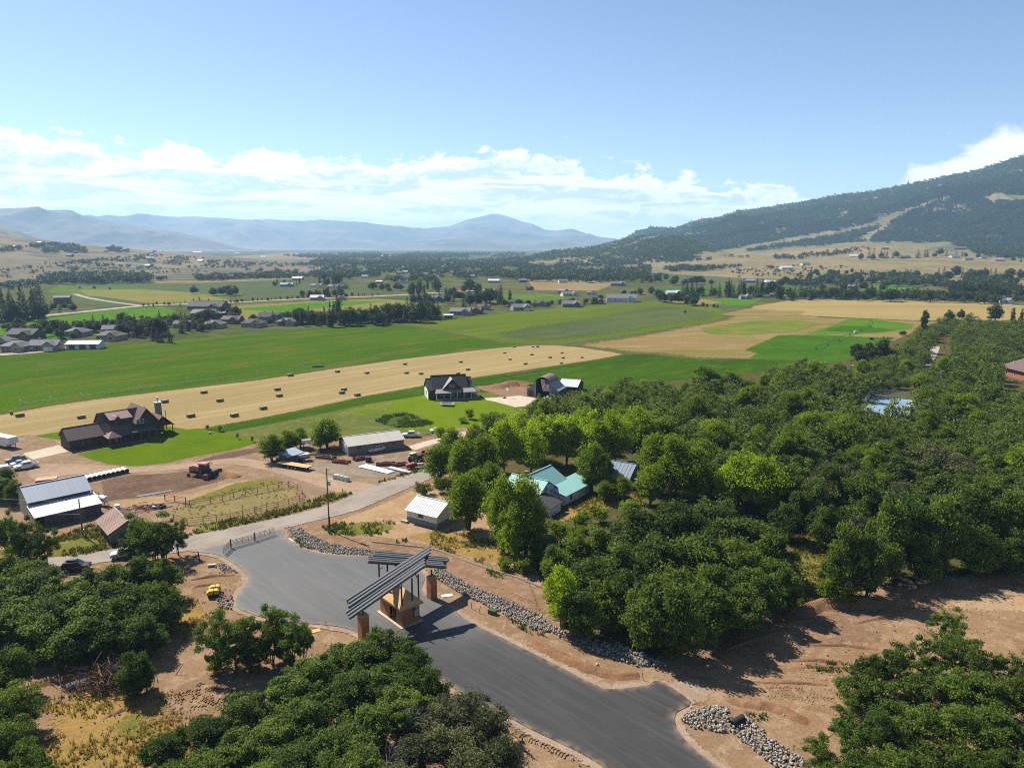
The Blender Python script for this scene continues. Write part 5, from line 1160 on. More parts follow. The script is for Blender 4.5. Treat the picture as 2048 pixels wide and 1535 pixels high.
for i in range(4): t = [Vector(Q[i]), Vector(Q[(i + 1) % 4]), Vector(ap)]; hp.add(t + [p - Vector((0, 0, .12)) for p in t], [(0, 1, 2), (5, 4, 3), (0, 3, 4, 1), (1, 4, 5, 2), (2, 5, 3, 0)])
hp.build('entry_roof', M['pinkroof'], b)
for x in (9.2, 12.2, 13.8, 15.8, 18.3, 20.6, 22.8): MB().bar((x, -3.2 if x > 12.5 else -4.3, 0), (x, -3.2 if x > 12.5 else -4.3, 2.8), .22).build('porch_post', M['polewood'], b)
MB().bx(8.9, 23.2, -3.5, -.3, .05, .35).build('porch_deck', M['polewood'], b)
MB().prism([(22.9, 2.7), (29.0, 2.7), (26.0, 5.9)], 'y', 1.0, 1.2).build('truss_gable', M['brownside'], b)
tg = MB(); tg.slab([(26.0, -.6, 6.05), (26.0, 7, 6.05), (22.5, 7, 2.6), (22.5, -.6, 2.6)], .14); tg.slab([(26.0, 7, 6.05), (26.0, -.6, 6.05), (29.6, -.6, 2.6), (29.6, 7, 2.6)], .14); tg.build('side_porch_roof', M['brownroof'], b)
tt = MB(); tt.bar((23, -.5, 3.0), (29, -.5, 3.0), .22); tt.bar((26, -.5, 3.0), (26, -.5, 5.6), .2); tt.bar((24.5, -.5, 3.1), (26, -.5, 4.6), .16); tt.bar((27.5, -.5, 3.1), (26, -.5, 4.6), .16); tt.build('truss', M['polewood'], b)
for x, y in ((23.2, -.4), (28.8, -.4), (28.8, 6.5)): MB().bar((x, y, 0), (x, y, 2.9), .24).build('porch_post', M['polewood'], b)
chm = MB().bx(26.6, 28.2, 5.4, 6.8, 0, 9.0).build('chimney', M['stone'], b); MB().bx(26.45, 28.35, 5.25, 6.95, 9.0, 9.25).build('cap', M['trim'], chm); MB().tube([(27.4, 6.1, 9.25), (27.4, 6.1, 10.4)], .22, 8).tube([(27.4, 6.1, 10.4), (27.4, 6.1, 10.75)], .38, 8).build('flue', M['galv'], chm)
window(b, (3.4, 0, 1.7), 1.0, 1.3, '-y', 'brownside'); window(b, (5.0, 0, 1.7), 1.0, 1.3, '-y', 'brownside')
for x in (18.6, 19.8): window(b, (x, -.9, 5.6), .8, 1.2, '-y', 'trim')
for x in (14.6, 17.2, 21.5): window(b, (x, -.3, 1.7), 1.3, 1.3, '-y', 'brownside')
MB().slab([(15.9, -3.0, 3.3), (17.4, -3.0, 3.3), (17.4, -3.4, 3.15), (15.9, -3.4, 3.15)], .1).build('skylight', M['trim'], b)
door(b, (12.2, -.3, .35), 1.0, 2.1, '-y', 'doorwood'); door(b, (0, 4.2, 0), 4.6, 2.4, '-x', 'brownside', 'garage_door')

# ------------------------------------------------------------------ 10  dark house with wrap-round porch
hd = .26; O = G(857, 799.5)
b = thing('dark_house', 'dark charcoal-roofed house with pale wrap-round porch roof on the bright lawn', 'house', O, hd)
gw = MB().prism([(0, 0), (10, 0), (10, 3.7), (5, 7.2), (0, 3.7)], 'x', 0, 17.2); gw.build('wall', M['darkside'], b)
MB().bx(-.07, -.004, .1, 9.9, .05, 3.6).build('end_siding', M['trim'], b)
gable_roof(MB(), 0, 10, 3.7, 7.2, .45, .35, .16, 0, 17.2, 0).build('wing_roof', M['charroof'], b)
MB().prism([(-.15, 3.6), (10.15, 3.6), (5, 8.2)], 'x', 2.0, 15.2).build('upper_wall', M['darkside'], b)
gable_roof(MB(), 0, 10.4, 3.75, 8.35, .3, .3, .16, 2.0, 15.2, -.2).build('roof', M['charroof'], b)
MB().prism([(5.0, 3.3), (13.4, 3.3), (9.2, 7.7)], 'y', -.5, 4.4).build('front_gable', M['darkside'], b)
fg = MB()
for s, e in ((-1, 4.6), (1, 13.8)): fg.slab([(9.2, -1.1, 7.98), (9.2, 4.8, 7.98), (e, 4.8, 3.3), (e, -1.1, 3.3)], .14)
fg.build('gable_roof', M['greyroof'], b)
window(b, (9.2, -.5, 5.1), 2.0, 1.0, '-y', 'trim', panes=3)
pq = MB(); pq.slab([(3.0, -.1, 4.0), (17.5, -.1, 4.0), (18.2, -3.4, 3.0), (2.0, -3.4, 3.0)], .13); pq.slab([(17.2, 6, 4.0), (17.2, -.1, 4.0), (19.6, -3.4, 3.0), (19.6, 6, 3.0)], .13); pq.build('porch_roof', M['greyroof'], b)
MB().bx(2.4, 19.2, -3.2, -.02, .05, .55).bx(17.25, 19.2, -.02, 5.8, .05, .55).build('porch_deck', M['block'], b)
for x in (2.7, 5.5, 8.0, 10.6, 13.2, 16.0, 19.0): MB().bar((x, -3.05, .55), (x, -3.05, 2.95), .18).build('porch_post', M['trim'], b)
for y in (-.5, 2.2, 5.5): MB().bar((19.0, y, .55), (19.0, y, 2.95), .18).build('porch_post', M['trim'], b)
for x in (4.9, 11.9, 14.6): window(b, (x, 0, 2.0), .9, 1.5, '-y', 'trim')
window(b, (7.3, 0, 2.1), .8, 1.2, '-y', 'trim'); door(b, (9.3, 0, .55), 1.5, 2.3, '-y', 'doorwood')
window(b, (-.08, 5, 2.0), 1.0, 1.3, '-x', 'darkside')
MB().tube([(3.5, 2.4, 5.2), (3.5, 2.4, 6.6)], .12, 6).build('vent_pipe', M['galv'], b)

# ------------------------------------------------------------------ 11  arch-roofed barn with the flag
F0, F1 = G(1053.6, 791.5), G(1117.3, 797); d = F1 - F0; hd = math.atan2(d.y, d.x); Wq = d.length
b = thing('arched_barn', 'grey arch-roofed barn with a flag hanging in its open front', 'barn', F0, hd); k = Wq / 12.0
prof = [(0, 2.9), (1.4, 3.7), (2.4, 4.7), (3.1, 5.8), (3.6, 6.6), (4.4, 7.4), (5.2, 7.8), (6.0, 7.95), (6.8, 7.8), (7.6, 7.4), (8.4, 6.6), (8.9, 5.8), (9.6, 4.7), (10.6, 3.7), (12, 2.9)]
prof = [(x * k, z) for x, z in prof]; DQ = 9.2; xo0, xo1 = 3.45 * k, 8.5 * k
def ztop(x): return float(np.interp(x, [p[0] for p in prof], [p[1] for p in prof]))
fw = MB(); lft = [p for p in prof if p[0] < xo0] + [(xo0, ztop(xo0))]; rgt = [(xo1, ztop(xo1))] + [p for p in prof if p[0] > xo1]
fw.prism([(0, 0)] + lft + [(xo0, 0)], 'y', 0, .15).build('front_wall', M['quonset'], b); MB().prism([(xo1, 0)] + rgt + [(prof[-1][0], 0)], 'y', 0, .15).build('front_wall', M['quonset'], b)
MB().prism([(0, 0)] + prof + [(prof[-1][0], 0)], 'y', DQ - .15, DQ).bx(0, .12, .15, DQ - .15, 0, 2.85).bx(Wq - .12, Wq, .15, DQ - .15, 0, 2.85).build('wall', M['barnside'], b)
ar = MB()
for i in range(len(prof) - 1):
    (x0, z0), (x1, z1) = prof[i], prof[i + 1]; ar.mi = 0 if 3 <= i <= 10 else 1
    nx, nz = -(z1 - z0), (x1 - x0); l = math.hypot(nx, nz); nx /= l; nz /= l
    q = [(x0 + nx * .1, -.25, z0 + nz * .1), (x1 + nx * .1, -.25, z1 + nz * .1), (x1 + nx * .1, DQ + .2, z1 + nz * .1), (x0 + nx * .1, DQ + .2, z0 + nz * .1)]; ar.slab(q, .09)
ar.build('arched_roof', [M['archroof'], M['skirtroof']], b)
for x in (1.5 * k, 10.4 * k): door(b, (x, 0, .05), 1.9, 2.4, '-y', 'barnside', 'side_door')
MB().bx(xo0 - .1, xo0, -.06, .2, 0, 6.3).build('jamb', M['trim'], b)
# the flag: thirteen stripes, blue field with stars, hung by its short edge
fl = thing('flag', 'large striped flag with starry blue field hanging in the arched barn', 'flag', F0, hd)
fw_, fh_ = 3.2 * k, 4.6; fx, fz = 5.0 * k, 7.05
M['flagred'] = paint("flag_red", (.42, .03, .04), .8, 0, .1, .05); M['flagwhite'] = paint("flag_white", (.75, .74, .74), .8, 0, .1, .05); M['flagblue'] = paint("flag_blue", (.025, .035, .16), .8, 0, .1, .05)
def fpt(s, t, off=0.0):  # s across 0..1, t down 0..1
    sway = .9 * t ** 1.6; return (fx + s * fw_ * (1 - .06 * t) + sway, .45 + .10 * math.sin(s * 9 + t * 3) - off, fz - fh_ * t - .35 * math.sin(s * PI) * (1 - t) * .2)
st = MB(); can = MB(); N_ = 13
for i in range(N_):
    s0, s1 = i / N_, (i + 1) / N_; st.mi = 0 if i % 2 == 0 else 1; cant = i >= 6
    for j in range(8):
        t0, t1 = j / 8, (j + 1) / 8
        if cant and t1 <= .4 + 1e-6: continue
        if cant and t0 < .4: t0 = .4
        st.poly([fpt(s0, t0), fpt(s1, t0), fpt(s1, t1), fpt(s0, t1)])
for i in range(6, 13):
    for j in range(4): can.poly([fpt(i / N_, .1 * j), fpt((i + 1) / N_, .1 * j), fpt((i + 1) / N_, .1 * (j + 1)), fpt(i / N_, .1 * (j + 1))])
st.build('stripes', [M['flagred'], M['flagwhite']], fl, recalc=False); ca = can.build('canton', M['flagblue'], fl, recalc=False)
sr = MB()
for i in range(9):
    for j in range(6 if i % 2 == 0 else 5):
        s = 6 / 13 + 7 / 13 * (j + (.5 if i % 2 == 0 else 1)) / 6; t = .4 * (i + .7) / 9.5; q = []
        for m_ in range(10):
            r_ = (.02 if m_ % 2 == 0 else .008); an = PI / 2 + m_ * PI / 5; q.append(fpt(s + r_ * math.cos(an) * .9, t + r_ * math.sin(an) * .75, .02))
        sr.poly(q)
sr.build('stars', M['flagwhite'], ca, recalc=False)
# low white-roofed shed joined behind it
b = thing('shed', 'low shed with white sheet roof behind the arched barn', 'shed', G(1144, 781), hd + .05)
MB().prism([(-4.6, 0), (5, 0), (5, 2.6), (0, 4.6), (-4.6, 2.6)], 'x', -4.2, 3.4).build('wall', M['brownside'], b)
gable_roof(MB(), 0, 9.6, 2.6, 4.6, .4, .3, .1, -4.2, 3.4, -4.6).build('roof', M['whiteroof'], b)
b['label'] = 'low shed with white sheet roof behind the arched barn'
# ------------------------------------------------------------------ 12  red brick house at the edge of the wood
P0 = G(1999, 731, 4.2); b = thing('brick_house', 'red brick house with brown hipped roof in the oak wood', 'house', V3(P0, 0), heading((2000, 731), (2060, 745), 3.4))
MB().bx(.8, 15, .8, 12, 0, 4.0).build('wall', M['brick'], b)
r_ = MB(); Q = [(-.6, -.6, 4.0), (16.4, -.6, 4.0), (16.4, 13.4, 4.0), (-.6, 13.4, 4.0)]; R1, R2 = (6.4, 6.4, 8.6), (9.4, 6.4, 8.6)
for q in ((Q[0], Q[1], R2, R1), (Q[2], Q[3], R1, R2)): r_.slab(q, .16)
for t in ((Q[3], Q[0], R1), (Q[1], Q[2], R2)):
    t = [Vector(p) for p in t]; r_.add(t + [p - Vector((0, 0, .16)) for p in t], [(0, 1, 2), (5, 4, 3), (0, 3, 4, 1), (1, 4, 5, 2), (2, 5, 3, 0)])
ro = r_.build('roof', M['brownroof'], b); MB().tube([(5.2, 2.6, 5.6), (5.2, 2.6, 7.2)], .16, 6).build('vent_pipe', M['trim'], ro)
for y in (3.2, 7.5): window(b, (.8, y, 1.7), 1.0, 1.4, '-x', 'brownroof')
for x in (4, 9): window(b, (x, .8, 1.7), 1.2, 1.3, '-y', 'trim')
# ------------------------------------------------------------------ vehicles
def carpaint(name, col, metal=0.0): return paint(name, col, .32, metal, .5, .06, 1.5)
M['carwhite'] = carpaint("white_car_paint", (.62, .62, .61)); M['carblack'] = carpaint("black_car_paint", (.012, .013, .016)); M['carsilver'] = carpaint("silver_car_paint", (.30, .32, .34), .3); M['cargrey'] = carpaint("grey_car_paint", (.10, .11, .12), .2)
M['lamp'] = paint("lamp_lens", (.55, .52, .48), .15, 0, .6, 0); M['tail'] = paint("tail_lens", (.25, .02, .02), .2, 0, .6, 0); M['red'] = paint("faded_red_paint", (.28, .05, .045), .6, 0, .3, .25, 3); M['pinkred'] = paint("sun_bleached_red_paint", (.36, .16, .13), .6, 0, .3, .15, 2)
M['creamgreen'] = paint("pale_green_paint", (.36, .42, .24), .6, 0, .3, .15, 2); M['darkgreen'] = paint("dark_green_paint", (.04, .075, .03), .6, 0, .3, .2, 3); M['yellow'] = paint("machine_yellow", (.50, .32, .03), .5, 0, .4, .2, 2); M['orange'] = paint("orange_tarpaulin", (.50, .22, .11), .7, 0, .2, .2, 2)
M['hay'] = striped("pressed_hay", (.18, .155, .065), (.14, .125, .05), .3, 'x', .95, 0, .6, .3, .86); M['haytop'] = paint("pressed_hay_top", (.32, .27, .13), .95, 0, .1, .3, 3)
M['wrap'] = paint("white_bale_wrap", (.52, .50, .45), .6, 0, .3, .15, 2); M['darkhay'] = paint("dark_bale_end", (.045, .042, .035), .9, 0, .1, .3, 4); M['concrete2'] = paint("grey_concrete", (.38, .36, .33), .9, 0, .2, .2, 3)
def frustum(mb, x0, x1, w0, z0, X0, X1, w1, z1):
    vs = [(x0, -w0 / 2, z0), (x1, -w0 / 2, z0), (x1, w0 / 2, z0), (x0, w0 / 2, z0), (X0, -w1 / 2, z1), (X1, -w1 / 2, z1), (X1, w1 / 2, z1), (X0, w1 / 2, z1)]
    return mb.add(vs, [(3, 2, 1, 0), (4, 5, 6, 7), (0, 1, 5, 4), (1, 2, 6, 5), (2, 3, 7, 6), (3, 0, 4, 7)])
def wheel_at(parent, x, y, r, wd=.26, rim='galv', name='wheel'):
    s = 1 if y > 0 else -1; t = MB().tube([(x, y - wd / 2, r), (x, y + wd / 2, r)], r, 14).build(name, M['black'], parent)
    MB().tube([(x, y + s * wd * .3, r), (x, y + s * (wd / 2 + .02), r)], r * .6, 10).build('rim', M[rim], t); return t
def vehicle(style, col, pf, pr, label, cat, name=None, z=None, L=None):
    """pf, pr: photo points under the front and the rear"""
    A = G(*pf); B = G(*pr); d = A - B; L = L or d.length; c = (A + B) / 2; z = .1 if z is None else z
    name = name or {'pickup': 'pickup_truck', 'sedan': 'parked_car', 'suv': 'parked_car'}[style]
    t = thing(name, label, cat, (c.x, c.y, z), math.atan2(d.y, d.x), None); h = L / 2; m = M[col]; W = 1.95 if style != 'sedan' else 1.8
    b = MB()
    if style == 'pickup':
        b.prism([(-.25 * L, .45), (h - .12, .45), (h, .6), (h, .95), (h - .25, 1.08), (.26 * L, 1.16), (-.25 * L, 1.16)], 'y', -W / 2, W / 2)
        b.bx(-h, -.25 * L, -W / 2, -W / 2 + .1, .5, 1.16).bx(-h, -.25 * L, W / 2 - .1, W / 2, .5, 1.16).bx(-h, -h + .1, -W / 2 + .1, W / 2 - .1, .5, 1.16).bx(-h + .1, -.25 * L, -W / 2 + .1, W / 2 - .1, .5, .62)
        g = (-.24 * L, .22 * L, W - .12, 1.16, -.2 * L, .12 * L, W - .42, 1.86)
    elif style == 'suv':
        b.prism([(-h, .42), (h - .1, .42), (h, .58), (h, .92), (h - .3, 1.02), (.24 * L, 1.12), (-h + .02, 1.12)], 'y', -W / 2, W / 2); g = (-h + .03, .26 * L, W - .1, 1.12, -h + .35, .1 * L, W - .4, 1.72)
    else:
        b.prism([(-h, .36), (h - .1, .36), (h, .5), (h, .75), (h - .3, .85), (.22 * L, .93), (-.3 * L, .97), (-h, .92)], 'y', -W / 2, W / 2); g = (-.33 * L, .24 * L, W - .1, .93, -.2 * L, .07 * L, W - .45, 1.42)
    frustum(b, *g); body = b.build('body', m, t)
    x0, x1, w0, z0, X0, X1, w1, z1 = g
    def gp(s, tt, side): # side glass point
        x = x0 + (x1 - x0) * s + ((X0 + (X1 - X0) * s) - (x0 + (x1 - x0) * s)) * tt; wy = (w0 + (w1 - w0) * tt) / 2 + .012; return (x, side * wy, z0 + (z1 - z0) * tt)
    for side in (-1, 1):
        for s0, s1 in ((.1, .5), (.55, .9)):
            MB().poly([gp(s0, .1, side), gp(s1, .1, side), gp(s1, .82, side), gp(s0, .82, side)]).build('window', M['glass'], t, recalc=False)
    for (xa, xb) in ((x1, X1), (x0, X0)):
        s = .012 if xa == x1 else -.012; q = []
        for yy, tt in ((-.86, .1), (.86, .1), (.86, .85), (-.86, .85)): q.append((xa + (xb - xa) * tt + s, yy * (w0 + (w1 - w0) * tt) / 2, z0 + (z1 - z0) * tt))
        MB().poly(q).build('windscreen' if xa == x1 else 'rear_window', M['glass'], t, recalc=False)
    for x in (h - .19 * L, -h + .2 * L):
        for y in (-W / 2 + .1, W / 2 - .1): wheel_at(t, x, y, .38 if style != 'sedan' else .33)
    for y in (-W * .36, W * .36):
        MB().box((h - .03, y, .74 if style != 'sedan' else .66), (.1, .34, .16)).build('headlight', M['lamp'], t); MB().box((-h + .01, y, .85 if style != 'sedan' else .75), (.08, .24, .22)).build('tail_light', M['tail'], t)
    MB().box((h - .01, 0, .5), (.1, W * .9, .18)).box((-h + .02, 0, .5), (.1, W * .9, .16)).build('bumper', M['cargrey'], t)
    return t
vehicle('pickup', 'carwhite', (736, 906.5), (774, 899), 'white pickup truck parked along the long barn wall', 'truck')
vehicle('pickup', 'carwhite', (805, 874), (839, 873.5), 'white pickup truck parked at the end of the long barn', 'truck')
vehicle('sedan', 'carwhite', (890, 862), (861, 865.5), 'white sedan parked on the concrete strip by the lawn', 'car')
vehicle('pickup', 'carwhite', (882, 886), (908, 872), 'white truck half hidden by the trees near the concrete strip', 'truck')
vehicle('pickup', 'carwhite', (28, 941), (77, 932), 'white crew-cab pickup with dark bed parked nearest in the farmyard row', 'truck')
vehicle('sedan', 'carsilver', (22, 934), (54, 928), 'silver car squeezed between two pickups in the farmyard', 'car')
vehicle('pickup', 'cargrey', (10, 928), (53, 921), 'dark grey pickup parked beside the silver car', 'truck')
t = vehicle('suv', 'carblack', (181, 1138), (126, 1143), 'black car with roof box parked beside the oak thicket', 'car', z=.16)
rb = MB(); frustum(rb, -1.5, .6, .9, 1.74, -1.35, .2, .7, 2.05); rb.build('roof_box', M['carblack'], t)
vehicle('suv', 'carsilver', (222, 1118), (277, 1110), 'silver car half hidden under the oaks by the old road', 'car', z=.16)
vehicle('sedan', 'carwhite', (1086, 800), (1102, 801), 'white car parked in front of the arched barn', 'car')
# travel trailer
A, B = G(30, 897), G(-34, 884); d = A - B; t = thing('travel_trailer', 'white travel trailer parked behind the farmyard pickups', 'trailer', ((A + B) / 2), math.atan2(d.y, d.x)); L = d.length
MB().prism([(-L / 2, .7), (L / 2 - 1.8, .7), (L / 2 - 1.6, 1.5), (L / 2, 1.6), (L / 2 + .1, 2.6), (L / 2 - .5, 3.4), (-L / 2, 3.4)], 'y', -1.25, 1.25).build('body', M['whitepaint'], t)
for x in (-2.5, 0, 2.2): window(t, (x, -1.25, 2.2), .9, .6, '-y', 'galv')
for x in (-1.4, -.5): wheel_at(t, x, -1.05, .38); wheel_at(t, x, 1.05, .38)
MB().box((0, 0, 3.5), (.9, .7, .25)).build('roof_vent', M['galv'], t); MB().bar((L / 2 - .8, -.7, 0), (L / 2 - .8, -.7, 1.5), .12).build('leg', M['steel'], t); MB().bar((L / 2 - .8, .7, 0), (L / 2 - .8, .7, 1.5), .12).build('leg', M['steel'], t)
A, B = G(22, 944), G(-30, 952); d = A - B; t = thing('utility_trailer', 'pale covered trailer at the front of the farmyard vehicles', 'trailer', ((A + B) / 2), math.atan2(d.y, d.x)); L = d.length
MB().prism([(-L / 2, .8), (L / 2, .8), (L / 2, 1.5), (L / 2 - .4, 2.1), (-L / 2, 2.1)], 'y', -1.1, 1.1).build('cover', M['wrap'], t); MB().box((0, 0, .65), (L, 2.0, .25)).build('chassis', M['steel'], t)
for y in (-1, 1): wheel_at(t, 0, y, .36)
MB().bar((L / 2, 0, .6), (L / 2 + 1.4, 0, .5), .12).build('drawbar', M['steel'], t)

# windrower
A, B = G(381, 951), G(424, 941); d = B - A
t = thing('windrower', 'dusty red windrower with cab and wide black cutting header', 'farm machine', G(402, 951), math.atan2(d.y, d.x) - 1.05)
# local x forward
MB().prism([(-2.6, 1.5), (.2, 1.5), (.2, 2.6), (-1.4, 2.9), (-2.6, 2.5)], 'y', -1.0, 1.0).build('engine_hood', M['pinkred'], t)
MB().bx(-2.4, 1.8, -1.3, 1.3, 1.0, 1.5).bar((1.6, -.9, 1.1), (3.0, -1.2, .7), .2).bar((1.6, .9, 1.1), (3.0, 1.2, .7), .2).build('chassis', M['steel'], t)
cb = MB(); frustum(cb, .2, 1.9, 1.7, 1.5, .2, 2.1, 1.7, 3.3); cbo = cb.build('cab', M['glass'], t)
fr = MB()
for x, y in ((.2, -.86), (.2, .86), (1.95, -.86), (1.95, .86)): fr.bar((x, y, 1.5), (x + (.1 if x > 1 else 0), y, 3.35), .1)
fr.build('frame', M['steel'], cbo); rr_ = MB(); frustum(rr_, -.1, 2.5, 2.1, 3.32, .1, 2.2, 1.7, 3.6); rr_.build('cab_roof', M['pinkred'], t)
for y in (-1.6, 1.6): wheel_at(t, 1.1, y, .85, .55, 'red'); wheel_at(t, -2.6, y * .85, .45, .3, 'red')
hd_ = MB().prism([(2.6, .2), (4.0, .2), (4.2, .7), (3.6, 1.35), (2.8, 1.3)], 'y', -3.0, 3.0).build('header', M['black'], t)
MB().tube([(3.6, -3.05, .55), (3.6, 3.05, .55)], .42, 10).build('reel', M['steel'], hd_); MB().bx(2.6, 4.1, 2.95, 3.1, .2, 1.3).build('end_panel', M['red'], hd_); MB().bx(2.6, 4.1, -3.1, -2.95, .2, 1.3).build('end_panel', M['red'], hd_)
MB().bar((1.9, 1.1, 2.6), (2.2, 1.7, 2.9), .06).box((2.2, 1.75, 2.9), (.1, .25, .4)).build('mirror', M['black'], t)
# tractor with loader
A, B = G(816, 926), G(850, 917); d = B - A
t = thing('tractor', 'dark tractor with pale green cab roof and red front loader', 'tractor', G(832, 923), math.atan2(d.y, d.x))
MB().prism([(-.4, 1.0), (2.2, 1.0), (2.2, 1.7), (-.2, 1.9)], 'y', -.42, .42).build('hood', M['darkgreen'], t); MB().bx(-1.6, 2.0, -.3, .3, .6, 1.0).build('chassis', M['steel'], t)
cb = MB(); frustum(cb, -1.6, -.1, 1.4, 1.1, -1.5, -.2, 1.3, 2.6); cb.build('cab', M['glass'], t); rr_ = MB(); frustum(rr_, -1.85, .25, 1.7, 2.6, -1.7, .1, 1.5, 2.78); rr_.build('cab_roof', M['creamgreen'], t)
for y in (-1.0, 1.0): wheel_at(t, -1.0, y, .85, .5, 'creamgreen'); wheel_at(t, 1.7, y * .85, .48, .3, 'creamgreen'); MB().bx(-1.9, -.2, *sorted((y - .25, y + .25)), 1.72, 1.8).build('fender', M['creamgreen'], t)
ld_ = MB()
for y in (-.6, .6): ld_.bar((.2, y, 1.7), (2.6, y, 1.9), .16).bar((2.6, y, 1.9), (3.4, y, 1.0), .16)
lo_ = ld_.build('loader_arm', M['red'], t); MB().prism([(3.2, .5), (4.0, .4), (3.9, .55), (3.4, 1.3), (3.2, 1.3)], 'y', -1.0, 1.0).build('bucket', M['red'], lo_)
A, B = G(842, 912), G(872, 905); d = B - A; t = thing('tractor', 'old red tractor parked behind the green-roofed one', 'tractor', G(856, 911), math.atan2(d.y, d.x))
MB().prism([(-.4, 1.0), (1.9, 1.0), (1.9, 1.6), (-.2, 1.75)], 'y', -.38, .38).build('hood', M['red'], t); MB().bx(-1.5, 1.8, -.28, .28, .6, 1.0).build('chassis', M['steel'], t)
for y in (-.9, .9): wheel_at(t, -.9, y, .72, .4, 'red'); wheel_at(t, 1.5, y * .8, .4, .24, 'red'); MB().bx(-1.6, -.3, *sorted((y - .2, y + .2)), 1.5, 1.58).build('fender', M['red'], t)
MB().box((-.9, 0, 1.35), (.5, .5, .1)).box((-1.1, 0, 1.6), (.1, .5, .45)).build('seat', M['black'], t); MB().tube([(1.2, 0, 1.6), (1.2, 0, 2.3)], .05, 6).build('exhaust', M['black'], t)
t = thing('baler', 'small red baling machine at the roadside end of the yard', 'farm machine', G(824, 937), .5)
MB().prism([(-1.6, .5), (1.4, .5), (1.4, 1.3), (.6, 1.7), (-1.6, 1.4)], 'y', -.6, .6).build('body', M['red'], t); MB().tube([(1.5, 0, .9), (3.0, 0, .8)], .5, 8).build('drum', M['whitepaint'], t)
for y in (-.8, .8): wheel_at(t, 0, y, .45, .25)
MB().bar((-1.6, 0, .6), (-3.2, 0, .5), .14).build('drawbar', M['rust'], t)
# flatbed trailer
A, B = G(559, 931), G(620, 941); d = B - A; L = d.length
t = thing('flatbed_trailer', 'long flatbed trailer with pale wooden deck', 'trailer', (A + B) / 2, math.atan2(d.y, d.x))
MB().bx(-L / 2, L / 2, -1.25, 1.25, 1.0, 1.14).build('deck', M['plytop'], t); MB().bx(-L / 2, L / 2, -1.3, -1.25, .9, 1.16).bx(-L / 2, L / 2, 1.25, 1.3, .9, 1.16).bx(-L / 2, L / 2, -.5, -.3, .7, 1.0).bx(-L / 2, L / 2, .3, .5, .7, 1.0).build('frame', M['steel'], t)
for x in (-L * .12, 0, L * .12):
    for y in (-1.0, 1.0): wheel_at(t, x, y, .4)
MB().bar((L / 2 - .6, 0, .9), (L / 2 - .6, 0, 0), .14).build('leg', M['steel'], t)
t = thing('spreader', 'cream hopper spreader behind the flatbed trailer', 'farm machine', G(606, 921), .5)
hp = MB(); frustum(hp, -.7, .7, .8, .9, -1.7, 1.7, 1.9, 2.0); hp.build('hopper', M['wrap'], t); MB().bx(-1.9, 1.9, -.5, .5, .6, .9).bar((1.9, 0, .7), (3.2, 0, .5), .12).build('chassis', M['steel'], t)
for y in (-.9, .9): wheel_at(t, 0, y, .45, .28)
t = thing('stock_tank', 'round dark stock tank beside the shed', 'tank', G(561, 921), 0)
MB().tube([(0, 0, 0), (0, 0, .9)], 1.2, 14).build('wall', M['steel'], t); MB().tube([(0, 0, .9), (0, 0, .98)], 1.26, 14).build('lid', M['galv'], t)
t = thing('fuel_tank', 'white fuel tank on tall legs between the trees', 'tank', G(614, 905), .2)
MB().tube([(-1.3, 0, 3.4), (1.3, 0, 3.4)], .6, 12).build('tank', M['whitepaint'], t)
for x in (-.9, .9):
    for y in (-.5, .5): MB().bar((x, y, 0), (x, y * .8, 3.0), .1).build('leg', M['steel'], t)
# harrows and scrap iron
def harrow(px, n, ang, label, seed, cols=('rust', 'red')):
    r = random.Random(seed); t = thing('harrow', label, 'farm machine', G(*px), ang)
    MB().bar((-n * .5, -.7, .7), (n * .5, -.7, .7), .14).bar((-n * .5, .7, .7), (n * .5, .7, .7), .14).bar((-n * .4, -.7, .7), (0, 2.2, .6), .12).bar((n * .4, -.7, .7), (0, 2.2, .6), .12).build('frame', M[cols[1]], t)
    for y in (-.7, .7):
        mb = MB()
        for i in range(n * 2): x = -n * .5 + i * .5 + .2; mb.tube([(x, y - .05, .42), (x + .04, y + .05, .42)], .4, 9)
        mb.tube([(-n * .5, y, .42), (n * .5, y, .42)], .05, 5); mb.build('disc_gang', M[cols[0]], t)
    return t
harrow((652, 917), 6, -.35, 'reddish disc harrow behind the grey gravel', 1, ('rust', 'pinkred')); harrow((683, 926), 5, -.3, 'rusty disc harrow nearest the gravel', 2); harrow((722, 919), 4, .6, 'rusty harrow at the long barn corner', 3); harrow((772, 930), 5, .2, 'rusty harrow behind the stacked white sheets', 4); harrow((800, 931), 4, .5, 'dark rusty harrow beside the red baler', 5)
t = thing('implement_panel', 'grey iron box implement near the parked pickup', 'farm machine', G(737, 923), .3); MB().prism([(-.8, .2), (.8, .2), (.8, 1.4), (-.6, 1.5)], 'y', -.7, .7).build('box', M['steel'], t); MB().bar((.8, 0, .4), (2, 0, .4), .12).build('drawbar', M['rust'], t)
sh = MB(); A, B = G(722, 932), G(782, 947)
d = (B - A); n_ = d.normalized(); a_ = math.atan2(d.y, d.x)
for i in range(5): sh.box(((A + B) / 2 + Vector((random.uniform(-.4, .4), random.uniform(-.3, .3), .08 + i * .07))), (d.length * .95, 2.0, .05), a_ + random.uniform(-.03, .03))
tag(sh.build('sheet_stack', M['whitepaint']), 'stack of long white sheets lying on the yard', 'sheet stack')
pb = MB(); A = G(776, 938); 
for i in range(8): o_ = Vector((-n_.y, n_.x, 0)) * (i % 4) * .35; pb.tube([A + o_ + Vector((0, 0, .15 + .28 * (i // 4))), A + o_ + n_ * 7.5 + Vector((0, 0, .15 + .28 * (i // 4)))], .14, 7)
tag(pb.build('pipe_bundle', M['galv']), 'bundle of grey pipes beside the white sheets', 'pipe bundle')
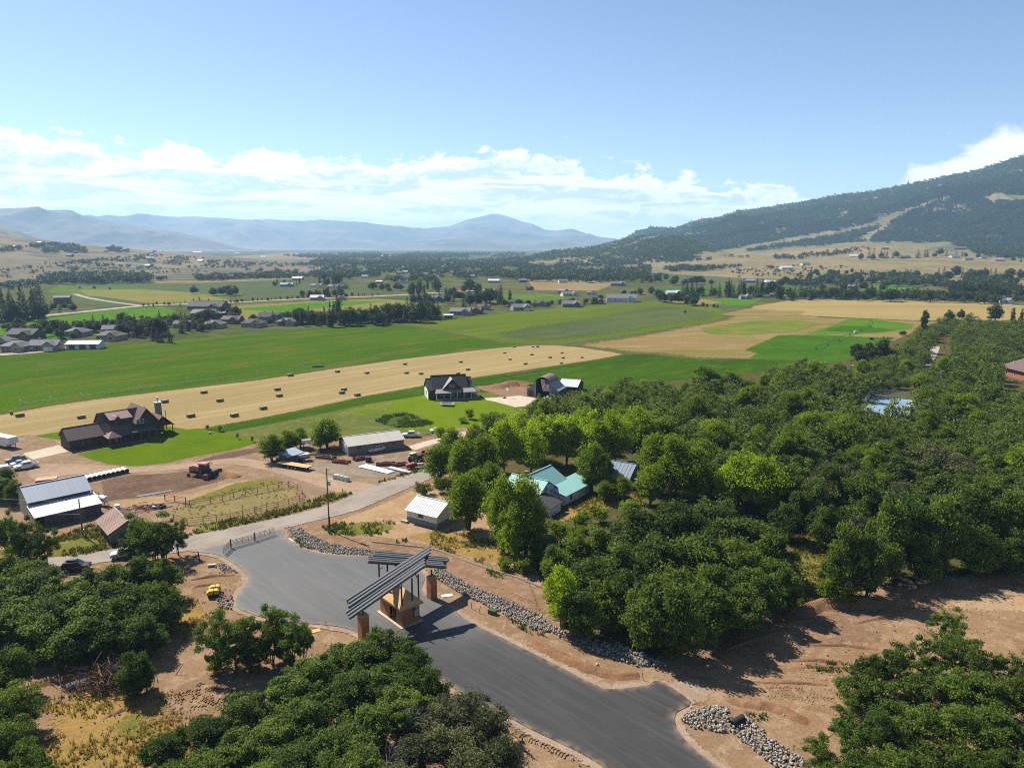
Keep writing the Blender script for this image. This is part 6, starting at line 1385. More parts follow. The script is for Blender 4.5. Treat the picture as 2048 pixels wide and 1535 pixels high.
tag(MB().tube([G(786, 936) + Vector((0, 0, .2)), G(812, 941) + Vector((0, 0, .2))], .22, 8).tube([G(783, 934.5) + Vector((0, 0, .15)), G(809, 938.5) + Vector((0, 0, .15))], .14, 8).build('rusty_pipe', M['pinkred']), 'long reddish pipes lying beside the grey pipe bundle', 'pipe')
# white bulk bags
for i, (x, y) in enumerate([(672, 957), (679, 958), (686, 960), (694, 962)]):
    p = G(x, y); m_ = MB(); frustum(m_, -.55, .55, 1.1, 0, -.5, .5, 1.0, 1.15); o_ = m_.build('bulk_bag', M['wrap']); o_.location = p; o_.rotation_euler = (0, 0, -.25)
    MB().box((0, 0, 1.2), (.5, .5, .12)).build('neck', M['wrap'], o_)
    tag(o_, 'white bulk bag, ' + ['nearest the pole in', 'second from the pole in', 'third from the pole in', 'farthest from the pole in'][i] + ' the row of four', 'bag', 'white bulk bags in a row')

# ------------------------------------------------------------------ poles, wires, fences, gates
def upole(base, top, label, cross=True, trafo=False, r=.16):
    p = G(*base); H = zat(top[0], top[1], p.y); t = thing('utility_pole', label, 'utility pole', p, random.uniform(-.3, .3))
    MB().tube([(0, 0, -.3), (0, 0, H)], [r, r * .7], 8).build('pole', M['polewood'], t)
    if cross: MB().box((0, 0, H - .7), (2.6, .12, .14)).build('crossarm', M['polewood'], t); ins = MB(); [ins.tube([(x, 0, H - .63), (x, 0, H - .4)], .06, 6) for x in (-1.1, 0, 1.1)]; ins.build('insulator', M['galv'], t)
    if trafo:
        MB().tube([(.45, 0, H - 3.6), (.45, 0, H - 2.7)], .28, 10).build('transformer', M['galv'], t); MB().bar((0, 0, H - .25), (.9, 0, H - .25), .08).build('bracket', M['steel'], t); MB().box((.9, 0, H - 2.4), (.9, .3, .2)).build('street_light', M['whitepaint'], t); MB().tube([(.2, 0, .2), (.2, 0, 3.2)], .07, 6).box((.2, 0, .2), (.7, .7, .5)).build('meter_box', M['black'], t)
    return t, H
P1, H1 = upole((659, 1062), (659, 936), 'tall brown utility pole with transformer beside the old road', False, True)
P2, H2 = upole((166, 1072), (159, 997), 'brown utility pole in the weeds by the weathered shed', False)
MB().box((.2, 0, 1.2), (.3, .3, .6)).build('meter_box', M['galv'], P2)
for b_, t_, l_ in [((320, 857), (319, 816), 'bare thin pole standing on the lawn nearer the stone chimney'), ((334, 860), (333, 819), 'bare thin pole standing on the lawn farther from the chimney')]: upole(b_, t_, l_, False, False, .13)
RP = [((1697, 786), (1700, 718), 'tall grey utility pole beside the tennis court', True, True), ((1783, 745), (1783, 713), 'short cross-armed utility pole behind the tennis court', True, False), ((1888, 700), (1891, 666), 'utility pole beside the lane in the oak wood', True, False), ((1969, 675), (1971, 640), 'utility pole above the lane in the oak wood', True, False), ((2009, 668), (2009, 641), 'utility pole nearest the slim poplars', True, False)]
for a, b_, l_, cr_, tf in RP: upole(a, b_, l_, cr_, tf, .2)
def wire(a, b, sag, label):
    pts = []; 
    for i in range(13): f = i / 12; p = a.lerp(b, f); pts.append((p.x, p.y, p.z - sag * 4 * f * (1 - f)))
    tag(MB().tube(pts, .02, 4, False).build('overhead_wire', M['galv']), label, 'wire')
p2 = G(166, 1072); wire(V3(p2, H2 - .3), at(-60, 990, p2.y + 10), .5, 'upper overhead wire running past the grey barn'); wire(V3(p2, H2 - 3.2), at(-60, 1018, p2.y + 4), .5, 'lower overhead wire running past the grey barn')
pts_b = [(372, 1013), (380, 1013.6), (421, 1006), (445, 1001), (467.5, 995.6), (491, 991), (515, 986), (536, 982), (557, 977.6), (577.7, 973.7), (596, 980), (605, 989), (599.5, 1003.4), (578, 1009.7), (556.6, 1016), (534, 1021), (509.7, 1027.6), (486, 1034), (461, 1039.7), (433, 1042.5), (406.6, 1045.6), (375, 1050), (348, 1042)]
t = thing('corral_fence', 'rusty pipe rail fence round the small corral', 'fence', (0, 0, 0)); fp = [G(*p) for p in pts_b]
for p in fp: MB().tube([p - Vector((0, 0, .2)), p + Vector((0, 0, 1.55))], .07, 6).build('post', M['rust'], t)
rl = MB()
for i in range(len(fp) - 1):
    for z in (.5, 1.0, 1.5): rl.bar(fp[i] + Vector((0, 0, z)), fp[i + 1] + Vector((0, 0, z)), .06 if z < 1.4 else .09)
rl.build('rail', M['rust'], t)
t = thing('corral_fence', 'rusty pen rails beside the grey barn lean-to', 'fence', (0, 0, 0)); fp = [G(*p) for p in [(176, 985), (186, 992), (198, 996), (206, 1003)]]
for p in fp: MB().tube([p - Vector((0, 0, .2)), p + Vector((0, 0, 1.5))], .07, 6).build('post', M['rust'], t)
rl = MB(); [rl.bar(fp[i] + Vector((0, 0, z)), fp[i + 1] + Vector((0, 0, z)), .07) for i in range(3) for z in (.4, .9, 1.4)]; rl.build('rail', M['rust'], t)
t = thing('corral_fence', 'rusty gate panels at the near end of the corral track', 'fence', (0, 0, 0)); fp = [G(*p) for p in [(330, 1001), (350, 1003), (372, 1006)]]
for p in fp: MB().tube([p - Vector((0, 0, .2)), p + Vector((0, 0, 1.5))], .1, 6).build('post', M['rust'], t)
rl = MB(); [rl.bar(fp[i] + Vector((0, 0, z)), fp[i + 1] + Vector((0, 0, z)), .06) for i in range(2) for z in (.3, .7, 1.1, 1.4)]; rl.build('rail', M['rust'], t)
def tgate(a, b, h, label, mat='rust', z=ROADZ):
    A, B = G(*a), G(*b); d = B - A; t = thing('farm_gate', label, 'gate', V3(A, z), math.atan2(d.y, d.x), 'steel gates across the drive'); L = d.length
    MB().bar((0, 0, 0), (0, 0, h + .3), .16).build('post', M['steel'], t); f = MB()
    for i in range(6): zz = .25 + (h - .25) * i / 5; f.bar((.1, 0, zz), (L - .05, 0, zz), .055)
    for i in range(5): x = .12 + (L - .2) * i / 4; f.bar((x, 0, .25), (x, 0, h), .055)
    f.build('gate_leaf', M[mat], t); return t
tgate((462, 1097), (447, 1112), 1.5, 'short side panel of steel rails at the left end of the drive gates', 'steel')
tgate((462, 1097), (509, 1083.5), 1.5, 'dark steel rail gate leaf hung next to the short side panel', 'steel')
tgate((510, 1083), (549.5, 1070), 1.5, 'dark steel rail gate leaf nearest the rock-lined bank', 'steel')
def stick(px, h, r, mat, label, cat='post', name='post', lean=0.0, group=None):
    p = G(*px); o_ = MB().tube([(0, 0, -.2), (lean, 0, h)], r, 6); o_ = o_.build(name + '_pole' if False else 'marker_post' if cat == 'post' else name, M[mat]); o_.location = p; tag(o_, label, cat, group); return o_
stick((400, 1122), 1.9, .12, 'black', 'dark leaning post at the corner of old road and drive', lean=-.25)
stick((846.5, 936), 1.3, .13, 'polewood', 'brown fence post on the verge beneath the trees'); stick((802, 953), 1.3, .13, 'polewood', 'brown fence post on the verge by the white sheets'); stick((769, 962), 1.0, .1, 'polewood', 'short brown post on the verge beside the track mouth')
stick((943, 1217), 1.1, .05, 'rust', 'reddish stake beside the shadow of the roof', 'stake', 'stake'); stick((957, 1226), 1.3, .05, 'red', 'leaning red stake near the green box', 'stake', 'stake', .35); stick((1287, 1360), 1.2, .05, 'red', 'red stake at the side turning', 'stake', 'stake', -.2); stick((652, 1252), 1.0, .05, 'plytop', 'pale wooden stake at the kerb by the slender oaks', 'stake', 'stake'); stick((577, 1062), 1.4, .04, 'galv', 'thin marker stake beside the far gate leaf', 'stake', 'stake')
t = thing('utility_box', 'low green utility box beside the rock-lined ditch', 'utility box', G(985, 1227), -.5); MB().box((0, 0, .35), (1.3, .8, .7)).build('cabinet', paint("box_green", (.05, .10, .07), .6), t); MB().box((0, 0, .73), (1.36, .86, .08)).build('lid', M['darkgreen'], t)
tag(MB().box(G(894, 1191) + Vector((0, 0, .1)), (1.9, .9, .06), .25).build('loose_board', M['whitepaint']), 'white board lying on the soil beside the entry pillar', 'board')
tag(MB().box(G(630, 1262) + Vector((0, 0, .1)), (1.6, 1.0, .06), .5).box(G(618, 1266) + Vector((0, 0, .12)), (1.3, .3, .06), .9).build('loose_board', M['plytop']), 'pale plywood offcuts at the kerb behind the slender oaks', 'board')
tag(MB().tube([G(578, 1078) + Vector((0, 0, .2)), G(586, 1084) + Vector((0, 0, .25)), G(592, 1086) + Vector((0, 0, .15))], .1, 6).build('bleached_log', M['whitepaint']), 'bleached white branch on the bank by the gates', 'log')
silt = [Vector((*p, .18)) for p in smooth_poly([tuple(G(*q).xy) for q in [(745, 1085), (810, 1092), (870, 1100), (930, 1122), (1000, 1146), (1040, 1158), (1090, 1178)]], False, 6)]
tag(MB().tube(silt, .2, 6).build('erosion_sock', paint("straw_sock", (.22, .17, .11), .95)), 'long tan erosion sock lying along the top of the bank', 'erosion sock')
# yellow trench roller
t = thing('trench_roller', 'yellow trench roller with two hooded halves on the bare soil', 'roller', G(428, 1189), .35); t.scale = (.84, .84, .84)
for s, dx in ((1, .2), (-1, -.1)):
    hq = MB().prism([(-1.15 + dx, .75), (1.15 + dx, .75), (1.15 + dx, 1.25), (.85 + dx, 1.55), (-.6 + dx, 1.6), (-1.15 + dx, 1.2)], 'y', s * .95 - .55, s * .95 + .55); ho = hq.build('hood', M['yellow'], t)
    MB().bx(.08 + dx, .16 + dx, s * .95 - .57, s * .95 + .57, .74, 1.62).build('seam', M['black'], ho)
    for x in (-.6, .6): MB().tube([(x + dx, s * .95 - .5, .42), (x + dx, s * .95 + .5, .42)], .42, 12).build('drum', M['black'], t)
MB().box((0, 0, .65), (1.4, 1.2, .4)).build('hinge', M['steel'], t)
# water tanks
for (px, sz, lab) in (((209, 1011), 1.0, 'white water tank on iron legs beside the barn lean-to'), ((195, 1009), .9, 'pale green tank on legs next to the white water tank')):
    t = thing('water_tank', lab, 'tank', G(*px), -.5); MB().tube([(-1.1 * sz, 0, 1.7), (-1.0 * sz, 0, 1.7), (1.0 * sz, 0, 1.7), (1.1 * sz, 0, 1.7)], [.5 * sz, .72 * sz, .72 * sz, .5 * sz], 14).build('tank', M['whitepaint'] if sz == 1 else M['wrap'], t)
    for x in (-.7, .7):
        for y in (-.4, .4): MB().bar((x, y * 1.3, 0), (x, y, 1.15), .08).build('leg', M['rust'], t)
def torus(mb, R, r, n=20, m=8):
    vs = []; fs = []
    for i in range(n):
        for j in range(m): a = 2 * PI * i / n; b = 2 * PI * j / m; vs.append(((R + r * math.cos(b)) * math.cos(a), (R + r * math.cos(b)) * math.sin(a), r + r * 1.3 * math.sin(b)))
    for i in range(n):
        for j in range(m): fs.append((i * m + j, ((i + 1) % n) * m + j, ((i + 1) % n) * m + (j + 1) % m, i * m + (j + 1) % m))
    return mb.add(vs, fs)
for px, R_, lab in (((322, 1015), .78, 'big black tractor tyre lying beside the scrap iron'), ((312, 1015), .62, 'smaller grey tyre lying against the big tyre')):
    o_ = torus(MB(), R_, .3).build('old_tyre', M['black'] if R_ > .7 else M['cargrey'], smooth=True); o_.location = G(*px); tag(o_, lab, 'tyre')
r = random.Random(4); sc = MB(); c0 = G(287, 1016)
for i in range(60): a = r.uniform(0, 3.14); q = c0 + Vector((r.gauss(0, 2.2), r.gauss(0, 1.0), r.uniform(.05, .7))); l_ = r.uniform(.5, 1.6); sc.bar(q - Vector((math.cos(a) * l_, math.sin(a) * l_, r.uniform(-.2, .2))), q + Vector((math.cos(a) * l_, math.sin(a) * l_, r.uniform(-.2, .2))), r.uniform(.05, .14))
tag(sc.build('scrap_heap', M['rust']), 'rusty heap of scrap iron behind the weathered shed', 'scrap heap')
t = thing('shipping_container', 'low orange-topped box behind the grey barn', 'container', G(94, 966), .45); MB().box((0, 0, .6), (4.4, 2.6, 1.2)).build('body', M['red'], t); MB().box((0, 0, 1.25), (4.5, 2.7, .1)).build('top', M['orange'], t)
# white-wrapped round bales in a row
A, B = G(180, 962.5), G(254, 946)
nb_ = 9
for i in range(nb_):
    p = A.lerp(B, i / (nb_ - 1)); dd = (B - A).normalized(); ang = math.atan2(dd.y, dd.x); t = thing('wrapped_bale', ['first', 'second', 'third', 'fourth', 'fifth', 'sixth', 'seventh', 'eighth', 'ninth'][i] + ' white-wrapped round bale from the grey barn in the row', 'bale', p, ang, 'white-wrapped round bales in a row')
    MB().tube([(0, .0, .62), (0, 2.6, .62)], .62, 14).build('wrap', M['wrap'], t); MB().tube([(0, -.04, .62), (0, 0.01, .62)], .55, 14).build('end', M['darkhay'], t)
# hay bales on the mown field
bales = [(19.5, 829, 7), (40, 833, 16), (163, 836.5, 14.5), (330, 805, 13), (382, 834, 15), (408, 786.5, 12.5), (440, 803, 13.3), (469, 833, 15), (527, 818.5, 14), (555, 780.5, 12), (559, 793, 12.3), (581, 752, 12), (675, 744.5, 9.5), (734, 747, 9), (688, 780.5, 11.4), (684, 787, 11.6), (715, 791.5, 11.8), (810, 729, 8.2), (813, 747, 8.7), (842, 748.5, 8.8), (921.5, 724.7, 7.6), (936, 740, 8.2), (916, 748, 8), (1009.6, 706.7, 6.3), (1028.5, 694, 6), (1020, 719.6, 6.2), (1051, 728.5, 7.8), (1063.7, 710, 6.7), (1066, 694.5, 5.6), (1075, 694, 6.5), (1100, 715.8, 6.8), (1124, 706.5, 6), (1126, 716.5, 6.8), (1122.7, 727, 6.6), (1164, 715.7, 6), (605, 768, 0), (990, 735, 0)]
BALES = []; bale0 = None
for x, y, w_ in bales:
    if not w_: continue
    p = G(x, y); k_ = w_ / ppm(p) / 2.5
    if bale0 is None or True:
        if bale0 is None:
            bm_ = MB(); bm_.bx(-1.25, 1.25, -.6, .6, 0, 1.1); bm_.mi = 1; bm_.bx(-1.24, 1.24, -.59, .59, 1.1, 1.112); bale0 = bm_.build('hay_bale', [M['hay'], M['haytop']]); o_ = bale0
        else: o_ = bale0.copy(); COL.objects.link(o_)
    o_.location = p; up_ = (x < 25); o_.rotation_euler = (0, (PI / 2 if up_ else 0), HROW + random.uniform(-.12, .12)); k_ = max(.62, min(1.05, k_)) if not up_ else .9; o_.scale = (k_, k_, k_)
    o_['category'] = 'hay bale'; o_['group'] = 'hay bales on the mown field'; BALES.append(dict(o=o_, p=p))
# wheel-line sprinkler
wl = [(42, 810), (101.5, 803), (162.7, 795.3), (222, 787), (280, 779.3), (329.5, 773), (376, 766), (425, 760), (470, 755), (515, 750), (559, 744), (595, 740), (636, 734), (673.5, 730), (708.6, 725), (740, 721)]
t = thing('wheel_line', 'long wheel-line sprinkler along the edge of the alfalfa field', 'sprinkler line', (0, 0, 0)); wp = [G(*p) for p in wl]
for p in wp:
    d = (wp[-1] - wp[0]).normalized(); nrm = d; u1 = Vector((-d.y, d.x, 0)); mb = MB(); N2 = 14; R_ = .95
    for i in range(N2):
        a0, a1 = 2 * PI * i / N2, 2 * PI * (i + 1) / N2; c_ = p + Vector((0, 0, R_)); mb.bar(c_ + u1 * math.cos(a0) * R_ + Vector((0, 0, math.sin(a0) * R_)), c_ + u1 * math.cos(a1) * R_ + Vector((0, 0, math.sin(a1) * R_)), .08)
        if i % 2 == 0: mb.bar(c_, c_ + u1 * math.cos(a0) * R_ + Vector((0, 0, math.sin(a0) * R_)), .06)
    mb.build('wheel', M['galv'], t)
MB().tube([p + Vector((0, 0, .95)) for p in [at(-60, 816, wp[0].y - 12).xy.to_3d()] * 0 + wp], .055, 6).build('pipe', M['galv'], t)
mv = MB(); c_ = wp[12]
for i in range(5): q = c_ + Vector((i * 1.1 - 2.2, 0, .4)); mv.box(q, (.8, .8, .7))
mv.build('mover', M['steel'], t)
t = thing('wheel_line', 'dark sprinkler line crossing the green crop field', 'sprinkler line', (0, 0, 0)); wp = [G(*p) for p in [(1632, 699), (1655, 690), (1678, 681), (1700, 671), (1722, 661), (1738, 653), (1741, 643)]]
for p in wp: MB().bar(p, p + Vector((0, 0, 1.7)), .2).bar(p + Vector((-.6, 0, .3)), p + Vector((.6, 0, .3)), .4).build('wheel', M['steel'], t)
MB().tube([p + Vector((0, 0, 1.6)) for p in wp], .12, 5).build('pipe', M['steel'], t)
tag(MB().box(G(1711, 665.5) + Vector((0, 0, .8)), (2.2, 1.3, .9), .2).box(G(1711, 665.5) + Vector((.3, 0, 1.4)), (1.0, 1.1, .4), .2).build('white_cart', M['whitepaint']), 'small white cart standing by the sprinkler line', 'cart')
# trampoline, basketball hoop
t = thing('trampoline', 'rectangular trampoline with pale rim on the bright lawn', 'trampoline', G(894, 811), -.25)
MB().bx(-2.2, 2.2, -1.3, 1.3, .86, .9).build('mat', M['black'], t); rm = MB(); [rm.bar(a, b_, .22, .1) for a, b_ in (((-2.3, -1.4, .9), (2.3, -1.4, .9)), ((2.3, -1.4, .9), (2.3, 1.4, .9)), ((2.3, 1.4, .9), (-2.3, 1.4, .9)), ((-2.3, 1.4, .9), (-2.3, -1.4, .9)))]; rm.build('rim', M['whitepaint'], t)
for x in (-2.1, 2.1):
    for y in (-1.2, 1.2): MB().bar((x, y, 0), (x, y, .88), .08).build('leg', M['galv'], t)
t = thing('basketball_hoop', 'portable basketball hoop on the concrete before the arched barn', 'basketball hoop', G(1009, 796), .6)
MB().box((0, 0, .2), (1.2, .8, .4)).build('base', M['black'], t); MB().bar((0, 0, .3), (.5, 0, 3.0), .12).bar((.5, 0, 3.0), (1.3, 0, 3.2), .1).build('pole', M['galv'], t); MB().box((1.3, 0, 3.3), (.05, 1.8, 1.1)).build('backboard', M['whitepaint'], t); ho_ = torus(MB(), .24, .02, 12, 5).build('ring', M['red'], t); ho_.location = (1.58, 0, 3.0)
# brush pile, gates leaning on it, dead twigs
r = random.Random(9); bp = MB(); c0 = G(214, 1372)
for i in range(420):
    q = c0 + Vector((r.gauss(0, 2.4), r.gauss(0, 1.3), abs(r.gauss(0, 1.1)))); v_ = Vector((r.gauss(0, 1), r.gauss(0, 1), r.gauss(.2, .6))).normalized() * r.uniform(.4, 1.5); bp.tube([q - v_, q + v_ * .2 + Vector((0, 0, r.uniform(-.1, .2))), q + v_], [.07, .05, .015], 4)
tag(bp.build('brush_pile', paint("dry_brush", (.20, .125, .075), .95, 0, .1, .4, 3)), 'heap of dead brown branches beside the cleared ground', 'brush pile')
c0 = G(226, 1352); tw = MB()
for i in range(60): a = r.uniform(0, 6.28); v_ = Vector((math.cos(a), math.sin(a), r.uniform(.2, 1.2))) * r.uniform(.6, 1.5); tw.tube([c0 + Vector((0, 0, 1.0)), c0 + v_ * .6 + Vector((r.uniform(-.2, .2), 0, 1.3)), c0 + v_ + Vector((0, 0, 1.4))], [.04, .025, .008], 4)
tag(tw.build('dead_branch', M['deadtwig']), 'bleached dead branch sticking out of the brush pile', 'branch')
A, B = G(131, 1380), G(157, 1384)
for k, (off, lab) in enumerate(((0, 'galvanised gate panel leaning on the brush pile'), (.9, 'second galvanised gate panel fallen beside the brush pile'))):
    t = thing('gate_panel', lab, 'gate', A + Vector((off, .3 * off, 0)), .95 + k * .15); t.rotation_euler = (.55 + k * .5, 0, .75 + k * .2); f = MB(); Lg_ = 3.6
    for i in range(6): f.bar((0, 0, .1 + i * .27), (Lg_, 0, .1 + i * .27), .06)
    for x in (0, 1.2, 2.4, 3.6): f.bar((x, 0, .1), (x, 0, 1.45), .06)
    f.build('rails', M['galv'], t)
lg = MB(); lg.tube([G(168, 1372) + Vector((0, 0, .2)), G(190, 1345) + Vector((0, 0, .9))], [.16, .1], 6); tag(lg.build('fallen_log', M['bark']), 'dark log leaning into the brush pile by the gate panels', 'log')
tag(MB().box(G(176, 1390) + Vector((0, 0, .12)), (1.3, .3, .1), -.6).build('loose_board', M['plytop']), 'pale board lying in front of the brush pile', 'board')
def deadtree(px, H, seed, label):
    r = random.Random(seed); mb = MB(); p = G(*px)
    def grow(a, d, l, rad, dep):
        b = a + d * l; mb.tube([a, (a + b) / 2 + Vector((r.gauss(0, .06), r.gauss(0, .06), 0)) * l, b], [rad, rad * .8, rad * .55], 4, False)
        if dep == 0: return
        for _ in range(r.choice((2, 3, 3))): e = (d + Vector((r.gauss(0, .55), r.gauss(0, .55), r.gauss(.05, .3)))).normalized(); grow(b, e, l * r.uniform(.6, .85), rad * .55, dep - 1)
    for _ in range(3): grow(p, Vector((r.gauss(0, .25), r.gauss(0, .25), 1)).normalized(), H * .34, .1, 4)
    tag(mb.build('dead_tree', M['deadtwig']), label, 'dead tree')
deadtree((800, 1490), 5.6, 1, 'bleached dead oak standing in the clump below the gatehouse'); deadtree((1005, 1462), 3.6, 2, 'small dead shrub at the drive edge of the oak clump'); deadtree((945, 1440), 5.2, 3, 'grey leafless oak rising from the clump beside the drive'); deadtree((770, 1560), 5.0, 4, 'bleached dead oak low at the bottom edge of the clump'); deadtree((900, 1490), 5.6, 8, 'grey leafless oak among the greyish oaks'); deadtree((1690, 1205), 5.0, 5, 'bare grey stems in the ragged oaks')
# ------------------------------------------------------------------ stones
def rock_mesh(seed):
    r = np.random.default_rng(seed); bm = bmesh.new(); bmesh.ops.create_icosphere(bm, subdivisions=1, radius=.5)
    V = np.array([v.co for v in bm.verts]); F = np.array([[v.index for v in f.verts] for f in bm.faces]); bm.free()
    for _ in range(5):
        n = r.normal(size=3); n /= np.linalg.norm(n); c = r.uniform(.22, .38); d = V @ n; V = V - np.where(d > c, d - c, 0)[:, None] * n
    return V * r.uniform(.8, 1.25, 3), F
ROCKS = [rock_mesh(i) for i in range(8)]
def stones(name, label, polys, density, smin, smax, mat, seed, depth=.1):
    r = np.random.default_rng(seed); Vs = []; Fs = []; T = []; b = 0
    for poly in polys:
        w = [tuple(G(*p).xy) for p in poly]; a = abs(area(w)); xs = [p[0] for p in w]; ys = [p[1] for p in w]; n = int(density * (max(xs) - min(xs)) * (max(ys) - min(ys)))
        P_ = np.stack([r.uniform(min(xs), max(xs), n), r.uniform(min(ys), max(ys), n)], 1); P_ = P_[inside_np(P_, w)]
        for x, y in P_:
            V, F = ROCKS[r.integers(8)]; s = smin + (smax - smin) * r.random() ** 2; an = r.random() * 6.28; ca, sa = math.cos(an), math.sin(an); tl = r.normal() * .4
            R_ = np.array([[ca, -sa, 0], [sa, ca, 0], [0, 0, 1]]) @ np.array([[1, 0, 0], [0, math.cos(tl), -math.sin(tl)], [0, math.sin(tl), math.cos(tl)]])
            Vs.append((V * s) @ R_.T + np.array([x, y, s * .22 + r.random() * depth + .5])); Fs.append(F + b); b += len(V); T.append(np.full(len(V), r.random()))
    o_ = link_mesh(name, np_mesh(name, np.concatenate(Vs) - np.array([0, 0, .5 - .12]), tris=np.concatenate(Fs), attrs={'tint': np.concatenate(T)}), mat); return tag(o_, label, None, None, 'stuff')
t_ = NT("grey_riprap"); a_ = t_.n('Attribute', attribute_name='tint').outputs['Fac']; c_ = t_.ramp(a_, [(0, (.13, .12, .10)), (.45, (.225, .21, .19)), (.8, (.30, .28, .25)), (1, (.31, .25, .18))]); M['riprap'] = t_.done(t_.bsdf(t_.mix(.35, c_, t_.ramp(t_.noise(t_.pos(), 3, 4, .6), [(.3, (.5, .5, .5)), (.7, (1.2, 1.2, 1.2))]), 'MULTIPLY'), .9, 0, .2))
stones('riprap', 'grey rock lining of the ditch along the drive', [[(862, 1128), (885, 1138), (905, 1152), (960, 1178), (1020, 1203), (1085, 1232), (1110, 1262), (1085, 1266), (1040, 1249), (1000, 1226), (960, 1206), (925, 1190), (895, 1172), (872, 1156)], [(1080, 1240), (1150, 1272), (1210, 1284), (1290, 1308), (1335, 1333), (1270, 1334), (1190, 1306), (1120, 1278)]], 17, .18, .5, M['riprap'], 1)
stones('riprap', 'grey rock lining of the bank by the gates', [[(577, 1060), (600, 1057), (622, 1070), (650, 1084), (700, 1095), (748, 1101), (747, 1112), (700, 1110.5), (652, 1107.5), (614, 1097), (596, 1085)]], 17, .18, .48, M['riprap'], 2)
stones('riprap', 'grey rocks round the culvert mouth', [[(1362, 1440), (1385, 1424), (1420, 1414), (1452, 1412), (1462, 1432), (1500, 1440), (1530, 1468), (1580, 1505), (1660, 1548), (1720, 1590), (1640, 1590), (1560, 1545), (1500, 1495), (1466, 1470), (1420, 1462), (1380, 1455)]], 17, .18, .52, M['riprap'], 3)
stones('riprap', 'grey stones by the left kerb of the drive', [[(424, 1131), (445, 1127), (468, 1140), (474, 1146), (450, 1146)], [(430, 1205), (440, 1190), (462, 1191), (468, 1205), (462, 1220), (440, 1218)]], 8, .25, .5, M['riprap'], 4)
stones('rubble', 'loose stones scattered over the bare soil', [[(1420, 1370), (1600, 1420), (1640, 1480), (1560, 1490), (1450, 1420)], [(900, 1230), (1100, 1310), (1200, 1360), (1180, 1340), (1000, 1260)], [(1010, 1440), (1200, 1530), (1120, 1535), (1020, 1470)], [(360, 1130), (460, 1150), (470, 1200), (380, 1180)], [(100, 1400), (400, 1400), (420, 1535), (100, 1535)], [(1600, 1240), (2000, 1200), (2000, 1260), (1600, 1360)]], .5, .08, .34, M['riprap'], 5, .02)
t_ = NT("tan_boulder"); M['boulder'] = t_.done(t_.bsdf(t_.mix(.5, (.40, .29, .19), t_.ramp(t_.noise(t_.obj(), 3, 5, .6), [(.3, (.5, .45, .4)), (.7, (1.2, 1.15, 1.1))]), 'MULTIPLY'), .9, 0, .2))
r = random.Random(12)
for i in range(26):
    V, F = ROCKS[i % 8]; s = r.uniform(.5, 1.3); p = G(1822 + r.gauss(0, 24), 1170 + r.gauss(0, 7)); o_ = link_mesh('boulder', np_mesh('boulder', V * s, tris=F), M['boulder']); o_.location = (p.x, p.y, s * .25 + (.4 if i % 3 == 0 else 0)); o_.rotation_euler = (r.random(), r.random(), r.random() * 6); tag(o_, 'tan boulder in the rock pile above the right clearing', 'boulder', 'boulders in the rock pile')
for i, (px, s, lab) in enumerate([((421, 1259 - 25), .5, 'small pale boulder at the drive kerb by the grey stones'), ((420, 868), .9, 'pale boulder at the end of the brown house lawn'), ((1195, 1331), .5, 'small pale rock on the soil above the drive'), ((2003, 668), 2.6, 'large pale boulder among the oaks under the poles'), ((1998, 674), 2.0, 'second pale boulder below the large one under the poles')]):
    V, F = ROCKS[i]; o_ = link_mesh('boulder', np_mesh('boulder', V * s * 1.3, tris=F), M['boulder']); o_.location = G(*px) + Vector((0, 0, s * .3)); tag(o_, lab, 'boulder')
t = thing('culvert', 'black culvert pipe mouth in the grey rocks', 'culvert', G(1470, 1450), -1.0); cv_ = MB(); cv_.tube([(0, -.6, .4), (0, 1.4, .55)], .48, 16, False).tube([(0, -.6, .4), (0, 1.4, .55)], .42, 16, False); cv_.build('pipe', M['black'], t); MB().tube([(0, 1.3, .54), (0, 1.35, .54)], .45, 16).build('back', M['black'], t)
t = thing('culvert', 'white drain pipe end in the soil by the roller', 'culvert', G(424, 1133), .3); MB().tube([(-.7, 0, .3), (.7, 0, .3)], .28, 12).build('pipe', M['galv'], t)
# low earth heaps and berms
def berm(name, label, line, h, wd, mat, seed):
    c = smooth_poly([tuple(G(*p).xy) for p in line], False, 8); V = []; n = len(c); m = 9
    for i, p in enumerate(c):
        a = Vector(c[max(0, i - 1)]); b = Vector(c[min(n - 1, i + 1)]); t = (b - a).normalized(); nn = Vector((-t.y, t.x)); e = math.sin(PI * min(1, max(0, i / (n - 1)))) ** .5
        for j in range(m):
            s = j / (m - 1) * 2 - 1; q = Vector(p) + nn * s * wd * (.75 + .4 * vnoise(i * .7, j * .3, seed)); V.append((q.x, q.y, .02 + e * h * (math.cos(s * PI) * .5 + .5) * (.6 + .8 * vnoise(i * .55, j * .8, seed + 2)) - (.12 if abs(s) > .98 else 0)))
    V = np.array(V); i = np.arange((n - 1) * m).reshape(n - 1, m)[:, :-1]; Q = np.stack([i, i + m, i + m + 1, i + 1], -1).reshape(-1, 4)
    return tag(link_mesh(name, np_mesh(name, V, quads=Q, smooth=True), mat), label, None, None, 'structure')
M['heap'] = gmat("heaped_soil", (.20, .112, .06), (.165, .09, .05), (.235, .14, .08), 5, 1.2, .25, .5, .9, .15)
berm('soil_bank', 'heaped soil edge above the right clearing', [(1590, 1232), (1640, 1212), (1700, 1205), (1760, 1210), (1800, 1222)], 1.1, 2.4, M['heap'], 1)
berm('soil_bank', 'low soil ridge in the left clearing', [(60, 1372), (110, 1360), (160, 1358), (200, 1350)], .8, 1.4, M['heap'], 2)
berm('soil_bank', 'soil berm along the drive shoulder', [(1060, 1285), (1120, 1312), (1180, 1338), (1230, 1350), (1280, 1350)], .6, 1.5, M['heap'], 3)
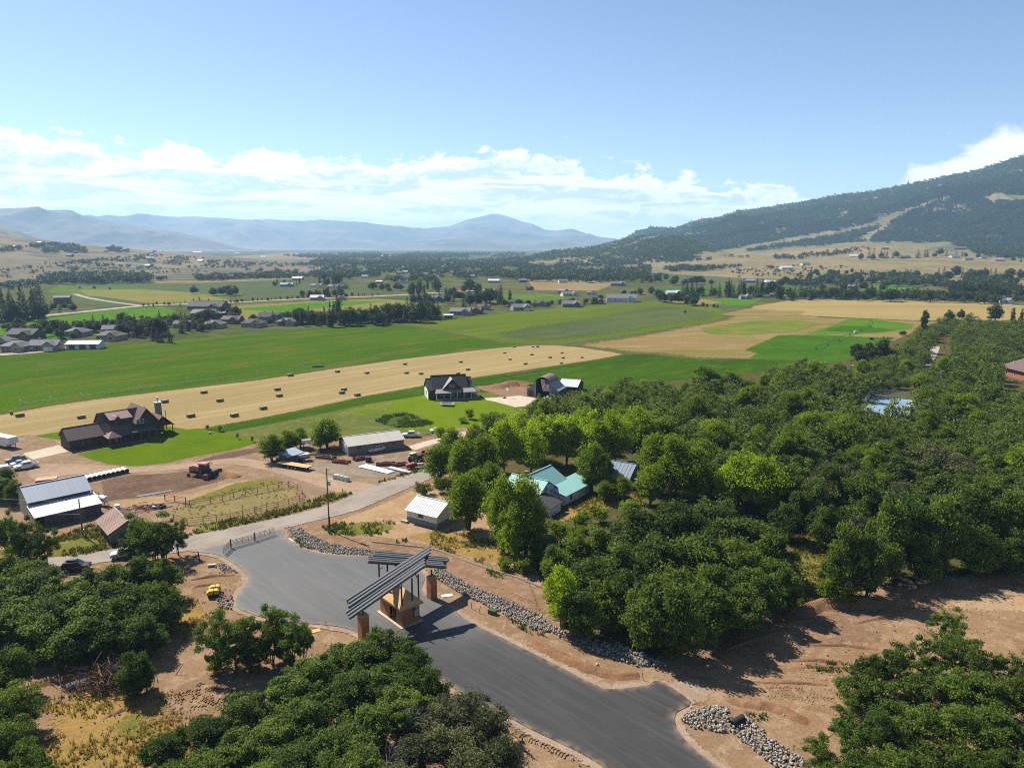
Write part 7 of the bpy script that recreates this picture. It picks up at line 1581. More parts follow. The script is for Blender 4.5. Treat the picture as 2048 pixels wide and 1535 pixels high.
berm('soil_bank', 'soil berm behind the culvert', [(1450, 1400), (1500, 1408), (1560, 1420), (1620, 1450)], .5, 1.6, M['heap'], 4)
berm('soil_bank', 'dirt heap beside the arched barn', [(985, 776), (1010, 771), (1040, 769), (1062, 772)], 1.6, 5, M['heap'], 5)
berm('soil_bank', 'dark soil ridge beside the windrower', [(425, 951), (440, 949), (462, 951), (478, 955)], .7, 2, M['heap'], 6)
# tennis court
t = thing('tennis_court', 'blue and green tennis court fenced among the oaks', 'tennis court', (0, 0, 0)); cz = .25
cq = [G(1722, 826), G(1744, 794), G(1840, 802), G(1815, 838)]
def cp_(s, q, z=0): a = cq[0].lerp(cq[3], s); b = cq[1].lerp(cq[2], s); p = a.lerp(b, q); return Vector((p.x, p.y, cz + z))
M['courtgreen'] = paint("court_green", (.20, .27, .20), .8, 0, .2, .1, 1); M['courtblue'] = paint("court_blue", (.15, .235, .36), .8, 0, .2, .1, 1)
MB().slab([cp_(0, 0), cp_(1, 0), cp_(1, 1), cp_(0, 1)], .2).build('apron', M['courtgreen'], t)
cb_ = MB()
for (a0, a1) in ((.18, .43), (.57, .82)):
    for (b0, b1) in ((.1, .46), (.54, .92)): cb_.poly([cp_(a0, b0, .01), cp_(a1, b0, .01), cp_(a1, b1, .01), cp_(a0, b1, .01)])
cb_.build('playing_surface', M['courtblue'], t); ln = MB()
for f in (.08, .5, .94): ln.bar(cp_(.16, f, .03), cp_(.84, f, .03), .15, .01)
for f in (.16, .5, .84): ln.bar(cp_(f, .08, .035), cp_(f, .94, .035), .15, .01)
ln.build('court_line', M['whitepaint'], t)
fnc = thing('court_fence', 'grey wire fence along two sides of the tennis court', 'fence', (0, 0, 0)); seg = [cp_(-.02, f) for f in np.linspace(0, 1.02, 8)] + [cp_(s, 1.02) for s in np.linspace(.12, 1, 7)]
for p in seg: MB().bar(p, p + Vector((0, 0, 3.2)), .09).build('post', M['galv'], fnc)
wr_ = MB()
for i in range(len(seg) - 1):
    for z in np.linspace(.1, 3.15, 14): wr_.bar(seg[i] + Vector((0, 0, z)), seg[i + 1] + Vector((0, 0, z)), .025)
    for f in np.linspace(0, 1, 12): q = seg[i].lerp(seg[i + 1], f); wr_.bar(q, q + Vector((0, 0, 3.1)), .025)
wr_.build('wire_mesh', M['galv'], fnc)
# ------------------------------------------------------------------ grass and weeds as tufts
def tufts(name, label, polys, dens, size, cols, seed, trans=.3, upright=.6, kind='stuff'):
    r = np.random.default_rng(seed); C = []
    for poly in polys:
        w = [tuple(G(*p).xy) for p in poly]; xs = [p[0] for p in w]; ys = [p[1] for p in w]; n = int(dens * (max(xs) - min(xs)) * (max(ys) - min(ys)))
        P_ = np.stack([r.uniform(min(xs), max(xs), n), r.uniform(min(ys), max(ys), n)], 1); P_ = P_[inside_np(P_, w)]
        P_ = P_[fbm(P_[:, 0] / 4, P_[:, 1] / 4, seed, 4) + .55 * r.random(len(P_)) > .22]; C.append(P_)
    C = np.concatenate(C); k = 5; n = len(C); B = np.repeat(C, k, 0) + r.normal(size=(n * k, 2)) * size * .4; h = size * (.5 + r.random(n * k)); z0 = .22
    a = r.random(n * k) * 6.283; dx = np.cos(a) * size * .28; dy = np.sin(a) * size * .28; lx = r.normal(size=n * k) * h * (1 - upright); ly = r.normal(size=n * k) * h * (1 - upright)
    V = np.stack([np.stack([B[:, 0] - dx, B[:, 1] - dy, np.full(n * k, z0 - .2)], 1), np.stack([B[:, 0] + dx, B[:, 1] + dy, np.full(n * k, z0 - .2)], 1), np.stack([B[:, 0] + lx, B[:, 1] + ly, z0 + h], 1)], 1).reshape(-1, 3)
    T = np.repeat(np.clip(r.normal(.5, .25, n), 0, 1), k * 3)
    o_ = link_mesh(name, np_mesh(name, V, tris=np.arange(len(V)).reshape(-1, 3), attrs={'tint': T}), leaf_mat(name + "_blades_%d" % seed, *cols, trans, None, 0, .8, .05)); return tag(o_, label, None, None, kind)
GOLD = ((.13, .10, .03), (.21, .15, .045), (.28, .20, .06)); MIXED = ((.06, .075, .012), (.12, .12, .025), (.21, .16, .045)); GREEN = ((.035, .06, .006), (.06, .10, .008), (.10, .14, .012))
tufts('grass', 'weeds and golden grass on the road verge', [[(375, 1072), (390, 1056), (480, 1034), (600, 1010), (650, 990), (690, 979), (704, 988), (640, 1012), (560, 1033), (450, 1058)], [(750, 966), (800, 950), (860, 930), (868, 936), (800, 957)], [(40, 1118), (100, 1080), (180, 1050), (232, 1060), (232, 1096), (160, 1112)]], 5, .42, MIXED, 1)
tufts('weeds', 'green weeds along the bank and ditch', [[(640, 1052), (720, 1040), (790, 1042), (800, 1060), (740, 1075), (660, 1070)], [(575, 1072), (600, 1075), (625, 1100), (605, 1100)], [(1010, 1232), (1060, 1250), (1095, 1275), (1080, 1280), (1030, 1252)], [(790, 1082), (812, 1078), (818, 1086), (795, 1090)], [(1480, 1425), (1530, 1430), (1540, 1450), (1500, 1448)], [(1560, 1345), (1680, 1322), (1760, 1330), (1700, 1345)], [(970, 1140), (1010, 1145), (1005, 1160), (975, 1155)]], 4, .38, GREEN, 2)
tufts('grass', 'dry grass and weeds in the cleared ground', [[(60, 1420), (140, 1375), (260, 1370), (360, 1385), (410, 1470), (440, 1560), (60, 1560)], [(300, 1240), (350, 1190), (410, 1200), (430, 1235), (380, 1290)]], 4, .34, ((.12, .11, .03), (.20, .15, .045), (.27, .20, .07)), 3)
tufts('grass', 'yellow green grass in the gaps of the oaks', [[(1570, 1140), (1610, 1040), (1680, 1050), (1660, 1130), (1640, 1205), (1600, 1200)], [(1080, 1060), (1130, 1010), (1300, 960), (1330, 985), (1200, 1030)], [(860, 1058), (960, 1060), (1020, 1100), (1030, 1135), (960, 1128), (860, 1092)]], 4, .36, MIXED, 4)
tufts('grass', 'dry grass in the corral', [[(335, 1022), (375, 1003), (480, 975), (560, 960), (602, 973), (606, 1006), (500, 1032), (400, 1058)]], .7, .26, MIXED, 5)
gr_ = G(430, 1330)
tufts('weeds', 'garden crops in rows', [[(750, 843), (770, 832), (812, 826), (842, 838), (868, 846), (850, 853), (800, 856)]], 3, .6, GREEN, 7)

for a, b in [((385, 1392), (452, 1404)), ((330, 1412), (440, 1392)), ((372, 1382), (430, 1412)), ((310, 1424), (420, 1416)), ((1515, 1395), (1690, 1402)), ((1520, 1380), (1668, 1420)), ((1540, 1352), (1690, 1368)), ((965, 1178), (1060, 1222)), ((1560, 1262), (1700, 1240)), ((1040, 1470), (1140, 1520))]: tread(a, b)
for i, (a, b) in enumerate([((1560, 1322), (1690, 1326)), ((1575, 1336), (1720, 1338)), ((1500, 1365), (1660, 1372)), ((1600, 1290), (1760, 1300)), ((1450, 1300), (1560, 1262)), ((200, 1440), (260, 1415)), ((280, 1452), (360, 1440)), ((380, 1160), (470, 1150)), ((385, 1175), (440, 1168)), ((1700, 1250), (1850, 1215))]):
    berm('soil_ridge', 'low rut and ridge in the graded soil', [a, ((a[0] + b[0]) / 2 + 6, (a[1] + b[1]) / 2 - 3), b], .32, .7, M['heap'], 20 + i)
# ------------------------------------------------------------------ ground point on plain or slope
_LA = [(np.stack([PX[S <= 1], PY[S <= 1]], 1), V[S <= 1]) for V, PX, PY, S in LAND.values()]
def ground(px, py):
    g = G(px, py) if py > 493 else None; best = g
    for Q, V in _LA:
        d = ((Q[:, 0] - px) / 5) ** 2 + (Q[:, 1] - py) ** 2; i = int(np.argmin(d))
        if d[i] < 6 and V[i][2] > .3:
            # snap onto the line of sight at that depth
            p = at(px, py, V[i][1]); p.z = min(p.z, V[i][2] + 1.5)
            if best is None or p.y < best.y: best = p
    return best
# ------------------------------------------------------------------ houses of the valley
R_ = {'grey': paint("grey_shingle_roof", (.16, .16, .165), .85, 0, .2, .2, .6), 'dark': paint("dark_shingle_roof", (.07, .068, .07), .85, 0, .2, .2, .6), 'brown': paint("brown_shingle_roof", (.13, .10, .085), .85, 0, .2, .2, .6), 'white': paint("white_sheet_roof", (.52, .53, .53), .6, 0, .2, .1, .4), 'blue': paint("blue_sheet_roof", (.22, .30, .38), .6, 0, .2, .1, .4), 'pink': paint("pinkish_roof", (.36, .25, .20), .7, 0, .2, .1, .4)}
W_ = {'beige': paint("beige_house_wall", (.28, .25, .20), .9, 0, .1, .15, .5), 'grey': paint("grey_house_wall", (.20, .20, .20), .9, 0, .1, .15, .5), 'white': paint("white_house_wall", (.50, .49, .47), .8, 0, .1, .1, .5), 'brown': paint("brown_house_wall", (.13, .10, .08), .9, 0, .1, .15, .5), 'red': paint("barn_red_wall", (.22, .04, .035), .9, 0, .1, .15, .5), 'blue': paint("blue_grey_wall", (.14, .18, .23), .9, 0, .1, .15, .5)}
HOUSES = []
def far_house(px, py, wpx, roof, wall, look, hd=None, hip=False, tall=1.0, aspect=.62, name='house', cat='house', garage=False, flat=False):
    p = ground(px, py); L = wpx / ppm(p) * .92; Wd = min(L * aspect, 16); hd = random.choice((-.35, -.15, .1, .3)) if hd is None else hd
    ev = 2.9 * tall; rg = ev + Wd * (.16 if flat else .27); t = thing(name, None, cat, (p.x, p.y, p.z), hd); far = ppm(p) < 1.35
    if hip:
        MB().bx(-L / 2, L / 2, -Wd / 2, Wd / 2, -.5, ev).build('wall', W_[wall], t); r_ = MB(); o = .6; q = [(-L / 2 - o, -Wd / 2 - o, ev), (L / 2 + o, -Wd / 2 - o, ev), (L / 2 + o, Wd / 2 + o, ev), (-L / 2 - o, Wd / 2 + o, ev)]; a, b = (-L / 2 + Wd * .45, 0, rg), (L / 2 - Wd * .45, 0, rg)
        r_.add(q + [a, b], [(0, 1, 5, 4), (2, 3, 4, 5), (1, 2, 5), (3, 0, 4), (3, 2, 1, 0)]); r_.build('roof', R_[roof], t)
    else:
        gable_walls(MB(), L, Wd, ev, rg).build('wall', W_[wall], t); gable_roof(MB(), L, Wd, ev, rg, .6, .5, .2).build('roof', R_[roof], t)
    if not far and not flat:
        gx = L * .28; cw = MB(); cw.prism([(gx - 3.2, 0), (gx + 3.2, 0), (gx + 3.2, ev), (gx, ev + 2.2), (gx - 3.2, ev)], 'y', -Wd / 2 - 2.6, 0); cw.build('front_gable', W_[wall], t)
        cr_ = MB()
        for s in (-1, 1): cr_.slab([(gx, -Wd / 2 - 3, ev + 2.4), (gx, 0, ev + 2.4), (gx + s * 3.8, 0, ev - .2), (gx + s * 3.8, -Wd / 2 - 3, ev - .2)], .2)
        cr_.build('gable_roof', R_[roof], t)
        for x in (-L * .38, -L * .2, -L * .02): window(t, (x, -Wd / 2, ev * .55), 1.4, 1.3, '-y', 'trim')
        if garage: door(t, (gx, -Wd / 2 - 2.6, 0), 4.6, 2.4, '-y', 'whitepaint', 'garage_door', False)
        else: window(t, (gx, -Wd / 2 - 2.6, ev * .55), 1.8, 1.4, '-y', 'trim')
        MB().bx(-L * .3, -L * .3 + 1, 1, 2, ev, rg + .8).build('chimney', M['stone'], t)
    elif not far:
        for x in (-L * .32, 0, L * .32): door(t, (x, -Wd / 2, 0), min(3.4, L * .2), 2.5, '-y', 'barnside', 'door', False)
    else:
        for x in (-L * .25, L * .2): MB().bx(x - .7, x + .7, -Wd / 2 - .06, -Wd / 2 + .02, 1.0, 2.2).build('window', M['glass'], t)
    HOUSES.append(dict(o=t, p=p, look=look, key='house')); return t
HL = [(38, 701, 56, 'grey', 'beige', 'grey hip-roofed house', 1), (94, 699, 58, 'grey', 'beige', 'long garage wing with pale doors', 0), (10, 690, 40, 'grey', 'beige', 'grey-roofed house', 1), (54, 676, 62, 'dark', 'brown', 'dark gabled house', 0), (158, 671, 44, 'grey', 'beige', 'grey-roofed house', 1), (230, 668, 44, 'grey', 'grey', 'tall grey house', 0), (224, 679, 52, 'brown', 'beige', 'brown-roofed house', 1), (312, 670, 40, 'grey', 'grey', 'grey gabled house', 0), (418, 618, 78, 'dark', 'brown', 'long dark-roofed house', 0), (430, 655, 42, 'grey', 'beige', 'grey-roofed house', 1), (466, 646, 40, 'brown', 'brown', 'brown gabled house', 0), (508, 653, 46, 'dark', 'beige', 'dark-roofed house', 1), (541, 640, 46, 'dark', 'grey', 'dark-roofed house', 0), (576, 650, 40, 'grey', 'beige', 'grey-roofed house', 1), (716, 640, 44, 'brown', 'brown', 'brown-roofed house', 0), (368, 655, 36, 'brown', 'beige', 'brown-roofed house', 0), (922, 629, 44, 'grey', 'beige', 'grey gabled house', 0), (950, 626, 32, 'brown', 'brown', 'brown gabled house', 0), (968, 619, 26, 'brown', 'beige', 'brown-roofed house', 0), (1032, 609, 36, 'dark', 'grey', 'dark hip-roofed house', 1), (1040, 620, 38, 'grey', 'beige', 'house with pale garage doors', 0), (1078, 612, 28, 'dark', 'grey', 'dark hip-roofed house', 1), (1141, 613, 38, 'grey', 'brown', 'grey gabled house', 0), (1192, 607, 26, 'dark', 'brown', 'dark-roofed house', 0), (2007, 606, 24, 'grey', 'white', 'white house with dark garage door', 0), (635, 600, 28, 'white', 'beige', 'pale-roofed house', 0), (682, 600, 20, 'grey', 'beige', 'grey-roofed house', 1), (1488, 598, 20, 'grey', 'beige', 'grey-roofed house', 0), (1548, 594, 18, 'brown', 'beige', 'brown-roofed house', 0)]
for x, y, w_, r_, wl_, lk, hp_ in HL: far_house(x, y, w_, r_, wl_, lk, None if not hp_ else -.1, bool(hp_), 1.35 if 'tall' in lk else 1.1, garage=('garage' in lk))
far_house(172, 696, 66, 'white', 'white', 'long white open-fronted shed', .12, False, 1.0, .5, 'shed', 'shed', flat=True)
far_house(422, 635, 70, 'grey', 'brown', 'large grey-roofed metal hall', .1, False, 1.5, .6, 'metal_hall', 'hall', flat=True)
far_house(126, 607, 30, 'grey', 'brown', 'tall dark barn with grey roof', .35, False, 2.2, .7, 'barn', 'barn', flat=True)
far_house(1242, 603, 64, 'grey', 'white', 'big white house with long grey roof', -.1, False, 1.5, .45)
far_house(897, 637, 19, 'white', 'grey', 'small white-roofed shed', .1, False, 1.0, .6, 'shed', 'shed', flat=True)
for x, y, w_, r_, wl_, lk, nm in [(574, 573, 26, 'blue', 'blue', 'blue-grey barn', 'barn'), (668, 577, 24, 'grey', 'white', 'grey-roofed house', 'house'), (686, 577, 22, 'dark', 'blue', 'dark blue house', 'house'), (634, 575, 26, 'grey', 'white', 'low white house', 'house'), (449, 557, 40, 'dark', 'blue', 'long dark barn', 'barn'), (759, 567, 14, 'white', 'red', 'small red barn with white roof', 'barn'), (596, 560, 22, 'white', 'beige', 'pale-roofed house', 'house'), (535, 552, 16, 'grey', 'white', 'white house', 'house'), (1128, 586, 24, 'pink', 'beige', 'pinkish-roofed building', 'building'), (1138, 592, 34, 'grey', 'white', 'low grey-roofed building', 'building'), (1184, 590, 20, 'grey', 'white', 'pale blue house', 'house'), (988, 565, 24, 'white', 'grey', 'long white-roofed shed', 'shed'), (1058, 580, 14, 'dark', 'brown', 'small dark barn', 'barn'), (936, 547, 15, 'white', 'white', 'white house', 'house'), (1234, 571, 32, 'grey', 'blue', 'blue house with pale roof', 'house'), (1345, 590, 32, 'white', 'white', 'pale-roofed building', 'building'), (1498, 565, 22, 'blue', 'blue', 'low blue-roofed shed', 'shed'), (1536, 568, 28, 'white', 'white', 'low white-roofed shed', 'shed'), (1316, 549, 24, 'grey', 'beige', 'grey-roofed house', 'house'), (1705, 577, 20, 'grey', 'grey', 'grey-roofed house', 'house'), (1540, 535, 15, 'dark', 'brown', 'dark house', 'house'), (1571, 538, 28, 'white', 'white', 'long pale shed', 'shed'), (1610, 530, 20, 'grey', 'white', 'pale house', 'house'), (1707, 514, 16, 'white', 'white', 'white shed', 'shed'), (1808, 516, 24, 'brown', 'brown', 'brown house', 'house'), (1918, 498, 26, 'brown', 'brown', 'dark brown house', 'house'), (1908, 515, 22, 'grey', 'white', 'white house', 'house'), (1935, 520, 20, 'grey', 'beige', 'grey-roofed house', 'house'), (1965, 516, 16, 'grey', 'white', 'pale house', 'house'), (1994, 522, 30, 'pink', 'beige', 'pinkish-roofed house', 'house'), (1770, 499, 14, 'dark', 'brown', 'dark shed', 'shed'), (322, 555, 22, 'grey', 'grey', 'low grey shed', 'shed'), (104, 560, 18, 'white', 'white', 'pale shed', 'shed'), (190, 520, 14, 'brown', 'brown', 'brown house', 'house'), (140, 513, 16, 'brown', 'brown', 'brown house', 'house'), (300, 518, 14, 'white', 'beige', 'pale house', 'house'), (240, 522, 16, 'dark', 'brown', 'dark house', 'house'), (28, 495, 10, 'white', 'white', 'white house', 'house'), (80, 487, 10, 'white', 'white', 'white house', 'house'), (780, 513, 44, 'white', 'white', 'long white industrial hall', 'hall'), (395, 505, 20, 'white', 'white', 'white hall', 'hall'), (840, 535, 18, 'grey', 'white', 'grey house', 'house'), (730, 545, 16, 'grey', 'white', 'pale house', 'house'), (1225, 548, 14, 'white', 'white', 'white shed', 'shed'), (1290, 530, 12, 'white', 'white', 'white shed', 'shed')]:
    far_house(x, y, w_, r_, wl_, lk, None, False, 1.15, .5, nm, nm)
rh = random.Random(21)
for k in range(46):
    x, y = (rh.uniform(60, 560), rh.uniform(500, 535)) if k < 16 else (rh.uniform(600, 1250), rh.uniform(527, 566))
    rf0 = rh.choice(('grey', 'white', 'dark', 'brown', 'grey')); w0 = rh.choice(('white', 'beige', 'brown', 'white')); far_house(x, y, rh.uniform(9, 14) * (.7 + (y - 500) / 90), rf0, w0, f"{'tiny' if y < 535 else 'small'} {w0} {rf0}-roofed house", rh.uniform(-.5, .5), False, 1.2, .6)
# the church with its spire
ch = far_house(862, 602, 62, 'grey', 'beige', 'church with long grey roof and white spire', .05, False, 1.3, .32, 'church', 'church'); k_ = 1 / 1.0
L_ = 62 / ppm(ground(862, 602)) * .92; sx = -L_ * .52; MB().bx(sx - 1.3, sx + 1.3, -6.6, -4.0, 0, 6.2).build('tower', W_['white'], ch); sp_ = MB(); sp_.add([(sx - 1.2, -6.5, 6.2), (sx + 1.2, -6.5, 6.2), (sx + 1.2, -4.1, 6.2), (sx - 1.2, -4.1, 6.2), (sx, -5.3, 15.5)], [(0, 1, 4), (1, 2, 4), (2, 3, 4), (3, 0, 4), (3, 2, 1, 0)]); sp_.build('spire', W_['white'], ch)
# parked dark truck before the end houses
vehicle('pickup', 'cargrey', (53, 703.5), (73, 702.5), 'dark pickup parked before the end house of the valley street', 'truck', z=.3)

# ------------------------------------------------------------------ trees of the valley, one by one
rf_ = random.Random(77)
def belt(line, n, hpx, mix, group, jit=3.0, wr=(.8, 1.25), jx=6):
    pts = line
    for i in range(n):
        f = (i + rf_.uniform(.1, .9)) / n * (len(pts) - 1); j = min(int(f), len(pts) - 2); u_ = f - j
        x = pts[j][0] + (pts[j + 1][0] - pts[j][0]) * u_ + rf_.uniform(-jx, jx); y = pts[j][1] + (pts[j + 1][1] - pts[j][1]) * u_ + rf_.uniform(-jit, jit)
        k = rf_.choice(mix); p = ground(x, y); h = hpx * rf_.uniform(.7, 1.25) / ppm(p); h = h * 1.15 if k in ('conifer', 'poplar') else h
        put_tree(k, p, h, h * (rf_.uniform(*wr) if k == 'round' else rf_.uniform(.42, .55) if k == 'conifer' else .36), group, {'round': 'round dark broadleaf tree', 'conifer': 'dark conifer', 'poplar': 'slim upright tree'}[k], rng=rf_)
r, c, pq_ = 'round', 'conifer', 'poplar'
belt([(-15, 636), (30, 642), (85, 638)], 16, 44, [c, c, c, r], "conifers at the valley road", 6); belt([(-10, 620), (60, 618), (86, 618)], 9, 42, [c], "conifers at the valley road", 5)
belt([(95, 616), (120, 622), (150, 621)], 8, 15, [r, c], "trees round the tall dark barn", 3)
belt([(0, 664), (60, 662), (100, 668)], 10, 20, [r, r, c], "garden trees of the valley houses", 5); belt([(100, 668), (140, 676), (200, 660), (260, 652)], 18, 24, [r, r, c], "garden trees of the valley houses", 6); belt([(250, 672), (300, 674), (330, 664)], 13, 32, [r, c, r], "garden trees of the valley houses", 5); belt([(300, 682), (345, 684)], 4, 24, [c], "garden trees of the valley houses", 2)
belt([(330, 650), (400, 652), (420, 640), (480, 640)], 20, 24, [r, c, r], "garden trees of the valley houses", 6); belt([(350, 668), (400, 662), (420, 658)], 9, 22, [r, c], "garden trees of the valley houses", 3); belt([(20, 706), (45, 700), (120, 690)], 4, 16, [r], "garden trees of the valley houses", 3)
belt([(280, 612), (330, 612), (380, 606), (420, 602)], 14, 8, [r, c, pq_], "young trees along the valley road", 3)
belt([(440, 608), (520, 602), (640, 595.5), (760, 591)], 34, 6.5, [pq_, pq_, r], "row of young street trees", .8, jx=2)
belt([(500, 648), (560, 648), (600, 650)], 11, 20, [r, c], "trees at the field edge", 4); belt([(590, 648), (640, 650), (700, 650), (760, 648), (810, 642)], 36, 31, [c, r, c, r, pq_], "trees at the field edge", 5); belt([(660, 640), (680, 642)], 3, 42, [pq_, c], "trees at the field edge", 3); belt([(800, 640), (840, 640), (875, 636)], 14, 33, [r, c, r], "trees at the field edge", 5); belt([(730, 651), (822, 643), (860, 640)], 5, 14, [r], "trees at the field edge", 2)
belt([(820, 605), (870, 606), (930, 600)], 14, 17, [r, r, c], "trees round the church", 4); belt([(820, 592), (850, 585), (900, 590), (960, 586)], 16, 22, [r, r, pq_], "trees round the church", 5); belt([(930, 612), (975, 606), (1015, 604)], 14, 26, [r, pq_, c], "tall trees behind the field houses", 5); belt([(1000, 616), (1060, 612), (1110, 612), (1160, 610), (1210, 604)], 20, 13, [r, r, c], "garden trees at the meadow edge", 3)
belt([(1310, 601), (1350, 609), (1390, 611)], 9, 24, [r], "dark clump at the top of the meadow", 3); belt([(1396, 613), (1436, 616)], 5, 8, [r], "hedge at the top of the meadow", 1)
belt([(1360, 588), (1390, 590), (1438, 594)], 11, 26, [c, c, r], "conifer groups along the valley road", 2); belt([(1446, 594), (1490, 594)], 9, 27, [c, c, pq_], "conifer groups along the valley road", 2); belt([(1500, 593), (1545, 592)], 9, 27, [c, pq_, r], "conifer groups along the valley road", 2)
belt([(1550, 600), (1620, 598), (1700, 598)], 18, 22, [r, r, c], "belt of trees behind the golden field", 3); belt([(1690, 599), (1780, 600), (1880, 602), (1985, 606)], 32, 21, [r], "belt of trees behind the golden field", 3); belt([(1640, 585), (1720, 584), (1800, 586)], 14, 17, [r, c], "second belt behind the golden field", 4); belt([(1900, 592), (1960, 596), (2050, 600)], 18, 26, [r, r, c], "second belt behind the golden field", 5)
belt([(1560, 572), (1620, 566), (1700, 568), (1770, 566), (1850, 566), (1950, 572)], 36, 15, [r, r, r, c], "creekside trees", 4); belt([(1860, 560), (1950, 556), (2050, 566)], 16, 20, [r, r, c], "creekside trees", 6)
belt([(1600, 552), (1700, 548), (1850, 553)], 20, 11, [r], "upper creekside trees", 2); belt([(1715, 519), (1760, 517), (1800, 517)], 12, 15, [r, c], "trees round the hillside houses", 2); belt([(1830, 516), (1900, 512), (1990, 516), (2040, 522)], 18, 13, [r, c], "trees round the hillside houses", 3); belt([(1250, 592), (1300, 590)], 6, 14, [r], "trees beside the big white house", 3)
belt([(1380, 541), (1400, 542)], 3, 13, [r], "round trees in the dry field", 1); belt([(1340, 570), (1430, 568)], 9, 15, [r], "round trees at the dull field", 2); belt([(1280, 566), (1330, 562)], 9, 16, [r, c], "round trees at the dull field", 3)
belt([(388, 588), (389, 588)], 1, 15, [r], "lone trees in the far green field", 0, jx=1); belt([(418, 590), (470, 592)], 6, 18, [r], "lone trees in the far green field", 1.5); belt([(160, 576), (163, 577), (205, 580), (222, 579)], 4, 6, [r], "lone trees in the far green field", 1)
belt([(540, 572), (600, 572)], 7, 12, [c, pq_, r], "trees by the blue-grey barn", 2); belt([(600, 596), (690, 596)], 12, 16, [c, r], "trees by the pale-roofed house", 3); belt([(640, 572), (680, 568)], 9, 20, [r, pq_], "trees behind the blue house", 3); belt([(730, 578), (800, 584)], 10, 14, [r], "trees by the small red barn", 3)
print("trees", len(TREES))
# ------------------------------------------------------------------ woods no one could count
rs = np.random.default_rng(99); items = []
def scatter(poly, n, h, cl=0.0, seed=0, scale=60.0, flat=True):
    k = 0; xs = [p[0] for p in poly]; ys = [p[1] for p in poly]; pts = np.stack([rs.uniform(min(xs), max(xs), n * 8), rs.uniform(min(ys), max(ys), n * 8)], 1); pts = pts[inside_np(pts, poly)]
    m = fbm(pts[:, 0] / scale, pts[:, 1] / scale * 5, seed, 4); pts = pts[m > cl - (.2 if seed in (7, 8, 9, 10, 11) else .08)][:int(n * (3.6 if seed in (7, 8, 9, 10, 11) else 1.9))]
    for x, y in pts:
        p = ground(float(x), float(y))
        if p is None: continue
        hh = h * rs.uniform(.6, 1.3); items.append((p.x, p.y, hh, hh * rs.uniform(.9, 1.5), 0, p.z - .3))
scatter([(72, 566), (110, 558), (200, 553), (298, 554), (300, 566), (200, 569), (110, 570)], 150, 12, -.5, 1)
scatter([(0, 575), (70, 566), (120, 556), (100, 568), (20, 580)], 40, 9, -.3, 2)
scatter([(300, 562), (380, 556), (470, 552), (620, 548), (760, 546), (760, 556), (620, 556), (420, 562)], 200, 9, 0.0, 3)
scatter([(480, 545), (760, 530), (1040, 530), (1300, 534), (1300, 562), (1180, 566), (1000, 562), (800, 566), (600, 556)], 700, 10, .02, 4)
scatter([(640, 520), (900, 512), (1030, 516), (1240, 524), (1330, 530), (1000, 540), (760, 540), (600, 532)], 900, 11, -.06, 5)
scatter([(560, 512), (760, 504), (1050, 507), (1050, 513), (900, 517), (640, 519)], 700, 13, -.1, 6)
scatter([(0, 500), (100, 488), (250, 496), (260, 506), (120, 506), (0, 512)], 160, 9, -.02, 7, 50)
scatter([(110, 528), (300, 510), (500, 524), (640, 532), (480, 538), (240, 535)], 140, 7, .08, 8, 40)
scatter([(0, 540), (150, 520), (420, 545), (150, 552), (0, 560)], 90, 5, .1, 9, 40)
scatter([(1240, 545), (1300, 532), (1480, 535), (1300, 556)], 120, 9, .0, 10)
scatter([(1080, 515), (1200, 510), (1420, 505), (1500, 515), (1300, 530), (1160, 524)], 260, 8, .05, 11, 40)
scatter([(1540, 514), (1600, 508), (1740, 495), (1750, 500), (1660, 513), (1560, 522)], 110, 8, -.3, 12)
scatter([(1400, 545), (1600, 530), (1700, 535), (1600, 552), (1450, 556)], 60, 5, .1, 13, 40)
scatter([(1590, 600), (1800, 604), (1990, 610), (1990, 600), (1800, 590), (1600, 590)], 60, 9, -.5, 14)
scatter([(1580, 575), (1850, 575), (2060, 590), (2060, 560), (1850, 552), (1600, 556)], 240, 10, -.05, 15)
scatter([(600, 646), (760, 646), (860, 636), (860, 628), (760, 636), (640, 640)], 40, 7, -.6, 16)
scatter([(20, 668), (300, 655), (480, 640), (480, 630), (300, 645), (20, 656)], 50, 6, -.3, 17)
print("valley wood", len(items))
merged_wood("woodland", items, "hazy woods scattered over the valley floor", 6, 'farleaf', n_lobes=9, lr=1.7, lpl=8, ls=1.5)
# forest on the mountain and foothill
def hill_forest(key, n, h, seed, label, conif):
    V, PX, PY, S = LAND[key]; r2 = np.random.default_rng(seed); m = forest_mask(V, PX, PY) * (S <= 1.0) * (PX > 960) * (PX < 2140); nx = PX.shape[1]
    w = np.zeros_like(m); w[1:, :] = np.abs(PX * 0 + 1)[1:, :] * np.clip(np.abs(PY[1:] - PY[:-1]), 0, 6); w = (w * m).ravel(); w /= w.sum()
    idx = r2.choice(len(w), n, p=w); F_ = V.reshape(-1, 3); out = []; o2 = []
    nb = np.clip(idx + r2.choice([-1, 1, nx, -nx], n), 0, len(F_) - 1); t = r2.random(n)[:, None]; P_ = F_[idx] * (1 - t) + F_[nb] * t; px_ = PX.ravel()[idx]; py_ = PY.ravel()[idx]
    for p, a, b in zip(P_, px_, py_):
        hh = h * r2.uniform(.6, 1.35); con = conif and (ip(np.array([a + r2.normal() * 8]), np.array([b + r2.normal() * 5]), CONZ)[0] or r2.random() < .05)
        (o2 if con else out).append((p[0], p[1], hh * (1.9 if con else 1), hh * (.9 if con else r2.uniform(1.2, 2.1)), 0, p[2] - .5))
    merged_wood("forest", out, label, 6, 'hillleaf', n_lobes=6, lr=1.9, lpl=7, ls=2.0)
    if o2: merged_wood("forest", o2, "darker conifer stand on the forested mountain", 4, 'needle', n_lobes=7, lr=1.5, lpl=8, ls=1.7)
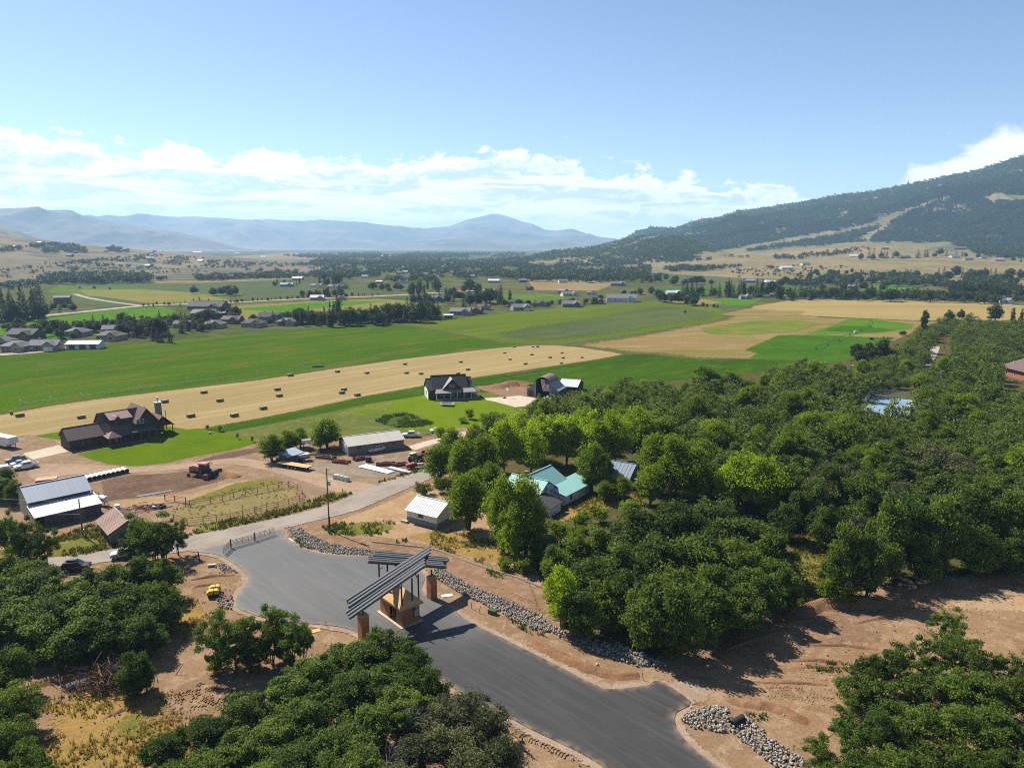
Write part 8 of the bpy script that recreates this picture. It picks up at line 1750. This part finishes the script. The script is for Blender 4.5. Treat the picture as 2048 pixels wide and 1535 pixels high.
CONZ = [(1790, 445), (1830, 420), (1905, 380), (1950, 372), (1985, 385), (1940, 410), (1880, 440), (1800, 458)]
hill_forest('mountain27', 30000, 9, 1, "dense oak and maple forest covering the mountain", True)
hill_forest('foothills26', 2600, 6, 2, "scrub covering the foothill", False)
# ------------------------------------------------------------------ labels that single each tree, house and bale out
LM = [("the gatehouse", 800, 1250), ("the brush pile", 222, 1372), ("the yellow trench roller", 428, 1188), ("the weathered shed", 230, 1080), ("the grey barn", 110, 1045), ("the black car", 153, 1142), ("the white shed", 845, 1050), ("the white farmhouse", 1112, 1015), ("the blue-grey sheet-roofed shed", 1245, 985), ("the long barn", 750, 900), ("the brown house", 215, 890), ("the dark house", 900, 800), ("the arched barn", 1088, 796), ("the tennis court", 1778, 815), ("the brick house", 2030, 775), ("the grassy gap", 1622, 1130), ("the rock pile", 1822, 1172), ("the culvert", 1470, 1450), ("the side turning", 1345, 1385), ("the green utility box", 985, 1226), ("the tall grey utility pole", 1697, 786), ("the lane through the wood", 1880, 715), ("the windrower", 403, 955), ("the two drive gates", 505, 1085), ("the church", 862, 604), ("the long white shed", 172, 696), ("the tall dark barn", 126, 607), ("the large metal hall", 422, 635), ("the big white house", 1242, 603), ("the small red barn", 759, 567), ("the white garage house", 2007, 606), ("the low white-roofed shed", 1536, 568), ("the slim poplars", 2030, 650), ("the lake", 957, 523), ("the long pale hillside shed", 1571, 538), ("the yellow vine-hung tree", 1122, 1262), ("the golden grain field", 1800, 625), ("the parked pickup by the barn wall", 755, 903), ("the white sedan", 875, 864), ("the wheel-line mover", 636, 735)]
ORD = "nearest,second,third,fourth,fifth,sixth,seventh,eighth,ninth,tenth,eleventh,twelfth,thirteenth,fourteenth,fifteenth,sixteenth,seventeenth,eighteenth,nineteenth,twentieth".split(',')
ORD += ['twenty-' + w for w in ORD_T] if (ORD_T := "first,second,third,fourth,fifth,sixth,seventh,eighth,ninth".split(',')) else []
ORD += ['thirtieth'] + ['thirty-' + w for w in ORD_T] + ['fortieth'] + ['forty-' + w for w in ORD_T] + ['fiftieth'] + ['fifty-' + w for w in ORD_T]
def topx(p):
    d = p.y * CP + (CAMH - p.z) * SP; u_ = p.y * SP - (CAMH - p.z) * CP; return 1024 + FPX * p.x / d, 767.5 - FPX * u_ / d
def name_all(items, look_of, skip=None):
    buckets = {}
    for it in items:
        x, y = topx(Vector(it['p'])); best = None
        for nm, lx, ly in LM:
            s = 1.0 if max(y, ly) > 720 else 2.2; dx, dy = x - lx, (y - ly) * 1.6 * s; d = math.hypot(dx, dy)
            if abs(dx) < 3 and abs(dy) < 9 and skip: continue
            if best is None or d < best[0]: best = (d, nm, dx, dy)
        d, nm, dx, dy = best; rel = ('behind' if dy < 0 else 'in front of') if abs(dy) > abs(dx) else ('on the mountain side of' if dx > 0 else 'on the valley side of')
        buckets.setdefault((look_of(it), rel, nm), []).append((d, it))
    for (lk, rel, nm), L in buckets.items():
        L.sort(key=lambda q: q[0])
        for i, (d, it) in enumerate(L): it['o']['label'] = f"{lk}, {ORD[min(i, len(ORD) - 1)]} one {rel} {nm}" if len(L) > 1 else f"{lk} {rel} {nm}"
LOOK = {'oak': 'dark green scrub oak', 'oakfine': 'leafy green scrub oak', 'oakloose': 'loose ragged scrub oak', 'oakgrey': 'greyish scrub oak', 'bright': 'bright green leafy tree', 'yellow': 'yellow green leafy tree', 'bush': 'low green bush', 'darkbush': 'dark round bush', 'round': 'round dark broadleaf tree', 'conifer': 'dark conifer', 'poplar': 'slim upright tree'}
name_all([t for t in TREES if not t['label']], lambda t: t['look'] or LOOK[t['key']])
name_all(HOUSES, lambda t: t['look'], True)
name_all(BALES, lambda t: 'pressed hay bale' if abs(t['o'].rotation_euler[1]) < .1 else 'hay bale standing on end')
scene.render.engine = 'CYCLES'; cy = scene.cycles
cy.max_bounces = 6; cy.diffuse_bounces = 3; cy.glossy_bounces = 2; cy.transmission_bounces = 3; cy.transparent_max_bounces = 10; cy.volume_bounces = 1
cy.sample_clamp_indirect = 6.0; cy.use_denoising = False
cy.filter_width = 1.1; cy.use_adaptive_sampling = False
